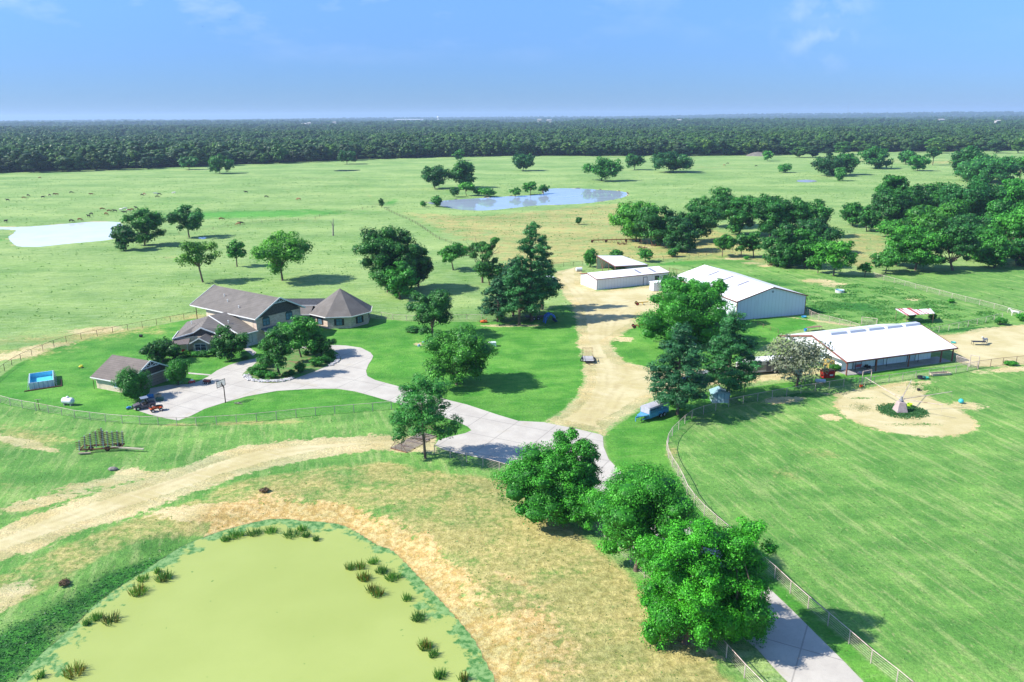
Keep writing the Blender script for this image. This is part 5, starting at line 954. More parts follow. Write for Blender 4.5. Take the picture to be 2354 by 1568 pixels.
# dead snag and hedges
g_ = U(766, 542); sn = thing('dead_snag', 'pale dead tree snag standing alone in the pasture', 'dead tree', g_); m = MB(); m.tube((0, 0, 0), (.2, 0, 4.5), .35, .25, 7); m.tube((.2, 0, 4.5), (.5, 0, 7.2), .22, .08, 6); m.tube((.15, 0, 4), (-.8, 0, 6.3), .15, .06, 6); m.tube((0, 0, 3), (.9, 0, 4.8), .12, .05, 5); m.build('trunk', BARKG, sn)
HB = [('5', 0, 0)]
hedge_tint = (.55, .85, .5)
for i, (cx_, cy_, r_, hh, lb) in enumerate([(805, 870, 1.25, 1.5, 'rounded dark bush at the left tip of the island'), (880, 850, 1.5, 1.7, 'wider clipped bush behind the island left tip'), (862, 895, 1.5, 1.4, 'low bush above the rocks at the island left'), (968, 902, 1.35, 1.3, 'low bush left of the island maple trunk'), (1070, 893, .8, 1.0, 'tiny bush right of the island maple trunk'),
        (1125, 878, 1.0, 1.1, 'small loose bush beside the round dark one'), (1198, 850, 1.55, 1.9, 'round dark clipped bush at the island front centre'), (1330, 800, 1.6, 1.7, 'clipped bush at the island right front'), (1405, 775, 1.5, 1.6, 'clipped bush further along the island right edge'), (1450, 735, 1.4, 1.9, 'bush at the far right tip of the island'), (1243, 715, .95, 1.2, 'small round bush at the island back'), (1320, 712, 1.2, 1.6, 'upright dark bush at the island back right'),
        (900, 805, 2.0, 2.2, 'shaded bush under the island trees')]):
    g = W('2', cx_, cy_); place_tree(lb, g[0], g[1], hh, r_ * 2, 'bush', hedge_tint, cat='bush', name='clipped_bush', group='clipped bushes on the turning circle island', n=1500, seed=240 + i)
for i, (cx_, cy_, r_, hh, lb, tn) in enumerate([(250, 722, 1.3, 1.2, 'yellow green flowering bush by the porch', (1.6, 1.3, .5)), (320, 722, 1.2, 1.2, 'green bush under the bay window, left', (.8, 1.2, .6)), (395, 720, 1.3, 1.3, 'green bush under the bay window, right', (.7, 1.1, .6)), (495, 715, 1.7, 1.9, 'large dark bush at the foot of the crape myrtle', (.5, .75, .5)), (150, 735, 1.5, 1.5, 'dark bush left of the porch awning', (.5, .7, .5)), (740, 745, .9, .7, 'little bush at the corner of the front walk', (.4, .6, .4)), (690, 690, 1.0, 2.4, 'narrow shrub against the house wall by the walk', (.4, .6, .45))]):
    g = W('2', cx_, cy_); place_tree(lb, g[0], g[1], hh, r_ * 2, 'bush', tn, cat='bush', name='garden_bush', group='bushes along the house front', n=1200, seed=260 + i)
for k_, x, y, w_, h_, lb in (('3', 570, 985, 4.5, 1.2, 'spreading green weeds bush left of the bare patch'), ('5', 2170, 330, 3, 1.8, 'scrubby bush beside the dry paddock fence'), ('5', 1785, 160, 2.2, 1.2, 'dark scrub bush in the weedy paddock'), ('5', 2250, 645, 2.6, .9, 'low green bush on the bare strip at the far right fence'), ('5', 885, 690, 2.6, 1.3, 'green weeds beside the red bin'), ('3', 1300, 900, 2.4, 2.6, 'dark shrub at the foot of the left pine'), ('4', 950, 1245, 4, 2.4, 'leafy sucker growth at the foot of the left hand pine'),
        ('5', 2330, 300, 3, 1.8, 'scrub bush at the frame edge by the white horse'), ('5', 1480, 285, 2, 1.5, 'bush below the left side of the striped shelter'), ('5', 1640, 290, 2, 1.5, 'bush below the right side of the striped shelter'), ('4', 1420, 265, 2.4, 1.2, 'tiny bush at the near thicket grass')):
    g = W(k_, x, y); place_tree(lb, g[0], g[1], h_, w_, 'bush', (.85, 1.1, .7), cat='bush', name='scrub_bush', n=1200, seed=int(x + y))
# ---- far woods: single trees along the front edge, one mass behind ---------
FW = []
for i in range(7):
    kd = ['dense', 'round', 'dense', 'oak', 'dense', 'round', 'dense'][i]; L = crown_lumps(kd, 1, .8, 300 + i); r = np.random.default_rng(i); n = 620
    V, F, tone = leaves(L, n, .046, .75, .3, .5, r); V, F, tone = add_core(V, F, tone, L, 2, .86, r); m = MB(); m.tube((0, 0, 0), (0, 0, .5), .02, .012, 5, False); nv = len(V)
    fr = np.array([f for f in m.f]); V = np.vstack([V, np.array(m.v)]); F = np.vstack([F, fr + nv]); tone = np.concatenate([tone, np.zeros(len(fr))])
    me = npmesh('woodland_tree', V, F, LEAF, None, dict(tone=tone)); me.materials.append(BARK); mi = np.zeros(len(F), np.int32); mi[len(F) - len(fr):] = 1; me.polygons.foreach_set('material_index', mi); FW.append(me)
WT = [(.9, .58, .7), (.7, .46, .7), (1.3, .7, .7), (1.0, .52, .6), (.85, .68, .7), (.65, .46, .7), (1.35, .78, .7)]
front = []; x = -560.0; rr_ = random.Random(5)
while x < 760 and len(front) < 170:
    y = edge_y(x) + rr_.uniform(-14, 16); h = rr_.uniform(13, 22)
    if abs(x / y) < .72: front.append((x, y, h))
    x += rr_.uniform(7, 12)
for i, (x, y, h) in enumerate(front):
    o = bpy.data.objects.new('woodland_tree', FW[i % 7]); C.objects.link(o); o.location = (x, y, zat(x, y) - .3); s_ = h; ws = rr_.uniform(.9, 1.4) * 21; o.scale = (ws, ws, h); o.rotation_euler = (0, 0, rr_.uniform(0, 6.28)); tn = WT[rr_.randrange(7)]; o.color = (*tn, 1)
    tag(o, 'dark tree in the unbroken front row of the far woods', 'tree', 'trees along the near edge of the far woods')
# stray trees in front of the right part of the woods
for i, (bx, by, tpy, x0, x1) in enumerate([(1838, 362, 333, 1815, 1862), (1868, 362, 330, 1848, 1895), (2150, 352, 322, 2120, 2170), (2210, 350, 316, 2196, 2256), (1935, 356, 322, 1915, 1965), (2290, 352, 318, 2270, 2320), (2340, 352, 312, 2322, 2370), (1990, 350, 326, 1970, 2010), (1905, 360, 338, 1890, 1925)]):
    g = U(bx, by); h = hgt(bx, by, tpy); wv = U(x1, by)[0] - U(x0, by)[0]; o = bpy.data.objects.new('woodland_tree', FW[i % 7]); C.objects.link(o); o.location = (g[0], g[1], -.3); o.scale = (wv * 1.15, wv * 1.15, h); tn = WT[i % 7]; o.color = (*[c * 1.1 for c in tn], 1)
    tag(o, 'dark tree standing forward of the far woods at the right', 'tree', 'trees forward of the far woods at the right')
# one mass of distant woodland
pts = []; rg = np.random.default_rng(11); d = 640.0
clear = [(W('Z', 800, 284), 260, 500), (W('Z', 1190, 280), 420, 500)]
while d < 14000:
    sp = max(12, d * .0095); na = int(1.30 * d / sp); a = (np.arange(na) + rg.random(na)) / na * 1.30 - .65; rr = d + rg.uniform(-.5, .5, na) * sp; X = np.sin(a) * rr; Y = np.cos(a) * rr; k = Y > edge_y(X) + 12
    
    for cx_, cy_, rx_, ry_ in CLEAR: k &= ((X - cx_) / rx_) ** 2 + ((Y - cy_) / ry_) ** 2 > 1
    pts.append(np.stack([X[k], Y[k]], 1)); d += sp * .92
pts = np.vstack(pts); hz = ground_h(pts); me = bpy.data.meshes.new('far_woods'); me.vertices.add(len(pts)); me.vertices.foreach_set('co', np.column_stack([pts, hz - .5]).astype(np.float32).ravel())
dd = np.hypot(pts[:, 0], pts[:, 1]); far_tint = 0; big = 1 + np.clip((dd - 2500) / 5000, 0, 1) * .9
for nm, v in (('hs', rg.uniform(7, 24, len(pts)) * (1 + .15 * np.sin(pts[:, 0] / 90) * np.cos(pts[:, 1] / 130)) * (1 + .12 * (big - 1))), ('ws', rg.uniform(.75, 1.4, len(pts)) * 22 * big), ('rz', rg.uniform(0, 6.28, len(pts)))): me.attributes.new(nm, 'FLOAT', 'POINT').data.foreach_set('value', v.astype(np.float32))
me.attributes.new('pick', 'INT', 'POINT').data.foreach_set('value', rg.integers(0, 7, len(pts)).astype(np.int32))
fo = bpy.data.objects.new('far_woods', me); C.objects.link(fo); tag(fo, 'unbroken dark green woodland reaching to the horizon behind the meadows', 'woods', kind='stuff'); fo.color = (1.0, .64, .80, 1)
ng = bpy.data.node_groups.new('woods_scatter', 'GeometryNodeTree'); ng.interface.new_socket('Geometry', in_out='INPUT', socket_type='NodeSocketGeometry'); ng.interface.new_socket('Geometry', in_out='OUTPUT', socket_type='NodeSocketGeometry')
N_ = ng.nodes; K = ng.links; gi = N_.new('NodeGroupInput'); go = N_.new('NodeGroupOutput'); jn = N_.new('GeometryNodeJoinGeometry')
def nat(nm, ty='FLOAT'): q = N_.new('GeometryNodeInputNamedAttribute'); q.data_type = ty; q.inputs[0].default_value = nm; return q.outputs[0]
pk = nat('pick', 'INT'); cs = N_.new('ShaderNodeCombineXYZ'); hs = nat('hs'); wsn = nat('ws'); K.new(wsn, cs.inputs[0]); K.new(wsn, cs.inputs[1]); K.new(hs, cs.inputs[2]); cr = N_.new('ShaderNodeCombineXYZ'); K.new(nat('rz'), cr.inputs[2])
src = [o for o in C.objects if o.name.startswith('woodland_tree')][:7]
for i in range(7):
    oi = N_.new('GeometryNodeObjectInfo'); oi.transform_space = 'ORIGINAL'; oi.inputs['Object'].default_value = src[i]; ip = N_.new('GeometryNodeInstanceOnPoints'); cmp_ = N_.new('FunctionNodeCompare'); cmp_.data_type = 'INT'; cmp_.operation = 'EQUAL'; cmp_.inputs[3].default_value = i
    K.new(pk, cmp_.inputs[2]); K.new(cmp_.outputs[0], ip.inputs['Selection']); K.new(gi.outputs[0], ip.inputs['Points']); K.new(oi.outputs['Geometry'], ip.inputs['Instance']); K.new(cs.outputs[0], ip.inputs['Scale']); K.new(cr.outputs[0], ip.inputs['Rotation']); K.new(ip.outputs[0], jn.inputs[0])
K.new(jn.outputs[0], go.inputs[0]); md = fo.modifiers.new('scatter', 'NODES'); md.node_group = ng
# ---- grass tufts and bank weeds ------------------------------------------------
def tufts(name, label, P, size, m, hgt_=.3, spread=.5, per=3, kind='stuff'):
    n = len(P); r = rng; z = ground_h(P[:, :2]); V = []; F = []
    P = np.repeat(P, per, 0); z = np.repeat(z, per); n = len(P); off = r.normal(size=(n, 2)) * spread * size; a = r.uniform(0, 3.14, n); hh = hgt_ * size * r.uniform(.5, 1.4, n); w_ = size * r.uniform(.5, 1.2, n) * .5
    c = np.column_stack([P[:, 0] + off[:, 0], P[:, 1] + off[:, 1], z]); u = np.column_stack([np.cos(a) * w_, np.sin(a) * w_, np.zeros(n)]); t = np.column_stack([r.normal(size=(n, 2)) * .35 * size, hh])
    V = np.stack([c - u, c + u, c + u * .7 + t, c - u * .7 + t], 1).reshape(-1, 3); F = np.arange(4 * n).reshape(n, 4)
    o = bpy.data.objects.new(name, npmesh(name, V, F, m, None, dict(tone=r.random(n)))); C.objects.link(o); return tag(o, label, 'grass', kind='stuff')
GR = leaf_mat('grass_blades', (.07, .20, .04), (.17, .30, .09), .4); GRW = leaf_mat('weed_leaves', (.07, .24, .05), (.16, .38, .10), .55)
def scatter(poly, n, keep=None):
    poly = np.asarray(poly); lo, hi = poly.min(0), poly.max(0); q = rng.uniform(lo, hi, (n, 2)); q = q[sdf(q, poly) > 0]
    return q if keep is None else q[keep(q)]
notroad = lambda q: (sdf(q, drive) < -.3) & (sdf(q, road) < -.8) & (sdf(q, yard) < -.8) & (sdf(q, pond) < -.8) & (sdf(q, arena) < -.5) & (sdf(q, dryyard) < -.5)
def clumpy(q, s=.35, th=.1): return np.sin(q[:, 0] * s + 2 * np.sin(q[:, 1] * s * .7)) * np.cos(q[:, 1] * s * 1.3 + np.sin(q[:, 0] * s * .5)) > th
q = scatter([(-75, 45), (90, 45), (120, 200), (-130, 200)], 30000, lambda q: notroad(q) & (sdf(q, lawnL) < 0)); tufts('pasture_tufts', 'scattered darker grass tufts over the near pastures', q[rng.random(len(q)) < .3 + .4 * clumpy(q)][:9000], .16, GR, .5, 1.2, 2)
q = scatter([(-260, 190), (260, 190), (520, 700), (-460, 700)], 60000, lambda q: (sdf(q, leftpond) < -2) & (sdf(q, midpond) < -2) & notroad(q)); tufts('meadow_tufts', 'rank grass clumps scattered over the far meadow', q[rng.random(len(q)) < .25 + .5 * clumpy(q, .05, .3)][:14000], .42, GR, .5, 1.2, 2)
q = scatter(lushbank, 26000, lambda q: (sdf(q, pond) < -.3) & (rng.random(len(q)) < np.clip(sdf(q, lushbank) / 7, .04, 1))); tufts('bank_weeds', 'thick dark green weeds on the left bank of the green pond', q[:5000], .20, GRW, .36, 1.4, 2)
wp = PL("4 1400 320 1700 380 2100 560 2091 690 1850 600 1600 470 D 1100 1460 5 1700 110 2100 220 1650 380 1300 300 1100 290 700 190"); q = scatter(PL("5 560 60 1000 10 1300 30 1700 130 2150 240 2160 300 1700 380 1380 330 1000 320 700 240"), 16000, lambda q: notroad(q)); tufts('paddock_weeds', 'lush uneven weeds filling the paddock behind the stable', q[clumpy(q, .45, .1)][:3500], .4, GRW, .45, 1.2, 2)
c_ = W('5', 1390, 1005); q = rng.normal(size=(2600, 2)) * (1.9, 1.5) + (c_[0] + .4, c_[1] + .2); q = q[np.hypot(q[:, 0] - c_[0] - .4, q[:, 1] - c_[1] - .2) < 4]; tufts('walker_weeds', 'green weeds growing round the foot of the horse walker', q, .22, GRW, .6, .8, 3)
c_ = W('5', 1085, 975); q = rng.normal(size=(260, 2)) * (.9, 1.0) + c_[:2]; tufts('arena_grass', 'sparse olive grass patch in the left of the arena', q, .14, GR, .3, .9, 2)
for cx_, cy_, n_, sx_, sy_ in ((1092, 903, 120, 1.0, .2), (1500, 1108, 120, 2.2, .3), (1590, 1105, 60, .5, .3), (1510, 795, 160, .9, .5), (1620, 830, 300, 2.6, 1.0)):
    c_ = W('5', cx_, cy_); q = rng.normal(size=(n_, 2)) * (sx_, sy_) + c_[:2]; tufts('arena_grass', 'thin green grass tufts creeping over the arena dirt', q, .16, GRW, .35, .9, 2)
#@@PART4
# ================================================================ THINGS
def D_(k, x, y): g = W(k, x, y); return (g[0], g[1], 0)
def M_(n, c, *a, **k): return mat(n, c, *a, **k)
def wheel(m_par, name, c, r, w, ax='y', rim=CHROME, rr=.55):
    v = Vector((0, w / 2, 0)) if ax == 'y' else Vector((w / 2, 0, 0)); c = Vector(c); m = MB(); prof = [(-1, .86), (-.8, 1), (.8, 1), (1, .86)]
    for (a, ra), (b, rb) in zip(prof, prof[1:]): m.tube(c + v * a, c + v * b, r * ra, r * rb, 14)
    wh = m.build(name, TYRE, m_par); m = MB(); m.tube(c - v * 1.04, c + v * 1.04, r * rr, r * rr, 12); m.build('rim', rim, wh); return wh
# pool
A_, B_, = Vector(D_('1', 250, 1155)), Vector(D_('1', 455, 1125)); d_ = B_ - A_; LN = d_.length; pool = thing('swimming_pool', 'above ground pool with white ribbed walls and blue liner on the left lawn', 'pool', A_, math.atan2(d_.y, d_.x)); PWd = 6.6; hh = 1.25
t = NT('pool_wall'); sx_ = t.n('SeparateXYZ'); t.put(sx_.inputs[0], t.O()); k_ = t.mr(t.math('ABSOLUTE', t.math('SINE', t.math('MULTIPLY', t.math('ADD', sx_.outputs[0], sx_.outputs[1]), 4.2))), .05, .3); PW_ = t.out(t.mix(k_, (.22, .32, .44), (.50, .58, .64)), .5)
m = MB()
for a in ((0, LN, 0, .08), (0, LN, PWd - .08, PWd), (0, .08, .08, PWd - .08), (LN - .08, LN, .08, PWd - .08)): m.box(a[0], a[1], a[2], a[3], 0, hh)
m.build('wall', PW_, pool); m = MB()
for i in range(7):
    x = LN * i / 6
    for y, s_ in ((-.05, -1), (PWd + .05, 1)): m.beam((x, y, hh), (x, y + s_ * .35, 0), .07)
for i in range(5):
    y = PWd * i / 4
    for x, s_ in ((-.05, -1), (LN + .05, 1)): m.beam((x, y, hh), (x + s_ * .35, y, 0), .07)
m.build('frame', WHITE, pool); m = MB(); m.box(.085, LN - .085, .085, PWd - .085, .02, .06); m.build('floor_liner', M_('pool_liner', (.45, .68, .74), .5, .1, .8), pool)
m = MB()
for a in ((.082, LN - .082, PWd - .12, PWd - .083), (.082, .12, .085, PWd - .12), (LN - .12, LN - .082, .085, PWd - .12), (.12, LN - .12, .083, .12)): m.box(a[0], a[1], a[2], a[3], .07, hh - .02)
m.build('liner', M_('pool_blue', (.20, .55, .70), .4, .1), pool)
m = MB(); m.box(.12, LN - .12, .12, PWd - .12, .3, .33); m.build('water', M_('pool_water', (.10, .50, .62), .08, .1), pool)
m = MB(); m.path([(LN - .3, 1.2, 1.2), (LN - .3, 1.2, 1.9), (LN - .3, 1.8, 1.9), (LN - .3, 1.8, 1.2)], .03); m.build('ladder_rail', STEEL, pool)
bo = thing('timber_border', 'dark timber edging round two sides of the above ground pool', 'edging', A_, math.atan2(d_.y, d_.x)); m = MB(); m.box(-.9, LN + 1.2, -.95, -.75, 0, .18); m.build('front_beam', BROWNP, bo); m = MB(); m.box(LN + 1.0, LN + 1.2, -.74, 3.6, 0, .18); m.build('side_beam', BROWNP, bo)
# propane tank
t_ = thing('propane_tank', 'white propane tank lying on the lawn inside the front pipe fence', 'tank', D_('1', 572, 1285), R(-12)); m = MB(); prof = [(.05, 0), (.35, .06), (.52, .25), (.56, .5)]
pts_ = [(x, r_) for r_, x in prof] + [(2.3 - x, r_) for r_, x in reversed(prof)]
for (xa, ra), (xb, rb) in zip(pts_, pts_[1:]): m.tube((xa - 1.15, 0, .85), (xb - 1.15, 0, .85), ra, rb, 16)
m.build('tank_body', M_('tank_white', (.62, .63, .66), .35, .04), t_)
m = MB(); m.lathe([(.22, 0), (.22, .2), (.12, .28)], (0, 0, 1.38), 12); m.build('valve_dome', WHITE, t_)
for x in (-.65, .65): m = MB(); m.box(x - .1, x + .1, -.35, .35, 0, .45); m.build('saddle', STEEL, t_)
def tpost(label, p, ang, h=1.9, w=.9, m_=PIPEW):
    r_ = thing('clothesline_post', label, 'post', p, ang); m = MB(); m.tube((0, 0, 0), (0, 0, h), .05, .05, 7); m.build('post', BROWNP, r_); m = MB(); m.beam((-w / 2, 0, h), (w / 2, 0, h), .09, .06); m.build('crossbar', m_, r_)
tpost('t shaped clothesline post by the propane tank fence', D_('1', 328, 1325), R(20)); tpost('t shaped clothesline post at the garage wall corner', D_('1', 787, 1150), R(-30), 1.9, 1.0)
# small yard bits
t_ = thing('yellow_toy', 'yellow ride on toy lying on the grass right of the pool', 'toy', D_('1', 675, 975)); m = MB(); m.ell((0, 0, .28), (.45, .28, .28)); m.box(-.1, .35, -.2, .2, .35, .6); m.build('body', M_('yellow_plastic', (.62, .55, .05), .5, .1), t_)
for x in (-.3, .3): wheel(t_, 'wheel', (x, 0, .12), .12, .5)
t_ = thing('garden_hose_reel', 'small dark object on the lawn behind the garage', 'hose reel', D_('1', 1175, 718)); m = MB(); m.tube((-.3, 0, .35), (.3, 0, .35), .3, .3, 10); m.build('reel', BLACK, t_); m = MB(); m.beam((-.35, 0, .4), (-.35, 0, 0), .06); m.beam((.35, 0, .4), (.35, 0, 0), .06); m.build('stand', BLACK, t_)
CLB = mat('clear_board', (.5, .55, .6), .15, .05); CLB.node_tree.nodes['Principled BSDF'].inputs['Alpha'].default_value = .28
# basketball hoop
hb = D_('2', 572, 1108); t_ = thing('basketball_hoop', 'basketball hoop on a dark pole at the lower driveway edge', 'basketball hoop', hb, R(155)); m = MB(); m.tube((0, 0, 0), (0, 0, 3.0), .09, .08, 8); m.tube((0, 0, 3.0), (.55, 0, 3.6), .07, .07, 8); m.tube((0, 0, 2.7), (.55, 0, 3.3), .05, .05, 6); m.build('pole', M_('hoop_pole', (.05, .03, .025), .6, .2), t_)
m = MB(); m.box(.56, .60, -.95, .95, 2.95, 4.05); bb = m.build('backboard', CLB, t_, loc=None); m = MB()
for a in ((.55, .62, -1.0, 1.0, 4.05, 4.12), (.55, .62, -1.0, 1.0, 2.88, 2.95), (.55, .62, -1.0, -.95, 2.95, 4.05), (.55, .62, .95, 1.0, 2.95, 4.05), (.605, .62, -.3, .3, 3.2, 3.24), (.605, .62, -.3, .3, 3.62, 3.66), (.605, .62, -.3, -.26, 3.24, 3.62), (.605, .62, .26, .3, 3.24, 3.62)): m.box(*a)
m.build('board_frame', FRAME, bb); m = MB(); ring = [(.88 + .23 * math.cos(a * .5236), .23 * math.sin(a * .5236), 3.1) for a in range(13)]; m.path(ring, .015, 5); m.build('rim', M_('orange_rim', (.5, .12, .03), .5, .1), t_)
# utility vehicle
def quad_tyres(par, xs, yw, r, w):
    for x in xs:
        for y in (-yw, yw): wheel(par, 'wheel', (x, y, r), r, w)
ut = thing('utility_vehicle', 'dark four seat utility vehicle with roof parked on the drive by the garage bush', 'utility vehicle', D_('1', 1205, 1310), R(35)); UG = M_('camo_grey_paint', (.10, .085, .10), .45, .4, 5)
sec = lambda x, z0, z1, w_: [(x, -w_, z0), (x, w_, z0), (x, w_, z1 * .96), (x, w_ * .8, z1), (x, -w_ * .8, z1), (x, -w_, z1 * .96)]
m = MB(); m.loft([sec(-1.75, .55, .72, .5), sec(-1.62, .45, .95, .62), sec(-.75, .4, 1.12, .66), sec(-.6, .4, .8, .68), sec(.55, .4, .78, .68), sec(.62, .45, 1.05, .7), sec(1.75, .5, 1.02, .7)]); m.build('body', UG, ut)
m = MB(); m.box(.75, 1.68, -.6, .6, 1.03, 1.06); m.build('cargo_bed', BLACK, ut)
for y in (-.34, .34): m = MB(); m.box(-.25, .3, y - .28, y + .28, .8, .95); m.box(.22, .4, y - .28, y + .28, .95, 1.45); m.build('seat', BLACK, ut)
m = MB()
for y in (-.66, .66): m.path([(-.75, y, 1.1), (-.3, y * .95, 1.88), (.55, y * .95, 1.9), (.75, y, 1.0)], .035, 6)
m.tube((-.3, -.63, 1.88), (-.3, .63, 1.88), .03); m.tube((.55, -.63, 1.9), (.55, .63, 1.9), .03); m.build('roll_cage', BLACK, ut)
m = MB(); m.slab([(-.5, -.7, 1.93), (.7, -.7, 1.98), (.7, .7, 1.98), (-.5, .7, 1.93)], .06); m.build('roof', M_('grey_blue_roof', (.16, .20, .26), .4, .15), ut, bev=.02)
m = MB(); m.ell((-.45, .3, 1.15), (.04, .17, .17)); m.build('steering_wheel', BLACK, ut)
for y in (-.4, .4): m = MB(); m.ell((-1.68, y, .82), (.07, .13, .07)); m.build('headlight', GLASSB, ut)
m = MB(); m.box(-1.9, -1.82, -.45, .45, .4, .85); m.build('front_guard', BLACK, ut); quad_tyres(ut, (-1.15, 1.15), .68, .36, .26)
at = thing('quad_bike', 'orange and black quad bike parked in front of the utility vehicle', 'quad bike', D_('1', 1305, 1335), R(35)); OR_ = M_('orange_plastic', (.45, .08, .02), .45, .2, 5)
m = MB(); m.loft([sec(-.95, .5, .7, .2), sec(-.7, .45, .9, .3), sec(-.1, .45, .82, .2), sec(.5, .5, .88, .26), sec(.95, .6, .8, .3)]); m.build('body', OR_, at)
m = MB(); m.ell((.25, 0, .95), (.5, .18, .12)); m.build('seat', BLACK, at); m = MB(); m.path([(-.45, -.4, 1.15), (-.35, -.1, 1.1), (-.35, .1, 1.1), (-.45, .4, 1.15)], .03); m.tube((-.35, 0, .8), (-.35, 0, 1.1), .04); m.build('handlebar', BLACK, at)
for x in (-.75, .75):
    for y in (-.42, .42): m = MB(); m.loft([sec(x - .33, .62, .66, .16), sec(x, .7, .78, .17), sec(x + .33, .62, .66, .16)]); o_ = m.build('fender', OR_, at); o_.location.y = y
for x in (-.85, .85): m = MB(); m.box(x - .2, x + .2, -.35, .35, .88, .91); m.build('rack', BLACK, at)
quad_tyres(at, (-.65, .65), .48, .3, .24)
t_ = thing('ride_on_toy', 'small blue ride on toy left of the utility vehicle', 'toy', D_('1', 1075, 1318), .5); m = MB(); m.loft([sec(-.4, .2, .35, .2), sec(0, .15, .5, .25), sec(.4, .2, .4, .2)]); m.build('body', M_('blue_plastic', (.05, .20, .50), .45, .2), t_); m = MB(); m.path([(-.1, -.15, .5), (-.2, -.15, .8), (-.2, .15, .8), (-.1, .15, .5)], .025); m.build('handlebar', BLACK, t_)
for x in (-.28, .28):
    for y in (-.24, .24): wheel(t_, 'wheel', (x, y, .14), .14, .08)
# bins by the garage
def barrel(label, p, m_, h=.9, r=.3, lying=None, cat='barrel', name='barrel'):
    r_ = thing(name, label, cat, p, lying or 0); m = MB()
    if lying is None: m.lathe([(r * .93, 0), (r, .05), (r, h * .3), (r * 1.04, h * .33), (r, h * .36), (r, h * .64), (r * 1.04, h * .67), (r, h * .7), (r, h - .05), (r * .93, h)], (0, 0, 0), 14)
    else:
        for (xa, ra), (xb, rb) in zip([(0, .93), (.05, 1), (.45, 1), (.48, 1.04), (.52, 1), (.95, 1), (1, .93)], [(.05, 1), (.45, 1), (.48, 1.04), (.52, 1), (.95, 1), (1, .93)]): m.tube((xa * h - h / 2, 0, r), (xb * h - h / 2, 0, r), r * ra, r * rb, 14)
    m.build('drum', m_, r_); m = MB(); 
    if lying is None: m.tube((r * .5, 0, h), (r * .5, 0, h + .03), .05, .05, 8)
    else: m.tube((h / 2, 0, r * 1.4), (h / 2 + .03, 0, r * 1.4), .05, .05, 8)
    m.build('cap', BLACK, r_); return r_
barrel('blue plastic barrel lying behind the utility vehicle', D_('1', 1255, 1225), M_('blue_drum', (.04, .20, .42), .4, .1), 1.1, .36, R(20))
def tub(label, p, m_, r=.45, h=.4, name='tub', cat='tub', rz=0, sq=False):
    r_ = thing(name, label, cat, p, rz); m = MB(); n = 4 if sq else 14; m.lathe([(r * .85, 0), (r, h), (r * 1.06, h), (r * 1.06, h - .04), (r, h - .04), (r * .94, h - .01), (r * .8, .05)], (0, 0, 0), n); o = m.build('shell', m_, r_); m = MB(); m.lathe([(r * .78, .04), (r * .8, .06)], (0, 0, 0), n); m.build('bottom', BLACK, r_); return r_
tub('tan open storage crate beside the green bin', D_('1', 1320, 1232), M_('tan_plastic', (.42, .34, .22), .6, .1), .6, .85, 'storage_crate', 'crate', R(20), True)
t_ = thing('green_bin', 'dark green lidded storage box below the tan crate', 'storage box', D_('1', 1332, 1248), R(10)); m = MB(); m.box(-.6, .6, -.35, .35, 0, .5); m.build('box_body', M_('green_box', (.02, .09, .07), .5, .1), t_, bev=.03); m = MB(); m.box(-.64, .64, -.39, .39, .505, .58); m.build('lid', MC['green_box'], t_, bev=.02)
def bike(label, p, rz, col):
    r_ = thing('bicycle', label, 'bicycle', p, rz); m = MB(); tilt = .5
    def q(x, z): return (x, z * .75, z * .55 + .06)
    for cx in (-.45, .45): m.path([q(cx + .3 * math.cos(a * .5236), .3 + .3 * math.sin(a * .5236)) for a in range(13)], .025, 5)
    m.build('wheels', TYRE, r_); m = MB(); m.path([q(-.45, .3), q(-.1, .3), q(.3, .65), q(-.15, .65), q(-.45, .3)], .03, 5); m.path([q(.45, .3), q(.3, .65), q(.28, .85)], .03, 5); m.path([q(-.1, .3), q(-.18, .8)], .025, 5); m.build('frame', col, r_); m = MB(); m.tube(q(.28, .85), (q(.28, .85)[0], q(.28, .85)[1], q(.28, .85)[2] + .3), .02); m.build('handlebar', BLACK, r_); m = MB(); m.ell(q(-.18, .83), (.12, .07, .04)); m.build('saddle', BLACK, r_)
bike('green bicycle lying on the drive beside the garage bush', D_('1', 1505, 1115), .3, M_('bike_green', (.03, .30, .16), .4, .1))
t_ = thing('toy_car', 'red and white toy car on the edge of the drive', 'toy', D_('1', 1597, 1100), .3); m = MB(); m.loft([sec(-.6, .15, .3, .28), sec(-.3, .12, .5, .32), sec(.5, .12, .48, .3), sec(.65, .18, .4, .26)]); m.build('body', M_('red_plastic', (.5, .05, .04), .4, .1), t_); m = MB(); m.box(-.1, .35, -.22, .22, .49, .7); m.build('windscreen_frame', WHITE, t_)
for x in (-.35, .4):
    for y in (-.3, .3): wheel(t_, 'wheel', (x, y, .14), .14, .1)
t_ = thing('garden_cart', 'small dark red cart standing on the drive above the hoop', 'cart', D_('1', 1725, 1105), -.2); m = MB(); m.box(-.6, .6, -.35, .35, .4, .75); m.build('tray', M_('dark_red', (.12, .03, .03), .6, .3, 5), t_, bev=.03); m = MB(); m.path([(.6, -.25, .6), (1.0, -.25, 1.0), (1.0, .25, 1.0), (.6, .25, .6)], .03); m.build('handle', BLACK, t_)
for x in (-.4, .4):
    for y in (-.38, .38): wheel(t_, 'wheel', (x, y, .22), .22, .12)
t_ = thing('branch_pile', 'pale cut branches lying on the grass right of the hoop', 'branches', D_('1', 1980, 1275)); m = MB()
for i in range(9): a = random.uniform(-.7, .7); m.tube((random.uniform(-.8, .2), random.uniform(-.4, .4), .05 + .03 * i), (random.uniform(.2, 1.4), math.sin(a) * .8, .08 + .03 * i), .05, .02, 5)
m.build('branches', BARKG, t_)
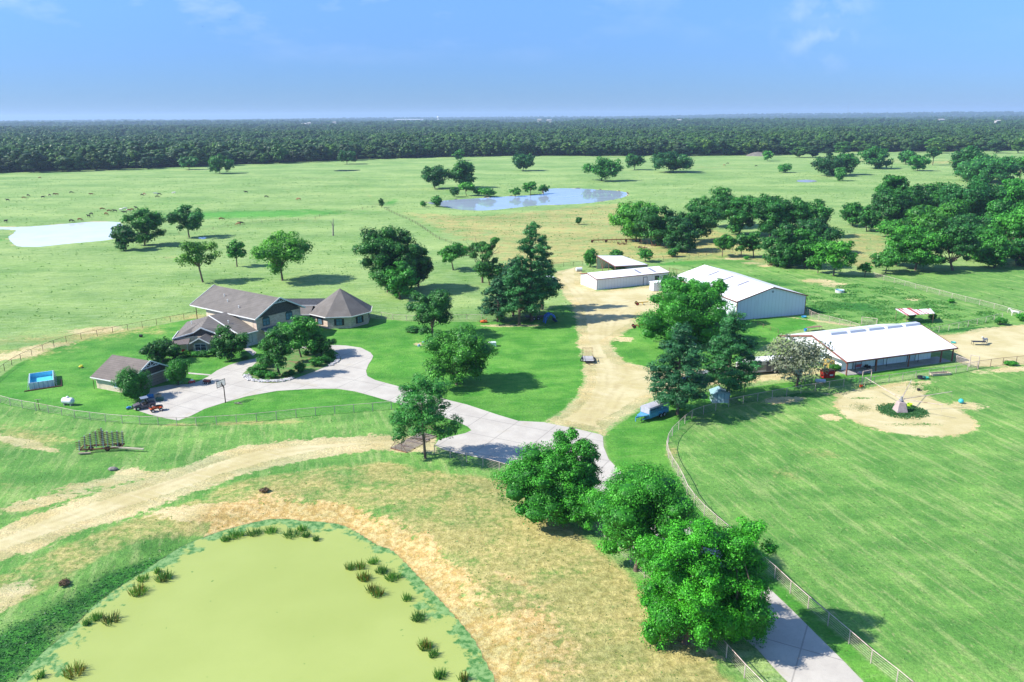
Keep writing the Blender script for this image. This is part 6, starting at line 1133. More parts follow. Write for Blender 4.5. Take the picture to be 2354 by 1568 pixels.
# rocks round the island (border)
def rock_ring(name, label, path, w, n, smin, smax):
    m = MB(); rr = random.Random(3); P = smooth(path, 6, False); cum = [0]
    for a, b in zip(P, P[1:]): cum.append(cum[-1] + np.linalg.norm(b - a))
    for i in range(n):
        d = rr.uniform(0, cum[-1]); j = max(0, min(len(P) - 2, int(np.searchsorted(cum, d)) - 1)); f = (d - cum[j]) / max(cum[j + 1] - cum[j], 1e-6); p = P[j] + (P[j + 1] - P[j]) * f; s = rr.uniform(smin, smax); m.ell((p[0] + rr.uniform(-w, w), p[1] + rr.uniform(-w, w), .10 + s * .3), (s * rr.uniform(.8, 1.3), s, s * .6), 6, 4)
    o = m.build(name, M_('river_stone', (.40, .39, .39), .9, .35, 1.5), None); return tag(o, label, 'stones', kind='stuff')
rock_ring('island_stones', 'grey river stones edging the turning circle island', PL("2 742 880 775 915 850 928 960 932 1060 924 1130 905"), .55, 420, .10, .22)
rock_ring('island_edge_stones', 'pale river stones at the right tip of the island', PL("2 1495 715 1515 740 1490 775 1440 800"), .45, 120, .10, .22)
# harrow implement
t_ = thing('folding_harrow', 'rusty folding tine harrow with upright white bars standing in the left pasture', 'harrow', D_('E', 545, 325), R(8)); m = MB()
m.beam((-2.9, 0, .55), (2.9, 0, .55), .18); m.beam((-2.9, 1.6, .55), (2.9, 1.6, .55), .15); m.beam((-2.9, 0, .55), (-2.9, 1.6, .55), .15); m.beam((2.9, 0, .55), (2.9, 1.6, .55), .15); m.build('frame', RUST, t_)
m = MB(); m.beam((1.5, .3, .6), (6.4, -.9, .45), .22); m.build('drawbar', M_('cream_steel', (.48, .42, .30), .7, .15), t_)
for i, (x, y, hh) in enumerate([(-2.9, -.1, 2.1), (-2.2, .2, 2.7), (-1.5, .5, 2.9), (-.8, .8, 3.1), (-.1, 1.2, 3.4), (.5, .0, 3.5), (1.0, .3, 3.2), (1.6, .6, 3.0), (2.2, .9, 2.9), (2.8, 1.2, 2.7)]):
    m = MB(); m.beam((x, y, .5), (x + .15, y + .05, hh), .12, .12); b_ = m.build('upright_bar', M_('pale_bar', (.45, .44, .42), .6, .15), t_); m = MB()
    for z in np.arange(.7, hh - .1, .28): m.beam((x - .35, y, z), (x + .35, y, z + .05), .08); m.tube((x + .3, y, z + .03), (x + .34, y - .28, z - .12), .025, .015, 4); m.tube((x - .3, y, z + .03), (x - .34, y - .28, z - .12), .025, .015, 4)
    m.build('tines', RUST, b_)
for x, y in ((-1.6, .8), (.9, .3), (2.2, 1.4)): wheel(t_, 'wheel', (x, y, .38), .38, .22, rim=RUST)
m = MB(); m.box(-2.9, -1.2, -.7, -.35, .15, .3); m.build('foot_board', WOOD, t_)
t_ = thing('rock', 'grey rock on the bare bank above the dirt road', 'rock', D_('E', 610, 422)); m = MB(); m.ell((0, 0, .2), (.7, .45, .3), 7, 5); m.ell((.3, .1, .15), (.45, .35, .2), 6, 4); m.build('stone', M_('grey_rock', (.22, .20, .18), .9, .3, 3), t_)
DEADL = leaf_mat('dead_leaves', (.06, .035, .02), (.17, .11, .06), .2)
for k_, x, y, lb in (('E', 350, 1040, 'brown dead brush lump on the left pond bank'), ('E', 1430, 540, 'dark brown dry brush lump right of the bare sand')):
    g = W(k_, x, y); place_tree(lb, g[0], g[1], .55, 1.5, 'bush', (1, 1, 1), cat='brush', name='dead_brush', n=500, seed=int(x), leafm=DEADL)
# cows and horses (one continuous skinned body each)
def animal(kind, grazing=False):
    bm_v, bm_e, rad = [], [], []
    def v(x, y, z, rx, ry=None, par=None):
        bm_v.append((x, y, z)); rad.append((rx, ry or rx)); i = len(bm_v) - 1
        if par is not None: bm_e.append((par, i))
        return i
    H_ = 1.0 if kind == 'horse' else .88; hip = v(-.75, 0, 1.15 * H_, .24, .28); mid = v(-.1, 0, 1.08 * H_, .32 if kind == 'cow' else .27, .34 if kind == 'cow' else .3, hip); sho = v(.6, 0, 1.15 * H_, .24, .3, mid)
    if grazing: n1 = v(.95, 0, .95 * H_, .16, .18, sho); n2 = v(1.25, 0, .55, .11, .13, n1); hd = v(1.42, 0, .28, .11, .12, n2); mz = v(1.52, 0, .1, .075, .08, hd)
    elif kind == 'horse': n1 = v(.92, 0, 1.45, .15, .18, sho); n2 = v(1.15, 0, 1.75, .11, .13, n1); hd = v(1.35, 0, 1.75, .11, .12, n2); mz = v(1.66, 0, 1.52, .075, .08, hd)
    else: n1 = v(.95, 0, 1.18, .17, .2, sho); n2 = v(1.15, 0, 1.25, .14, .15, n1); hd = v(1.35, 0, 1.22, .12, .13, n2); mz = v(1.6, 0, 1.08, .09, .09, hd)
    for s in (-1, 1):
        e = v(hd and bm_v[hd][0] - .08, s * .13, bm_v[hd][2] + .12, .03, .03, hd)
        a = v(.62, s * .17, .85 * H_, .10, .11, sho); b = v(.6, s * .18, .48 * H_, .055, .06, a); c = v(.62, s * .18, .08, .045, .045, b); v(.66, s * .18, .02, .055, .055, c)
        a = v(-.78, s * .18, .82 * H_, .13, .14, hip); b = v(-.68, s * .19, .62 * H_, .085, .09, a); b2 = v(-.88, s * .19, .42 * H_, .05, .055, b); c = v(-.82, s * .19, .08, .042, .042, b2); v(-.78, s * .19, .02, .055, .055, c)
    t1 = v(-1.02, 0, 1.15 * H_, .05, .05, hip); v(-1.12, 0, .6 * H_, .035, .035, t1)
    me = bpy.data.meshes.new('sk'); me.from_pydata(bm_v, bm_e, []); o = bpy.data.objects.new('sk', me); C.objects.link(o); o.modifiers.new('s', 'SKIN'); 
    for i, q in enumerate(me.skin_vertices[0].data): q.radius = rad[i]; q.use_root = (i == 0)
    sb = o.modifiers.new('u', 'SUBSURF'); sb.levels = 1; dg = bpy.context.evaluated_depsgraph_get(); out = bpy.data.meshes.new_from_object(o.evaluated_get(dg)); bpy.data.objects.remove(o); out.polygons.foreach_set('use_smooth', [True] * len(out.polygons)); return out
def hide_mat(name, c1, c2=None, sc=1.6, th=.5):
    t = NT(name); t.pos = None; f = t.noise(sc, 3, .5, t.O()); c = c1 if c2 is None else t.mix(t.mr(f, th - .02, th + .02), c1, c2); return t.out(c, .8)
HID = {'black': hide_mat('black_hide', (.012, .011, .011)), 'brown': hide_mat('brown_hide', (.16, .055, .022)), 'red': hide_mat('red_white_hide', (.20, .06, .025), (.55, .5, .45), 1.3, .55), 'white': hide_mat('white_hide', (.62, .60, .56)), 'tan': hide_mat('tan_hide', (.34, .19, .09)), 'grey': hide_mat('grey_hide', (.42, .40, .38), (.55, .53, .50), 3), 'pied': hide_mat('pied_hide', (.012, .011, .011), (.5, .48, .45), 1.3, .56)}
AM = {('cow', 0): animal('cow'), ('cow', 1): animal('cow', True), ('horse', 0): animal('horse'), ('horse', 1): animal('horse', True)}
def beast(kind, g, x, y, rz, hide, label, group=None, s=1.0):
    me = AM[(kind, g)].copy(); me.materials.clear(); me.materials.append(HID[hide]); o = bpy.data.objects.new(kind, me); C.objects.link(o); o.location = (x, y, zat(x, y)); o.rotation_euler = (0, 0, rz); o.scale = (s, s, s); return tag(o, label, kind, group)
cows = [(58, 728, 'black', 'alone at the left edge'), (180, 710, 'brown', 'left of the loose group'), (212, 692, 'black', 'above the brown one on the left'), (323, 705, 'black', 'in the middle of the loose left group'), (373, 690, 'pied', 'beside the touching pair'), (408, 682, 'black', 'touching another, left of the pair'), (426, 685, 'brown', 'touching another, right of the pair'), (535, 670, 'black', 'right of the touching pair'), (300, 557, 'brown', 'highest up in the left meadow'), (686, 684, 'brown', 'alone between the groups'),
        (1066, 688, 'black', 'left of the red and white one'), (1082, 682, 'red', 'in the upper middle meadow'), (1170, 680, 'white', 'beside a black one'), (1195, 683, 'black', 'right of a white one'), (1180, 702, 'black', 'just above the puddle'), (1303, 674, 'white', 'lying pale in the upper meadow'), (1998, 702, 'black', 'alone near the bright grass'), (2242, 720, 'tan', 'alone far right in the meadow'), (1846, 667, 'black', 'tiny above the bright grass'),
        (767, 795, 'brown', 'leading the file to the pond'), (820, 810, 'brown', 'second in the file to the pond'), (863, 810, 'black', 'third in the file to the pond'), (908, 800, 'white', 'left pale one in the file'), (938, 793, 'white', 'right pale one in the file'), (936, 823, 'black', 'below the pale ones'), (965, 806, 'red', 'left of the close red pair'), (990, 801, 'brown', 'right of the close red pair'), (1022, 787, 'black', 'at the right end of the file'), (797, 832, 'brown', 'under the file'), (686, 833, 'black', 'above the pond, upper'), (666, 850, 'black', 'above the pond, lower'),
        (600, 876, 'brown', 'drinking at the pond edge, right'), (537, 884, 'black', 'drinking at the pond edge, left'), (45, 888, 'black', 'left of the pond stream'), (1661, 871, 'brown', 'by the bright grass edge'), (1790, 910, 'tan', 'left of a pair at the fence'), (1808, 903, 'black', 'right of a pair at the fence')]
for i, (x, y, hd, wh) in enumerate(cows):
    g = W('A', x, y + 5); beast('cow', 1 if i % 3 else 0, g[0], g[1], rr_.choice([0, 3.1, .4, 2.7, -.4, 3.6]), hd, f"{dict(pied='black and white', red='red and white').get(hd, hd)} cow {wh}", 'cows grazing in the far left meadow', 1.12)
for k_, x, y, hd, wh in (('C', 1675, 543, 'tan', 'tan cow left of two in the far right meadow'), ('C', 1705, 527, 'black', 'black cow beside the tan one in the far right meadow'), ('C', 1955, 549, 'black', 'black cow alone below the grey mound'), ('B', 122, 720, 'tan', 'tan cow near the far meadow bushes')):
    g = W(k_, x, y + 4); beast('cow', 1, g[0], g[1], rr_.choice([0, 3.1]), hd, wh, 'cows in the far right meadow', 1.12)
g = W('5', 2280, 262); beast('horse', 0, g[0], g[1], R(160), 'white', 'white horse standing by the weedy paddock fence at the right edge', None, 1.0)
g = W('5', 2045, 480); beast('horse', 0, g[0], g[1], R(215), 'grey', 'grey horse standing at the feeder in the dry paddock', None, 1.0)
t_ = thing('hay_feeder', 'dark metal table feeder in front of the grey horse', 'feeder', D_('5', 2000, 488), R(-6)); m = MB(); m.box(-1.4, 1.4, -.5, .5, .75, .83); m.build('tray', BLACK, t_)
for x in (-1.3, 1.3):
    for y in (-.42, .42): m = MB(); m.tube((x, y, 0), (x, y, .76), .04, .04, 6); m.build('leg', BLACK, t_)
# horse walker
wk = thing('horse_walker', 'pinkish pyramid based horse walker with four long arms in the dirt arena', 'horse walker', D_('5', 1388, 1005), 0); m = MB(); m.loft([[(-.95, -.95, 0), (.95, -.95, 0), (.95, .95, 0), (-.95, .95, 0)], [(-.5, -.5, 1.75), (.5, -.5, 1.75), (.5, .5, 1.75), (-.5, .5, 1.75)]]); m.build('base', M_('pink_grey_sheet', (.36, .29, .28), .6, .15), wk, bev=.03)
m = MB(); m.tube((0, 0, 1.75), (0, 0, 2.6), .2, .2, 10); m.tube((0, 0, 2.0), (0, 0, 2.1), .4, .4, 10); m.build('rotor', STEEL, wk)
for px, py, z in ((1120, 740, 3.0), (1480, 757, 3.0), (1795, 850, 3.0), (1720, 953, 2.5)):
    e = W('5', px, py, z); e = Vector((e[0] - wk.location.x, e[1] - wk.location.y, z)); L_ = Vector((0, 0, 2.15)); m = MB(); m.tube(L_, e, .06, .045, 6); m.tube((0, 0, 2.55), L_.lerp(e, .6), .02, .02, 4); arm = m.build('arm', PIPEW, wk); m = MB(); m.tube(e, (e.x, e.y, 1.3), .02, .02, 4); m.build('lead_line', PIPEW, arm)
for lb, k_, x, y, c, r_, hh in (('lime green tub beside the horse walker', '5', 1463, 965, (.40, .62, .03), .42, .5), ('black water tub by the fence under the stable', '5', 1552, 750, (.03, .035, .05), .72, .45), ('green water tub next to the black one', '5', 1590, 752, (.03, .30, .24), .5, .4), ('orange bucket at the foot of the narrow gate', '5', 1085, 815, (.65, .10, .03), .3, .4), ('dark bucket on the right of the arena', '5', 1533, 842, (.02, .02, .025), .3, .35), ('teal feed pan on the dry paddock', '5', 1803, 472, (.05, .38, .36), .5, .25),
        ('blue feed pan at the big barn corner', '5', 640, 272, (.05, .28, .50), .6, .3), ('blue barrel top beside the small table', '5', 652, 380, (.04, .22, .55), .35, .6), ('blue bucket behind the yellow pallets', '5', 770, 628, (.05, .25, .60), .3, .7)):
    tub(lb, D_(k_, x, y), M_('plastic_' + lb.split()[0] + str(x), c, .5, .08), r_, hh)
t_ = thing('ball', 'turquoise ball on the grass right of the arena', 'ball', D_('5', 1862, 942)); m = MB(); m.ell((0, 0, .42), (.42, .42, .42), 14, 10); m.build('ball_shell', M_('turquoise', (.05, .42, .48), .4, .1), t_, sm=True); m = MB(); m.tube((0, 0, .83), (0, 0, .88), .04, .04, 6); m.build('plug', BLACK, t_)
t_ = thing('stock_tank', 'round pale metal stock tank in the weedy paddock', 'tank', D_('5', 918, 78)); m = MB(); m.lathe([(1.2, 0), (1.2, .75), (1.26, .78), (1.14, .78), (1.12, .1)], (0, 0, 0), 20, False); m.build('shell', M_('galvanised', (.45, .45, .44), .5, .15, 3), t_); m = MB(); m.lathe([(1.13, .5), (1.1, .55)], (0, 0, 0), 20); m.build('water', MC.get('pool_water'), t_)
t_ = thing('feed_trough', 'long wooden feed trough in the strip below the stable', 'trough', D_('5', 1700, 722), R(9)); m = MB(); m.box(-1.9, 1.9, -.5, .5, .1, .2); m.box(-1.9, 1.9, -.56, -.505, .1, .5); m.box(-1.9, 1.9, .505, .56, .1, .5); m.box(-1.96, -1.905, -.56, .56, .1, .5); m.box(1.905, 1.96, -.56, .56, .1, .5); m.build('box', M_('pale_wood', (.42, .36, .27), .9, .2, 4), t_)
for x in (-1.6, 1.6): m = MB(); m.box(x - .08, x + .08, -.5, .5, 0, .098); m.build('runner', WOOD, t_)
t_ = thing('metal_table', 'low rusty metal table frame on the small lawn behind the stable', 'table', D_('5', 718, 375), R(17)); m = MB(); m.box(-1.9, 1.9, -.5, .5, .85, .9); m.build('table_top', RUSTP, t_)
for x in (-1.8, 1.8):
    for y in (-.42, .42): m = MB(); m.tube((x, y, 0), (x, y, .85), .03, .03, 5); m.build('leg', RUSTP, t_)
def chair(label, p, rz, col, w=.6):
    t_ = thing('garden_chair', label, 'chair', p, rz); m = MB(); m.box(-w / 2, w / 2, -.28, .28, .4, .46); m.build('seat', col, t_, bev=.01); m = MB(); m.slab([(-w / 2, .28, .46), (w / 2, .28, .46), (w / 2, .42, 1.0), (-w / 2, .42, 1.0)], .05, (0, -1, 0)); m.build('backrest', col, t_)
    for x in (-w / 2 + .03, w / 2 - .03):
        for y in (-.25, .25): m = MB(); m.tube((x, y, 0), (x, y, .4), .02, .02, 5); m.build('leg', col, t_)
        m = MB(); m.path([(x, -.25, .4), (x, -.25, .66), (x, .3, .68)], .02, 5); m.build('armrest', col, t_)
PK = M_('pink_red_metal', (.50, .12, .13), .5, .15); chair('pink red bench chair under the left end of the stable porch', D_('5', 1055, 672), R(200), PK, 1.3); chair('dark metal chair right of the pink bench under the porch', D_('5', 1115, 672), R(185), BLACK, .7); chair('second dark chair at the end of the porch seats', D_('5', 1140, 680), R(170), BLACK, .6)
t_ = thing('pink_box', 'small pink box on the grass in front of the porch chairs', 'box', D_('5', 1075, 712), .3); m = MB(); m.box(-.35, .35, -.22, .22, 0, .35); m.build('box_body', M_('pink_plastic', (.55, .25, .38), .5, .1), t_, bev=.03); m = MB(); m.box(-.37, .37, -.24, .24, .355, .4); m.build('lid', M_('white_plastic', (.6, .6, .6), .5, .1), t_)
# red bin with number plate, pallets
t_ = thing('red_bale_bin', 'red steel bin with small white plate beside the yellow pallets', 'bin', D_('5', 822, 738), R(8)); m = MB(); m.loft([[(-1.1, -.6, 0), (1.1, -.6, 0), (1.1, .6, 0), (-1.1, .6, 0)], [(-1.15, -.75, 1.35), (1.15, -.75, 1.35), (1.15, .75, 1.35), (-1.15, .75, 1.35)]]); m.build('bin_body', M_('bin_red', (.42, .015, .015), .4, .15, 2), t_)
m = MB(); m.box(.1, .75, -.68, -.64, .45, .8); m.build('plate', WHITE, t_); m = MB(); m.box(-1.0, 1.0, -.6, .6, 1.352, 1.5); m.tube((.3, 0, 1.5), (.3, 0, 1.9), .08, .08, 6); m.ell((-.3, 0, 1.6), (.4, .3, .2)); m.build('contents', M_('dark_scrap', (.06, .035, .03), .9, .4, 6), t_)
for i, (x, y, hh) in enumerate(((845, 655, 1.3), (690, 600, 1.0), (790, 600, .9))):
    t_ = thing('pallet_stack', ['tallest stack of yellow pallets behind the red bin', 'yellow pallet stack left of the tallest, by the bare tree', 'low yellow pallet stack against the stable gable'][i], 'pallets', D_('5', x, y), R(19 + i * 12)); m = MB(); z = 0
    while z < hh:
        for yy in (-.9, 0, .9): m.box(-1.15, 1.15, yy - .06, yy + .06, z, z + .1)
        for j in range(7): m.box(-1.15 + j * .34, -1.15 + j * .34 + .24, -1.0, 1.0, z + .102, z + .13)
        z += .16
    m.build('pallets', M_('yellow_timber', (.50, .38, .12), .85, .2, 3), t_)
barrel('dark barrel beside the tallest pallet stack', D_('5', 903, 650), BLACK, .9, .3); barrel('rusty barrel left of the dark barrel near the gable', D_('5', 885, 640), RUST, .9, .3)
t_ = thing('scrap_heap', 'low heap of dark scrap under the stable gable eave', 'scrap', D_('5', 940, 668), .2); m = MB()
for i in range(14): x, y = random.uniform(-1.4, 1.4), random.uniform(-.6, .6); m.beam((x, y, .1), (x + random.uniform(-.8, .8), y + random.uniform(-.5, .5), random.uniform(.15, .6)), .12)
m.build('scrap', M_('brown_scrap', (.12, .07, .05), .9, .4, 5), t_)
t_ = thing('white_tank_barrel', 'white and blue jug like drum lying by the fence below the bare tree', 'drum', D_('5', 775, 782), R(-12)); m = MB(); m.tube((-.9, 0, .38), (.7, 0, .38), .36, .36, 12); m.tube((-1.15, 0, .38), (-.9, 0, .38), .15, .36, 12); m.build('drum_body', M_('pale_drum', (.5, .56, .64), .4, .2, 3), t_); m = MB(); m.tube((-1.22, 0, .38), (-1.15, 0, .38), .1, .1, 8); m.build('cap', BLACK, t_)
# small pale blue shed
t_ = thing('small_shed', 'small pale blue garden shed beside the pasture fence', 'shed', D_('4', 1190, 1222), R(-4)); x1, y1 = 2.9, 2.3; m = MB(); m.loft([[(0, 0, 0), (x1, 0, 0), (x1, 0, 1.6), (x1 / 2, 0, 2.2), (0, 0, 1.6)], [(0, y1, 0), (x1, y1, 0), (x1, y1, 1.6), (x1 / 2, y1, 2.2), (0, y1, 1.6)]]); m.build('wall', M_('pale_teal', (.36, .47, .50), .6, .08), t_)
m = MB(); m.slab([(-.2, -.2, 1.6), (x1 / 2, -.2, 2.3), (x1 / 2, y1 + .2, 2.3), (-.2, y1 + .2, 1.6)], .08); m.slab([(x1 / 2, -.2, 2.3), (x1 + .2, -.2, 1.6), (x1 + .2, y1 + .2, 1.6), (x1 / 2, y1 + .2, 2.3)], .08); m.build('roof', M_('teal_grey_roof', (.22, .36, .40), .7, .15), t_)
m = MB(); m.box(.9, 2.0, -.05, -.004, .05, 1.7); d2 = m.build('door', M_('teal_door', (.34, .52, .56), .6, .08), t_); m = MB()
for x in (.83, 1.43, 2.0): m.box(x, x + .07, -.08, -.003, .05, 1.75)
m.build('door_trim', M_('teal_trim', (.12, .24, .28), .6, .1), d2)
# livestock trailer (blue)
P0, P1 = Vector(D_('4', 775, 1345)), Vector(D_('4', 880, 1305)); dv = P1 - P0; t_ = thing('livestock_trailer', 'light blue gooseneck livestock trailer with grey roof beside the left hand pine', 'trailer', P0, math.atan2(dv.y, dv.x)); TL, TW = 4.9, 2.0; BLU = M_('trailer_blue', (.07, .25, .42), .45, .2, 2); GRR = M_('trailer_grey', (.36, .36, .40), .5, .1)
m = MB(); m.box(0, TL, 0, TW, .45, .55); m.build('floor', BLU, t_); m = MB()
for y in (0, TW - .05): m.box(.05, TL - .05, y, y + .05, .56, 1.15)
m.box(0, .05, 0, TW, .56, 1.15); m.box(TL - .05, TL, 0, TW, .56, 1.15); m.build('lower_side', BLU, t_); m = MB()
for z in (1.25, 1.45, 1.62):
    for y in (.02, TW - .02): m.beam((0, y, z), (TL, y, z), .05, .09)
for i in range(7):
    for y in (.02, TW - .02): m.beam((i * TL / 6, y, 1.15), (i * TL / 6, y, 2.0), .06)
m.build('slat_rails', BLU, t_)
sec2 = lambda x: [(x, -.03, 1.98), (x, .1, 2.2), (x, .5, 2.3), (x, TW - .5, 2.3), (x, TW - .1, 2.2), (x, TW + .03, 1.98)]
m = MB(); m.loft([sec2(-.05), sec2(TL + .05)]); m.build('roof', GRR, t_, sm=False); m = MB(); m.box(-.06, -.01, .1, TW - .1, 1.2, 1.97); m.build('front_panel', GRR, t_)
m = MB(); m.beam((0, .4, 1.0), (-2.3, TW / 2, 1.0), .14); m.beam((0, TW - .4, 1.0), (-2.3, TW / 2, 1.0), .14); m.beam((0, .2, .5), (-1.4, .5, .5), .12); m.beam((0, TW - .2, .5), (-1.4, TW - .5, .5), .12); m.beam((-2.3, TW / 2, 1.05), (-2.3, TW / 2, .3), .12); m.slab([(0, .1, 1.1), (0, TW - .1, 1.1), (-1.5, TW - .5, 1.1), (-1.5, .5, 1.1)], .05); m.build('gooseneck', BLU, t_)
m = MB(); m.tube((-1.5, .4, 0), (-1.5, .4, 1.2), .05, .05, 6); m.build('jack_leg', BLACK, t_)
for x in (2.7, 3.6):
    for y in (-.08, TW + .08): wheel(t_, 'wheel', (x, y, .36), .36, .22)
for y in (-.2, TW + .02): m = MB(); m.box(2.2, 4.1, y, y + .18, .78, .84); m.build('fender', BLU, t_)
# utility trailer
P0 = Vector(D_('4', 333, 962)); t_ = thing('utility_trailer', 'flat utility trailer with plank deck and raised mesh ramp on the dirt yard', 'trailer', P0, R(-1.5)); TW, TL = 2.15, 3.6
m = MB(); 
for i in range(8): m.box(.03 + i * .265, .03 + i * .265 + .25, .05, TL, .55, .6)
m.build('deck', M_('grey_planks', (.36, .35, .35), .85, .15, 3), t_); m = MB(); m.box(0, TW, 0, .045, .45, .62); m.box(-.02, .025, .05, TL, .45, .62); m.box(TW - .025 + .02, TW + .04, .05, TL, .45, .62)
for x in (0, TW): m.beam((x, 0, .6), (x, 0, 1.0), .06); m.beam((x, 0, 1.0), (x, TL, 1.0), .05); m.beam((x, TL, .6), (x, TL, 1.0), .06); m.beam((x, TL / 2, .6), (x, TL / 2, 1.0), .05)
m.beam((0, 0, 1.0), (TW, 0, 1.0), .05); m.build('side_frame', BLACK, t_); m = MB(); m.beam((.2, 0, .5), (TW / 2, -1.2, .5), .1); m.beam((TW - .2, 0, .5), (TW / 2, -1.2, .5), .1); m.tube((TW / 2, -1.0, 0), (TW / 2, -1.0, .6), .05, .05, 6); m.build('drawbar', BLACK, t_)
m = MB(); m.beam((0, TL, .6), (0, TL + .3, 2.2), .06); m.beam((TW, TL, .6), (TW, TL + .3, 2.2), .06); m.beam((0, TL + .3, 2.2), (TW, TL + .3, 2.2), .06)
for i in range(1, 7): x = TW * i / 7; m.beam((x, TL, .6), (x, TL + .3, 2.2), .035)
m.beam((0, TL + .15, 1.4), (TW, TL + .15, 1.4), .03); m.build('ramp', RUST, t_)
for x in (-.2, TW + .2): wheel(t_, 'wheel', (x, TL * .45, .34), .34, .2); m = MB(); m.box(x - .14, x + .14, TL * .45 - .5, TL * .45 + .5, .74, .79); m.build('fender', BLACK, t_)
# silver living quarters trailer behind the pines
P0, P1 = Vector(D_('4', 1390, 1045)), Vector(D_('4', 1690, 1018)); dv = P1 - P0; t_ = thing('horse_trailer', 'long silver and white enclosed horse trailer behind the right hand pine', 'trailer', P0, math.atan2(dv.y, dv.x)); TL, TW = 9.6, 2.5; SV = M_('silver_panel', (.46, .45, .45), .35, .12, 2)
m = MB(); m.loft([[(0, 0, .5), (0, TW, .5), (0, TW, 2.7), (0, 0, 2.7)], [(TL, 0, .5), (TL, TW, .5), (TL, TW, 2.7), (TL, 0, 2.7)]]); m.build('body', SV, t_); m = MB(); m.loft([[(-.1, -.05, 2.7), (-.1, .2, 2.9), (-.1, TW - .2, 2.9), (-.1, TW + .05, 2.7)], [(TL + .1, -.05, 2.7), (TL + .1, .2, 2.9), (TL + .1, TW - .2, 2.9), (TL + .1, TW + .05, 2.7)]]); m.build('roof', WHITE, t_)
m = MB(); m.box(0, TL, -.03, -.003, .9, 1.9); m.build('side_band', M_('taupe_band', (.24, .21, .20), .4, .1), t_); m = MB(); m.box(5.1, 6.1, -.06, -.031, .6, 2.5); m.build('door', M_('dark_trailer_door', (.10, .10, .11), .4, .1), t_)
for x in (1.0, 2.6, 6.9): window(t_, (x, -.03, 1.75), .8, .5, 'y-', mull=False)
for x in (6.9, 7.8):
    for y in (-.05, TW + .05): wheel(t_, 'wheel', (x, y, .4), .4, .24)
m = MB(); m.loft([[(TL, 0.1, 1.4), (TL, TW - .1, 1.4), (TL, TW - .1, 2.7), (TL, .1, 2.7)], [(TL + 2.2, .4, 1.6), (TL + 2.2, TW - .4, 1.6), (TL + 2.2, TW - .4, 2.6), (TL + 2.2, .4, 2.6)]]); m.build('nose', SV, t_)
# pickup behind the left pine and white truck at the far left of the yard
def truck(label, p, rz, col, name='pickup_truck', cat='truck'):
    t_ = thing(name, label, cat, p, rz); s5 = lambda x, z0, z1, w_: [(x, -w_, z0), (x, w_, z0), (x, w_ * .98, z1), (x, -w_ * .98, z1)]
    m = MB(); m.loft([s5(-2.75, .55, .85, .85), s5(-2.6, .42, 1.08, .93), s5(-1.15, .4, 1.15, .95), s5(2.7, .42, 1.15, .94), s5(2.78, .5, 1.05, .9)]); m.build('body', col, t_, bev=.03); m = MB(); m.loft([s5(-1.2, 1.15, 1.17, .9), s5(-.6, 1.15, 1.75, .78), s5(.85, 1.15, 1.78, .78), s5(1.05, 1.15, 1.2, .88)]); m.build('cab', col, t_)
    m = MB(); m.loft([s5(-1.08, 1.22, 1.26, .92), s5(-.62, 1.22, 1.68, .82), s5(.82, 1.22, 1.68, .82), s5(.95, 1.22, 1.26, .92)]); m.build('windows', GLASS, t_); m = MB(); m.box(1.12, 2.65, -.75, .75, 1.151, 1.17); m.build('cargo_bed', BLACK, t_)
    for y in (-.65, .65): m = MB(); m.box(-2.78, -2.7, y - .2, y + .2, .78, .98); m.build('headlight', GLASSB, t_)
    quad_tyres(t_, (-1.75, 1.75), .86, .4, .26); return t_
truck('dark blue pickup truck parked behind the left hand pine', D_('4', 1060, 1090), R(24), M_('navy_paint', (.02, .05, .14), .3, .2)); truck('grey pickup truck parked between the two pines', D_('4', 1190, 1050), R(10), M_('grey_paint', (.22, .23, .25), .3, .1))
t_ = thing('box_truck', 'white box truck half hidden by the pine group at the top of the yard', 'truck', D_('3', 1690, 606), R(12)); m = MB(); m.box(-4.6, .8, -1.2, 1.2, .7, 3.1); m.build('box_body', M_('truck_white', (.62, .66, .70), .4, .08), t_, bev=.04); m = MB(); m.loft([[(.85, -1.1, .5), (.85, 1.1, .5), (.85, 1.05, 2.6), (.85, -1.05, 2.6)], [(2.3, -1.1, .5), (2.3, 1.1, .5), (2.0, 1.0, 2.5), (2.0, -1.0, 2.5)], [(2.9, -1.05, .5), (2.9, 1.05, .5), (2.8, 1.0, 1.5), (2.8, -1.0, 1.5)]]); m.build('cab', MC['truck_white'], t_); m = MB(); m.slab([(2.08, -.95, 2.4), (2.08, .95, 2.4), (2.74, .95, 1.6), (2.74, -.95, 1.6)], -.03, (1, 0, 0)); m.build('windscreen', GLASS, t_); quad_tyres(t_, (-3.2, 1.9), 1.0, .48, .3)
t_ = thing('white_drums', 'pale tanks stored at the end of the yard left of the sheds', 'tank', D_('4', 305, 345), R(10)); m = MB(); m.tube((-1, 0, .7), (.9, 0, .7), .6, .6, 12); m.build('tank_body', M_('pale_tank', (.55, .58, .62), .5, .1), t_); m = MB(); m.box(-.9, .8, -.4, .4, 0, .2); m.build('stand', STEEL, t_)
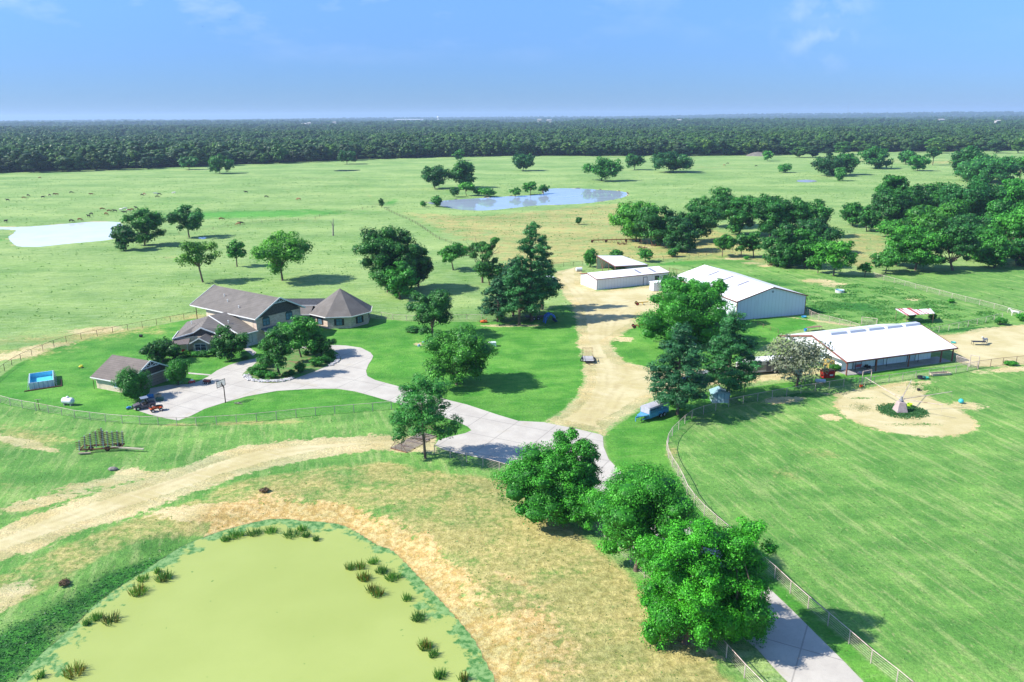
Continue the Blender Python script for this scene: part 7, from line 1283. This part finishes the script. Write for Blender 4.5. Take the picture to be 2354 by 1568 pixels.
# blue loader tractor, black trailer, orange mower
t_ = thing('loader_arm', 'bright blue tractor loader arms standing beside the pines', 'loader', D_('3', 1690, 912), R(20)); BB = M_('loader_blue', (.03, .14, .55), .4, .15)
for y in (-.55, .55): m = MB(); m.beam((-.9, y, .1), (-.7, y, 1.7), .2, .25); m.beam((-.7, y, 1.7), (.2, y, 2.3), .2, .3); m.beam((.2, y, 2.3), (1.3, y, 1.9), .2, .28); m.beam((1.3, y, 1.9), (1.7, y, 1.1), .16, .2); m.beam((-.8, y, .6), (.2, y, 2.0), .08); m.build('arm', BB, t_)
m = MB(); m.tube((-.1, -.55, 2.2), (-.1, .55, 2.2), .09); m.tube((1.3, -.55, 1.85), (1.3, .55, 1.85), .09); m.build('cross_tube', BB, t_); m = MB(); m.loft([[(1.55, -1.0, .3), (1.55, -1.0, 1.1), (2.2, -1.0, .35)], [(1.55, 1.0, .3), (1.55, 1.0, 1.1), (2.2, 1.0, .35)]]); m.build('bucket', M_('dark_blue_steel', (.02, .05, .12), .5, .2), t_)
t_ = thing('flatbed_trailer', 'black flatbed trailer in the shade of the pine group', 'trailer', D_('3', 1590, 880), R(4)); m = MB(); m.box(-2.6, 2.6, -1.0, 1.0, .6, .72); m.build('deck', BLACK, t_); m = MB(); m.beam((-2.6, -1, .85), (2.6, -1, .85), .05); m.beam((-2.6, 1, .85), (2.6, 1, .85), .05); m.beam((-2.6, 0, .6), (-4.2, 0, .5), .14); m.build('frame', BLACK, t_)
for x in (-.5, .5):
    for y in (-1.1, 1.1): wheel(t_, 'wheel', (x, y, .36), .36, .2)
t_ = thing('orange_mower', 'small orange mower deck by the pipe fence left of the pines', 'mower', D_('3', 1155, 910), R(10)); m = MB(); m.loft([sec(-.8, .15, .4, .5), sec(0, .12, .5, .6), sec(.8, .15, .38, .5)]); m.build('deck', M_('mower_orange', (.62, .13, .02), .5, .15), t_); m = MB(); m.beam((.2, 0, .5), (.8, 0, 1.0), .1); m.ell((0, 0, .6), (.25, .25, .15)); m.build('gearbox', M_('mower_orange2', (.45, .10, .03), .5, .2), t_)
for x in (-.8, .8): wheel(t_, 'wheel', (x, .5, .2), .2, .14)
t_ = thing('red_implement', 'rusty red tow implement at the yard edge, lower of the two', 'implement', D_('4', 695, 720), R(5)); m = MB(); m.beam((-1.2, 0, .5), (1.6, 0, .6), .2); m.beam((0, -.8, .5), (0, .8, .5), .15); m.build('frame', M_('implement_red', (.35, .05, .03), .6, .2), t_)
for y in (-.7, .7): wheel(t_, 'wheel', (-.9, y, .38), .38, .2, rim=RUST)
t_ = thing('yellow_implement', 'yellow framed tow implement at the yard edge, upper of the two', 'implement', D_('4', 712, 568), R(5)); m = MB(); m.beam((-1.2, 0, .55), (2.2, .2, .7), .22); m.beam((.5, -.9, .5), (.5, .9, .5), .15); m.build('frame', M_('implement_yellow', (.50, .33, .05), .6, .2), t_)
for y in (-.7, .7): wheel(t_, 'wheel', (-.9, y, .42), .42, .22, rim=M_('red_rim', (.4, .04, .03), .5, .1))
t_ = thing('storage_container', 'white ribbed container standing left of the big barn', 'container', D_('4', 800, 480), R(17)); m = MB(); m.box(0, 3.4, 0, 2.4, .1, 2.3); m.build('body', SIDE, t_); m = MB(); m.slab([(-.2, -.2, 2.42), (6.0, -.2, 2.8), (6.0, 2.6, 2.8), (-.2, 2.6, 2.42)], .08); m.build('roof', MROOF, t_)
for x, z in ((5.8, 2.7), (4.0, 2.55)): m = MB(); m.tube((x, 0, 0), (x, 0, z), .05, .05, 6); m.build('post', RUSTP, t_)
t_ = thing('boat', 'small white boat on a trailer between the bright tree and the big barn', 'boat', D_('4', 1205, 690), R(8)); m = MB(); sb_ = lambda x, w_, z0: [(x, -w_, .95), (x, -w_ * .7, z0), (x, w_ * .7, z0), (x, w_, .95)]; m.loft([sb_(-2.5, .9, .5), sb_(0, 1.0, .45), sb_(1.6, .8, .5), sb_(2.7, .08, .8)]); m.build('hull', M_('boat_white', (.6, .62, .66), .3, .08), t_); m = MB(); m.box(-2.2, 1.2, -.7, .7, .96, 1.0); m.build('deck', M_('boat_grey', (.25, .3, .35), .5, .1), t_)
for y in (-.85, .85): wheel(t_, 'wheel', (-.6, y, .3), .3, .2)
t_ = thing('utility_box', 'white electrical box on the mown lawn right of the oak', 'utility box', D_('3', 1225, 1108), R(8)); m = MB(); m.box(-.85, .85, -.6, .6, .1, .95); m.build('cabinet', M_('box_white', (.52, .58, .56), .5, .06), t_, bev=.03); m = MB(); m.box(-.95, .95, -.7, .7, 0, .098); m.build('pad', CONC, t_)
for i, (x, y) in enumerate(((615, 1108), (652, 1082))): t_ = thing('well_cap', ['blue grey well cap on the bare patch, lower', 'white well pipe on the bare patch, upper'][i], 'well cap', D_('3', x, y)); m = MB(); m.lathe([(.3, 0), (.3, .35), (.1, .5)], (0, 0, 0), 10); m.build('cap', M_('well_blue', (.2, .3, .42), .5, .2), t_); m = MB(); m.tube((.3, 0, .2), (.7, 0, .2), .06, .06, 6); m.build('pipe', WHITE, t_)
# old machinery and windmill frame in the meadow
t_ = thing('old_rake', 'long rusty farm implement left in the dry meadow behind the sheds', 'implement', D_('C', 730, 1220), R(4)); m = MB(); m.beam((-10, 0, 1.1), (10, 0, 1.3), .3); m.beam((-9, 2, .9), (9, 2, 1.0), .2)
for i in range(11): x = -9 + i * 1.8; m.beam((x, 0, 1.1), (x + .3, 2, .9), .15); m.tube((x, 1, .9), (x + .6, 1.2, .05), .08, .05, 5); m.beam((x, 0, 1.2), (x, 0, 2.0), .1)
m.build('frame', M_('orange_rust', (.20, .065, .03), .9, .3, 3), t_)
for x in (-9.5, -4, 4, 9.5): wheel(t_, 'wheel', (x, 1, .5), .5, .25, rim=RUST)
t_ = thing('windmill_tower', 'small lattice windmill tower frame before the thicket', 'tower', D_('C', 970, 1238)); m = MB()
for sx in (-1, 1):
    for sy in (-1, 1): m.beam((sx * 1.4, sy * 1.4, 0), (sx * .15, sy * .15, 6.5), .09)
for z in (1.5, 3, 4.5):
    q = 1.4 - z * .192
    for a, b in (((-q, -q), (q, -q)), ((q, -q), (q, q)), ((q, q), (-q, q)), ((-q, q), (-q, -q))): m.beam((*a, z), (*b, z), .06)
m.build('lattice', RUSTP, t_); m = MB(); m.box(-.2, .2, -.2, .2, 6.5, 6.8); m.build('head', RUST, t_)
for k_, x, y, lb in (('C', 775, 1236, 'lone dark tyre pile in the dry meadow'), ('C', 940, 1268, 'brown scrap timber heap left of the thicket'), ('C', 1080, 1250, 'reddish junk heap at the thicket foot'), ('4', 1600, 305, 'brown earth heap at the edge of the near thicket')):
    t_ = thing('junk_heap', lb, 'heap', D_(k_, x, y)); m = MB()
    for i in range(12): a, b = random.uniform(-2, 2), random.uniform(-1, 1); m.beam((a, b, .1), (a + random.uniform(-1.2, 1.2), b + random.uniform(-.8, .8), random.uniform(.2, .9)), .22)
    m.build('pieces', M_('heap_brown', (.17, .09, .05), .9, .35, 3), t_)
# reeds in the pond: each clump a plant
REED = leaf_mat('reeds', (.05, .19, .03), (.15, .30, .05), .45); REEDB = leaf_mat('brown_reeds', (.14, .10, .02), (.22, .17, .03), .3)
rs = [('E', 745, 1085, 1.6, 2), ('E', 775, 1015, 1.0, 0), ('E', 885, 1010, 1.4, 1), ('E', 850, 975, .6, 0), ('E', 600, 1240, 1.4, 3), ('E', 522, 1225, .9, 0), ('E', 470, 1255, .7, 0), ('E', 400, 1520, 1.5, 3), ('E', 220, 1540, .7, 0), ('E', 1222, 800, 1.0, 0), ('E', 1280, 778, 1.5, 0), ('E', 1375, 765, 1.5, 0), ('E', 1465, 755, 1.3, 0), ('E', 1575, 775, 1.6, 0), ('E', 1630, 745, 1.0, 0), ('E', 1655, 780, .7, 0), ('E', 1708, 800, .6, 0), ('E', 1892, 955, .8, 1), ('E', 1950, 950, .9, 2), ('E', 1970, 1010, 1.2, 3), ('E', 2012, 1075, 1.1, 3),
      ('F', 310, 1145, 1.1, 2), ('F', 290, 985, .9, 0), ('F', 330, 1030, 1.2, 0), ('F', 385, 1060, 1.5, 0), ('F', 545, 1400, 1.1, 2), ('F', 582, 1440, .8, 0), ('F', 615, 1540, 1.0, 0), ('F', 730, 1560, .7, 2), ('F', 510, 1260, 1.2, 0), ('F', 455, 1165, .8, 0)]
RL = []; cn_ = ['left edge', 'top edge', 'right edge', 'right side', 'lower right']
for i, (k_, x, y, r_, br) in enumerate(rs):
    g = W(k_, x, y, PZ); r_ *= .66; n = int(230 * r_ * rng.uniform(.6, 1.1)); a = rng.uniform(0, 6.28, n); q = r_ * .85 * rng.random(n) ** rng.uniform(.5, .9); cx = q * np.cos(a); cy = q * np.sin(a); hh = rng.uniform(.4, 1.1, n) * (.8 if br else .62); wv = .035 * rng.uniform(.7, 1.4, n)
    th = rng.uniform(0, 6.28, n); ux, uy = np.cos(th) * wv, np.sin(th) * wv; tx, ty = cx * .35 + rng.normal(size=n) * .12, cy * .35 + rng.normal(size=n) * .12; z0 = np.zeros(n)
    V = np.stack([np.column_stack([cx - ux, cy - uy, z0]), np.column_stack([cx + ux, cy + uy, z0]), np.column_stack([cx + tx + ux * .3, cy + ty + uy * .3, hh]), np.column_stack([cx + tx - ux * .3, cy + ty - uy * .3, hh])], 1).reshape(-1, 3)
    me = npmesh('reed_clump', V, np.arange(4 * n).reshape(n, 4), REED, None, dict(tone=np.clip(rng.random(n), 0, 1))); me.materials.append(REEDB); mi = (rng.random(n) < br * .22).astype(np.int32); me.polygons.foreach_set('material_index', mi)
    o = bpy.data.objects.new('reed_clump', me); C.objects.link(o); o.location = (g[0], g[1], PZ); sd_ = ['all green', 'brown tipped', 'green and brown', 'mostly brown'][br]; sz = 'large' if r_ > 1.3 else 'small' if r_ < .85 else 'medium'
    pos = ('left edge' if g[0] < -23 else 'far edge' if g[1] > 78 else 'right side') ; RL.append((o, pos, sz, sd_)); tag(o, f'{sz} {sd_} reed clump', 'reeds', 'reed clumps standing in the green pond')
ORD = 'first second third fourth fifth sixth seventh eighth ninth tenth eleventh twelfth thirteenth fourteenth fifteenth sixteenth seventeenth eighteenth nineteenth twentieth twenty-first twenty-second'.split()
for ps_ in ('left edge', 'far edge', 'right side'):
    g_ = sorted([q for q in RL if q[1] == ps_], key=lambda q: q[0].location.x if ps_ == 'far edge' else q[0].location.y)
    for i, q in enumerate(g_): q[0]['label'] = f"{q[2]} {q[3]} reed clump, {ORD[i]} from the {'left' if ps_ == 'far edge' else 'near'} end of the pond's {ps_}"
# distant landmarks
x, y = far_at(1008, 6800); z = zat(x, y); t_ = thing('water_tower', 'white water tower standing on the horizon above the woods', 'water tower', (x, y, z)); m = MB()
for a in range(6): m.tube((7 * math.cos(a), 7 * math.sin(a), 0), (5 * math.cos(a), 5 * math.sin(a), 34), 1.0, 1.0, 6)
m.tube((0, 0, 0), (0, 0, 34), 2, 2, 8); m.build('leg_frame', M_('tower_white', (.75, .76, .78), .5, .03), t_); m = MB(); m.ell((0, 0, 40), (9.5, 9.5, 7.5), 16, 10); m.build('tank', MC['tower_white'], t_)
x, y = far_at(940, 7400); z = zat(x, y); t_ = thing('white_warehouse', 'long low white warehouse on the horizon left of the water tower', 'warehouse', (x, y, z)); m = MB(); m.box(-125, 125, 0, 60, 0, 24); m.build('wall', MC['tower_white'], t_); m = MB(); m.slab([(-127, -2, 24.5), (127, -2, 24.5), (127, 62, 27), (-127, 62, 27)], .4); m.build('roof', MC['tower_white'], t_)
x, y = far_at(1945, 5200); z = zat(x, y); t_ = thing('radio_mast', 'thin radio mast rising above the woods on the right', 'mast', (x, y, z)); m = MB(); m.tube((0, 0, 0), (0, 0, 110), .5, .35, 6); m.build('mast', STEEL, t_); m = MB(); m.tube((0, 0, 110), (0, 0, 114), .2, .1, 5); m.build('antenna', STEEL, t_)
for i, (px, d, w_, lb) in enumerate(((700, 3600, 18, 'white roofed farm building far off in the woods left'), (712, 4100, 12, 'small pale house beside the far left farm building'), (770, 4600, 14, 'pale house near the tan field on the left'), (1240, 4300, 16, 'pale house in the middle of the distant woods'), (1262, 4700, 22, 'long pale building right of the middle distant house'), (1560, 3700, 14, 'tiny white house right of centre in the woods'), (2160, 3900, 18, 'pale house far off in the right woods'), (2290, 3400, 12, 'tiny white house near the right edge horizon'))):
    x, y = far_at(px, d); z = zat(x, y) + 15; t_ = thing('distant_house', lb, 'house', (x, y, z - 15)); m = MB(); m.box(-w_ * .6, w_ * .6, -7, 7, 0, 18); m.build('wall', M_('far_wall', (.42, .40, .38), .7, .05), t_); m = MB(); w_ *= .6; m.slab([(-w_ - 1, -8, 18.1), (w_ + 1, -8, 18.1), (w_ + 1, 0, 21), (-w_ - 1, 0, 21)], .4); m.slab([(-w_ - 1, 0, 21), (w_ + 1, 0, 21), (w_ + 1, 8, 18.1), (-w_ - 1, 8, 18.1)], .4); m.build('roof', M_('far_roof', (.40, .38, .36), .5, .05), t_)
g = U(2196, 341); t_ = thing('farm_house', 'small white gabled house at the edge of the right woods', 'house', (g[0], g[1], 0), R(20)); m = MB(); m.loft([[(-7, -4, 0), (7, -4, 0), (7, -4, 4), (-7, -4, 4)], [(-7, 4, 0), (7, 4, 0), (7, 4, 4), (-7, 4, 4)]]); m.build('wall', M_('far_wall', (.62, .60, .58), .7, .05), t_); m = MB(); m.slab([(-7.5, -4.5, 4), (7.5, -4.5, 4), (7.5, 0, 6.2), (-7.5, 0, 6.2)], .2); m.slab([(-7.5, 0, 6.2), (7.5, 0, 6.2), (7.5, 4.5, 4), (-7.5, 4.5, 4)], .2); m.build('roof', M_('far_roof2', (.5, .46, .44), .7, .1), t_)
g = U(1742, 358); t_ = thing('gravel_mound', 'grey gravel mound at the edge of the far woods', 'mound', (g[0], g[1], 0)); m = MB(); m.lathe([(15, -.2), (10, 2.2), (5, 3.9), (.5, 4.6)], (0, 0, 0), 14); m.build('mound_body', M_('mound_grey', (.15, .14, .12), .95, .2, .3), t_)
# birds
for i, (px, py, d, lb) in enumerate(((471, 56, 420, 'dark bird high in the sky at the left, lower of two'), (534, 41, 430, 'dark bird high in the sky at the left, upper of two'), (1350, 98, 480, 'small dark bird in the sky right of centre'), (977, 194, 560, 'tiny bird in the middle of the sky just above the horizon'), (1570, 220, 620, 'tiny bird low in the sky right of centre'))):
    a = px - 1177; b = 784 - py; v_ = Vector((a, CF * math.cos(CP) + b * math.sin(CP), -CF * math.sin(CP) + b * math.cos(CP))).normalized() * d; t_ = thing('bird', lb, 'bird', (v_.x, v_.y, CH + v_.z), .4, 'birds in the sky'); m = MB(); m.ell((0, 0, 0), (.28, .09, .09), 8, 6); m.add([(.1, .05, .02), (-.12, .05, .02), (-.15, .65, .16), (-.02, .68, .16)], [(0, 1, 2, 3)]); m.add([(.1, -.05, .02), (-.12, -.05, .02), (-.15, -.65, .16), (-.02, -.68, .16)], [(0, 1, 2, 3)]); m.add([(-.25, 0, 0), (-.45, .1, 0), (-.45, -.1, 0)], [(0, 1, 2)]); m.build('body', BLACK, t_)
# ================================================================ HAZE
hz_m = bpy.data.materials.new('haze_air'); hz_m.use_nodes = True; nt = hz_m.node_tree; nt.nodes.remove(nt.nodes['Principled BSDF']); pv = nt.nodes.new('ShaderNodeVolumePrincipled'); pv.inputs['Color'].default_value = (.50, .70, .95, 1); pv.inputs['Density'].default_value = 8.5e-5; pv.inputs['Anisotropy'].default_value = .1
nt.links.new(pv.outputs[0], nt.nodes['Material Output'].inputs['Volume'])
m = MB(); m.box(-17000, 17000, -700, 22500, -16, 150); o = m.build('haze', hz_m); tag(o, 'pale blue air haze over the whole landscape', 'haze', kind='stuff')
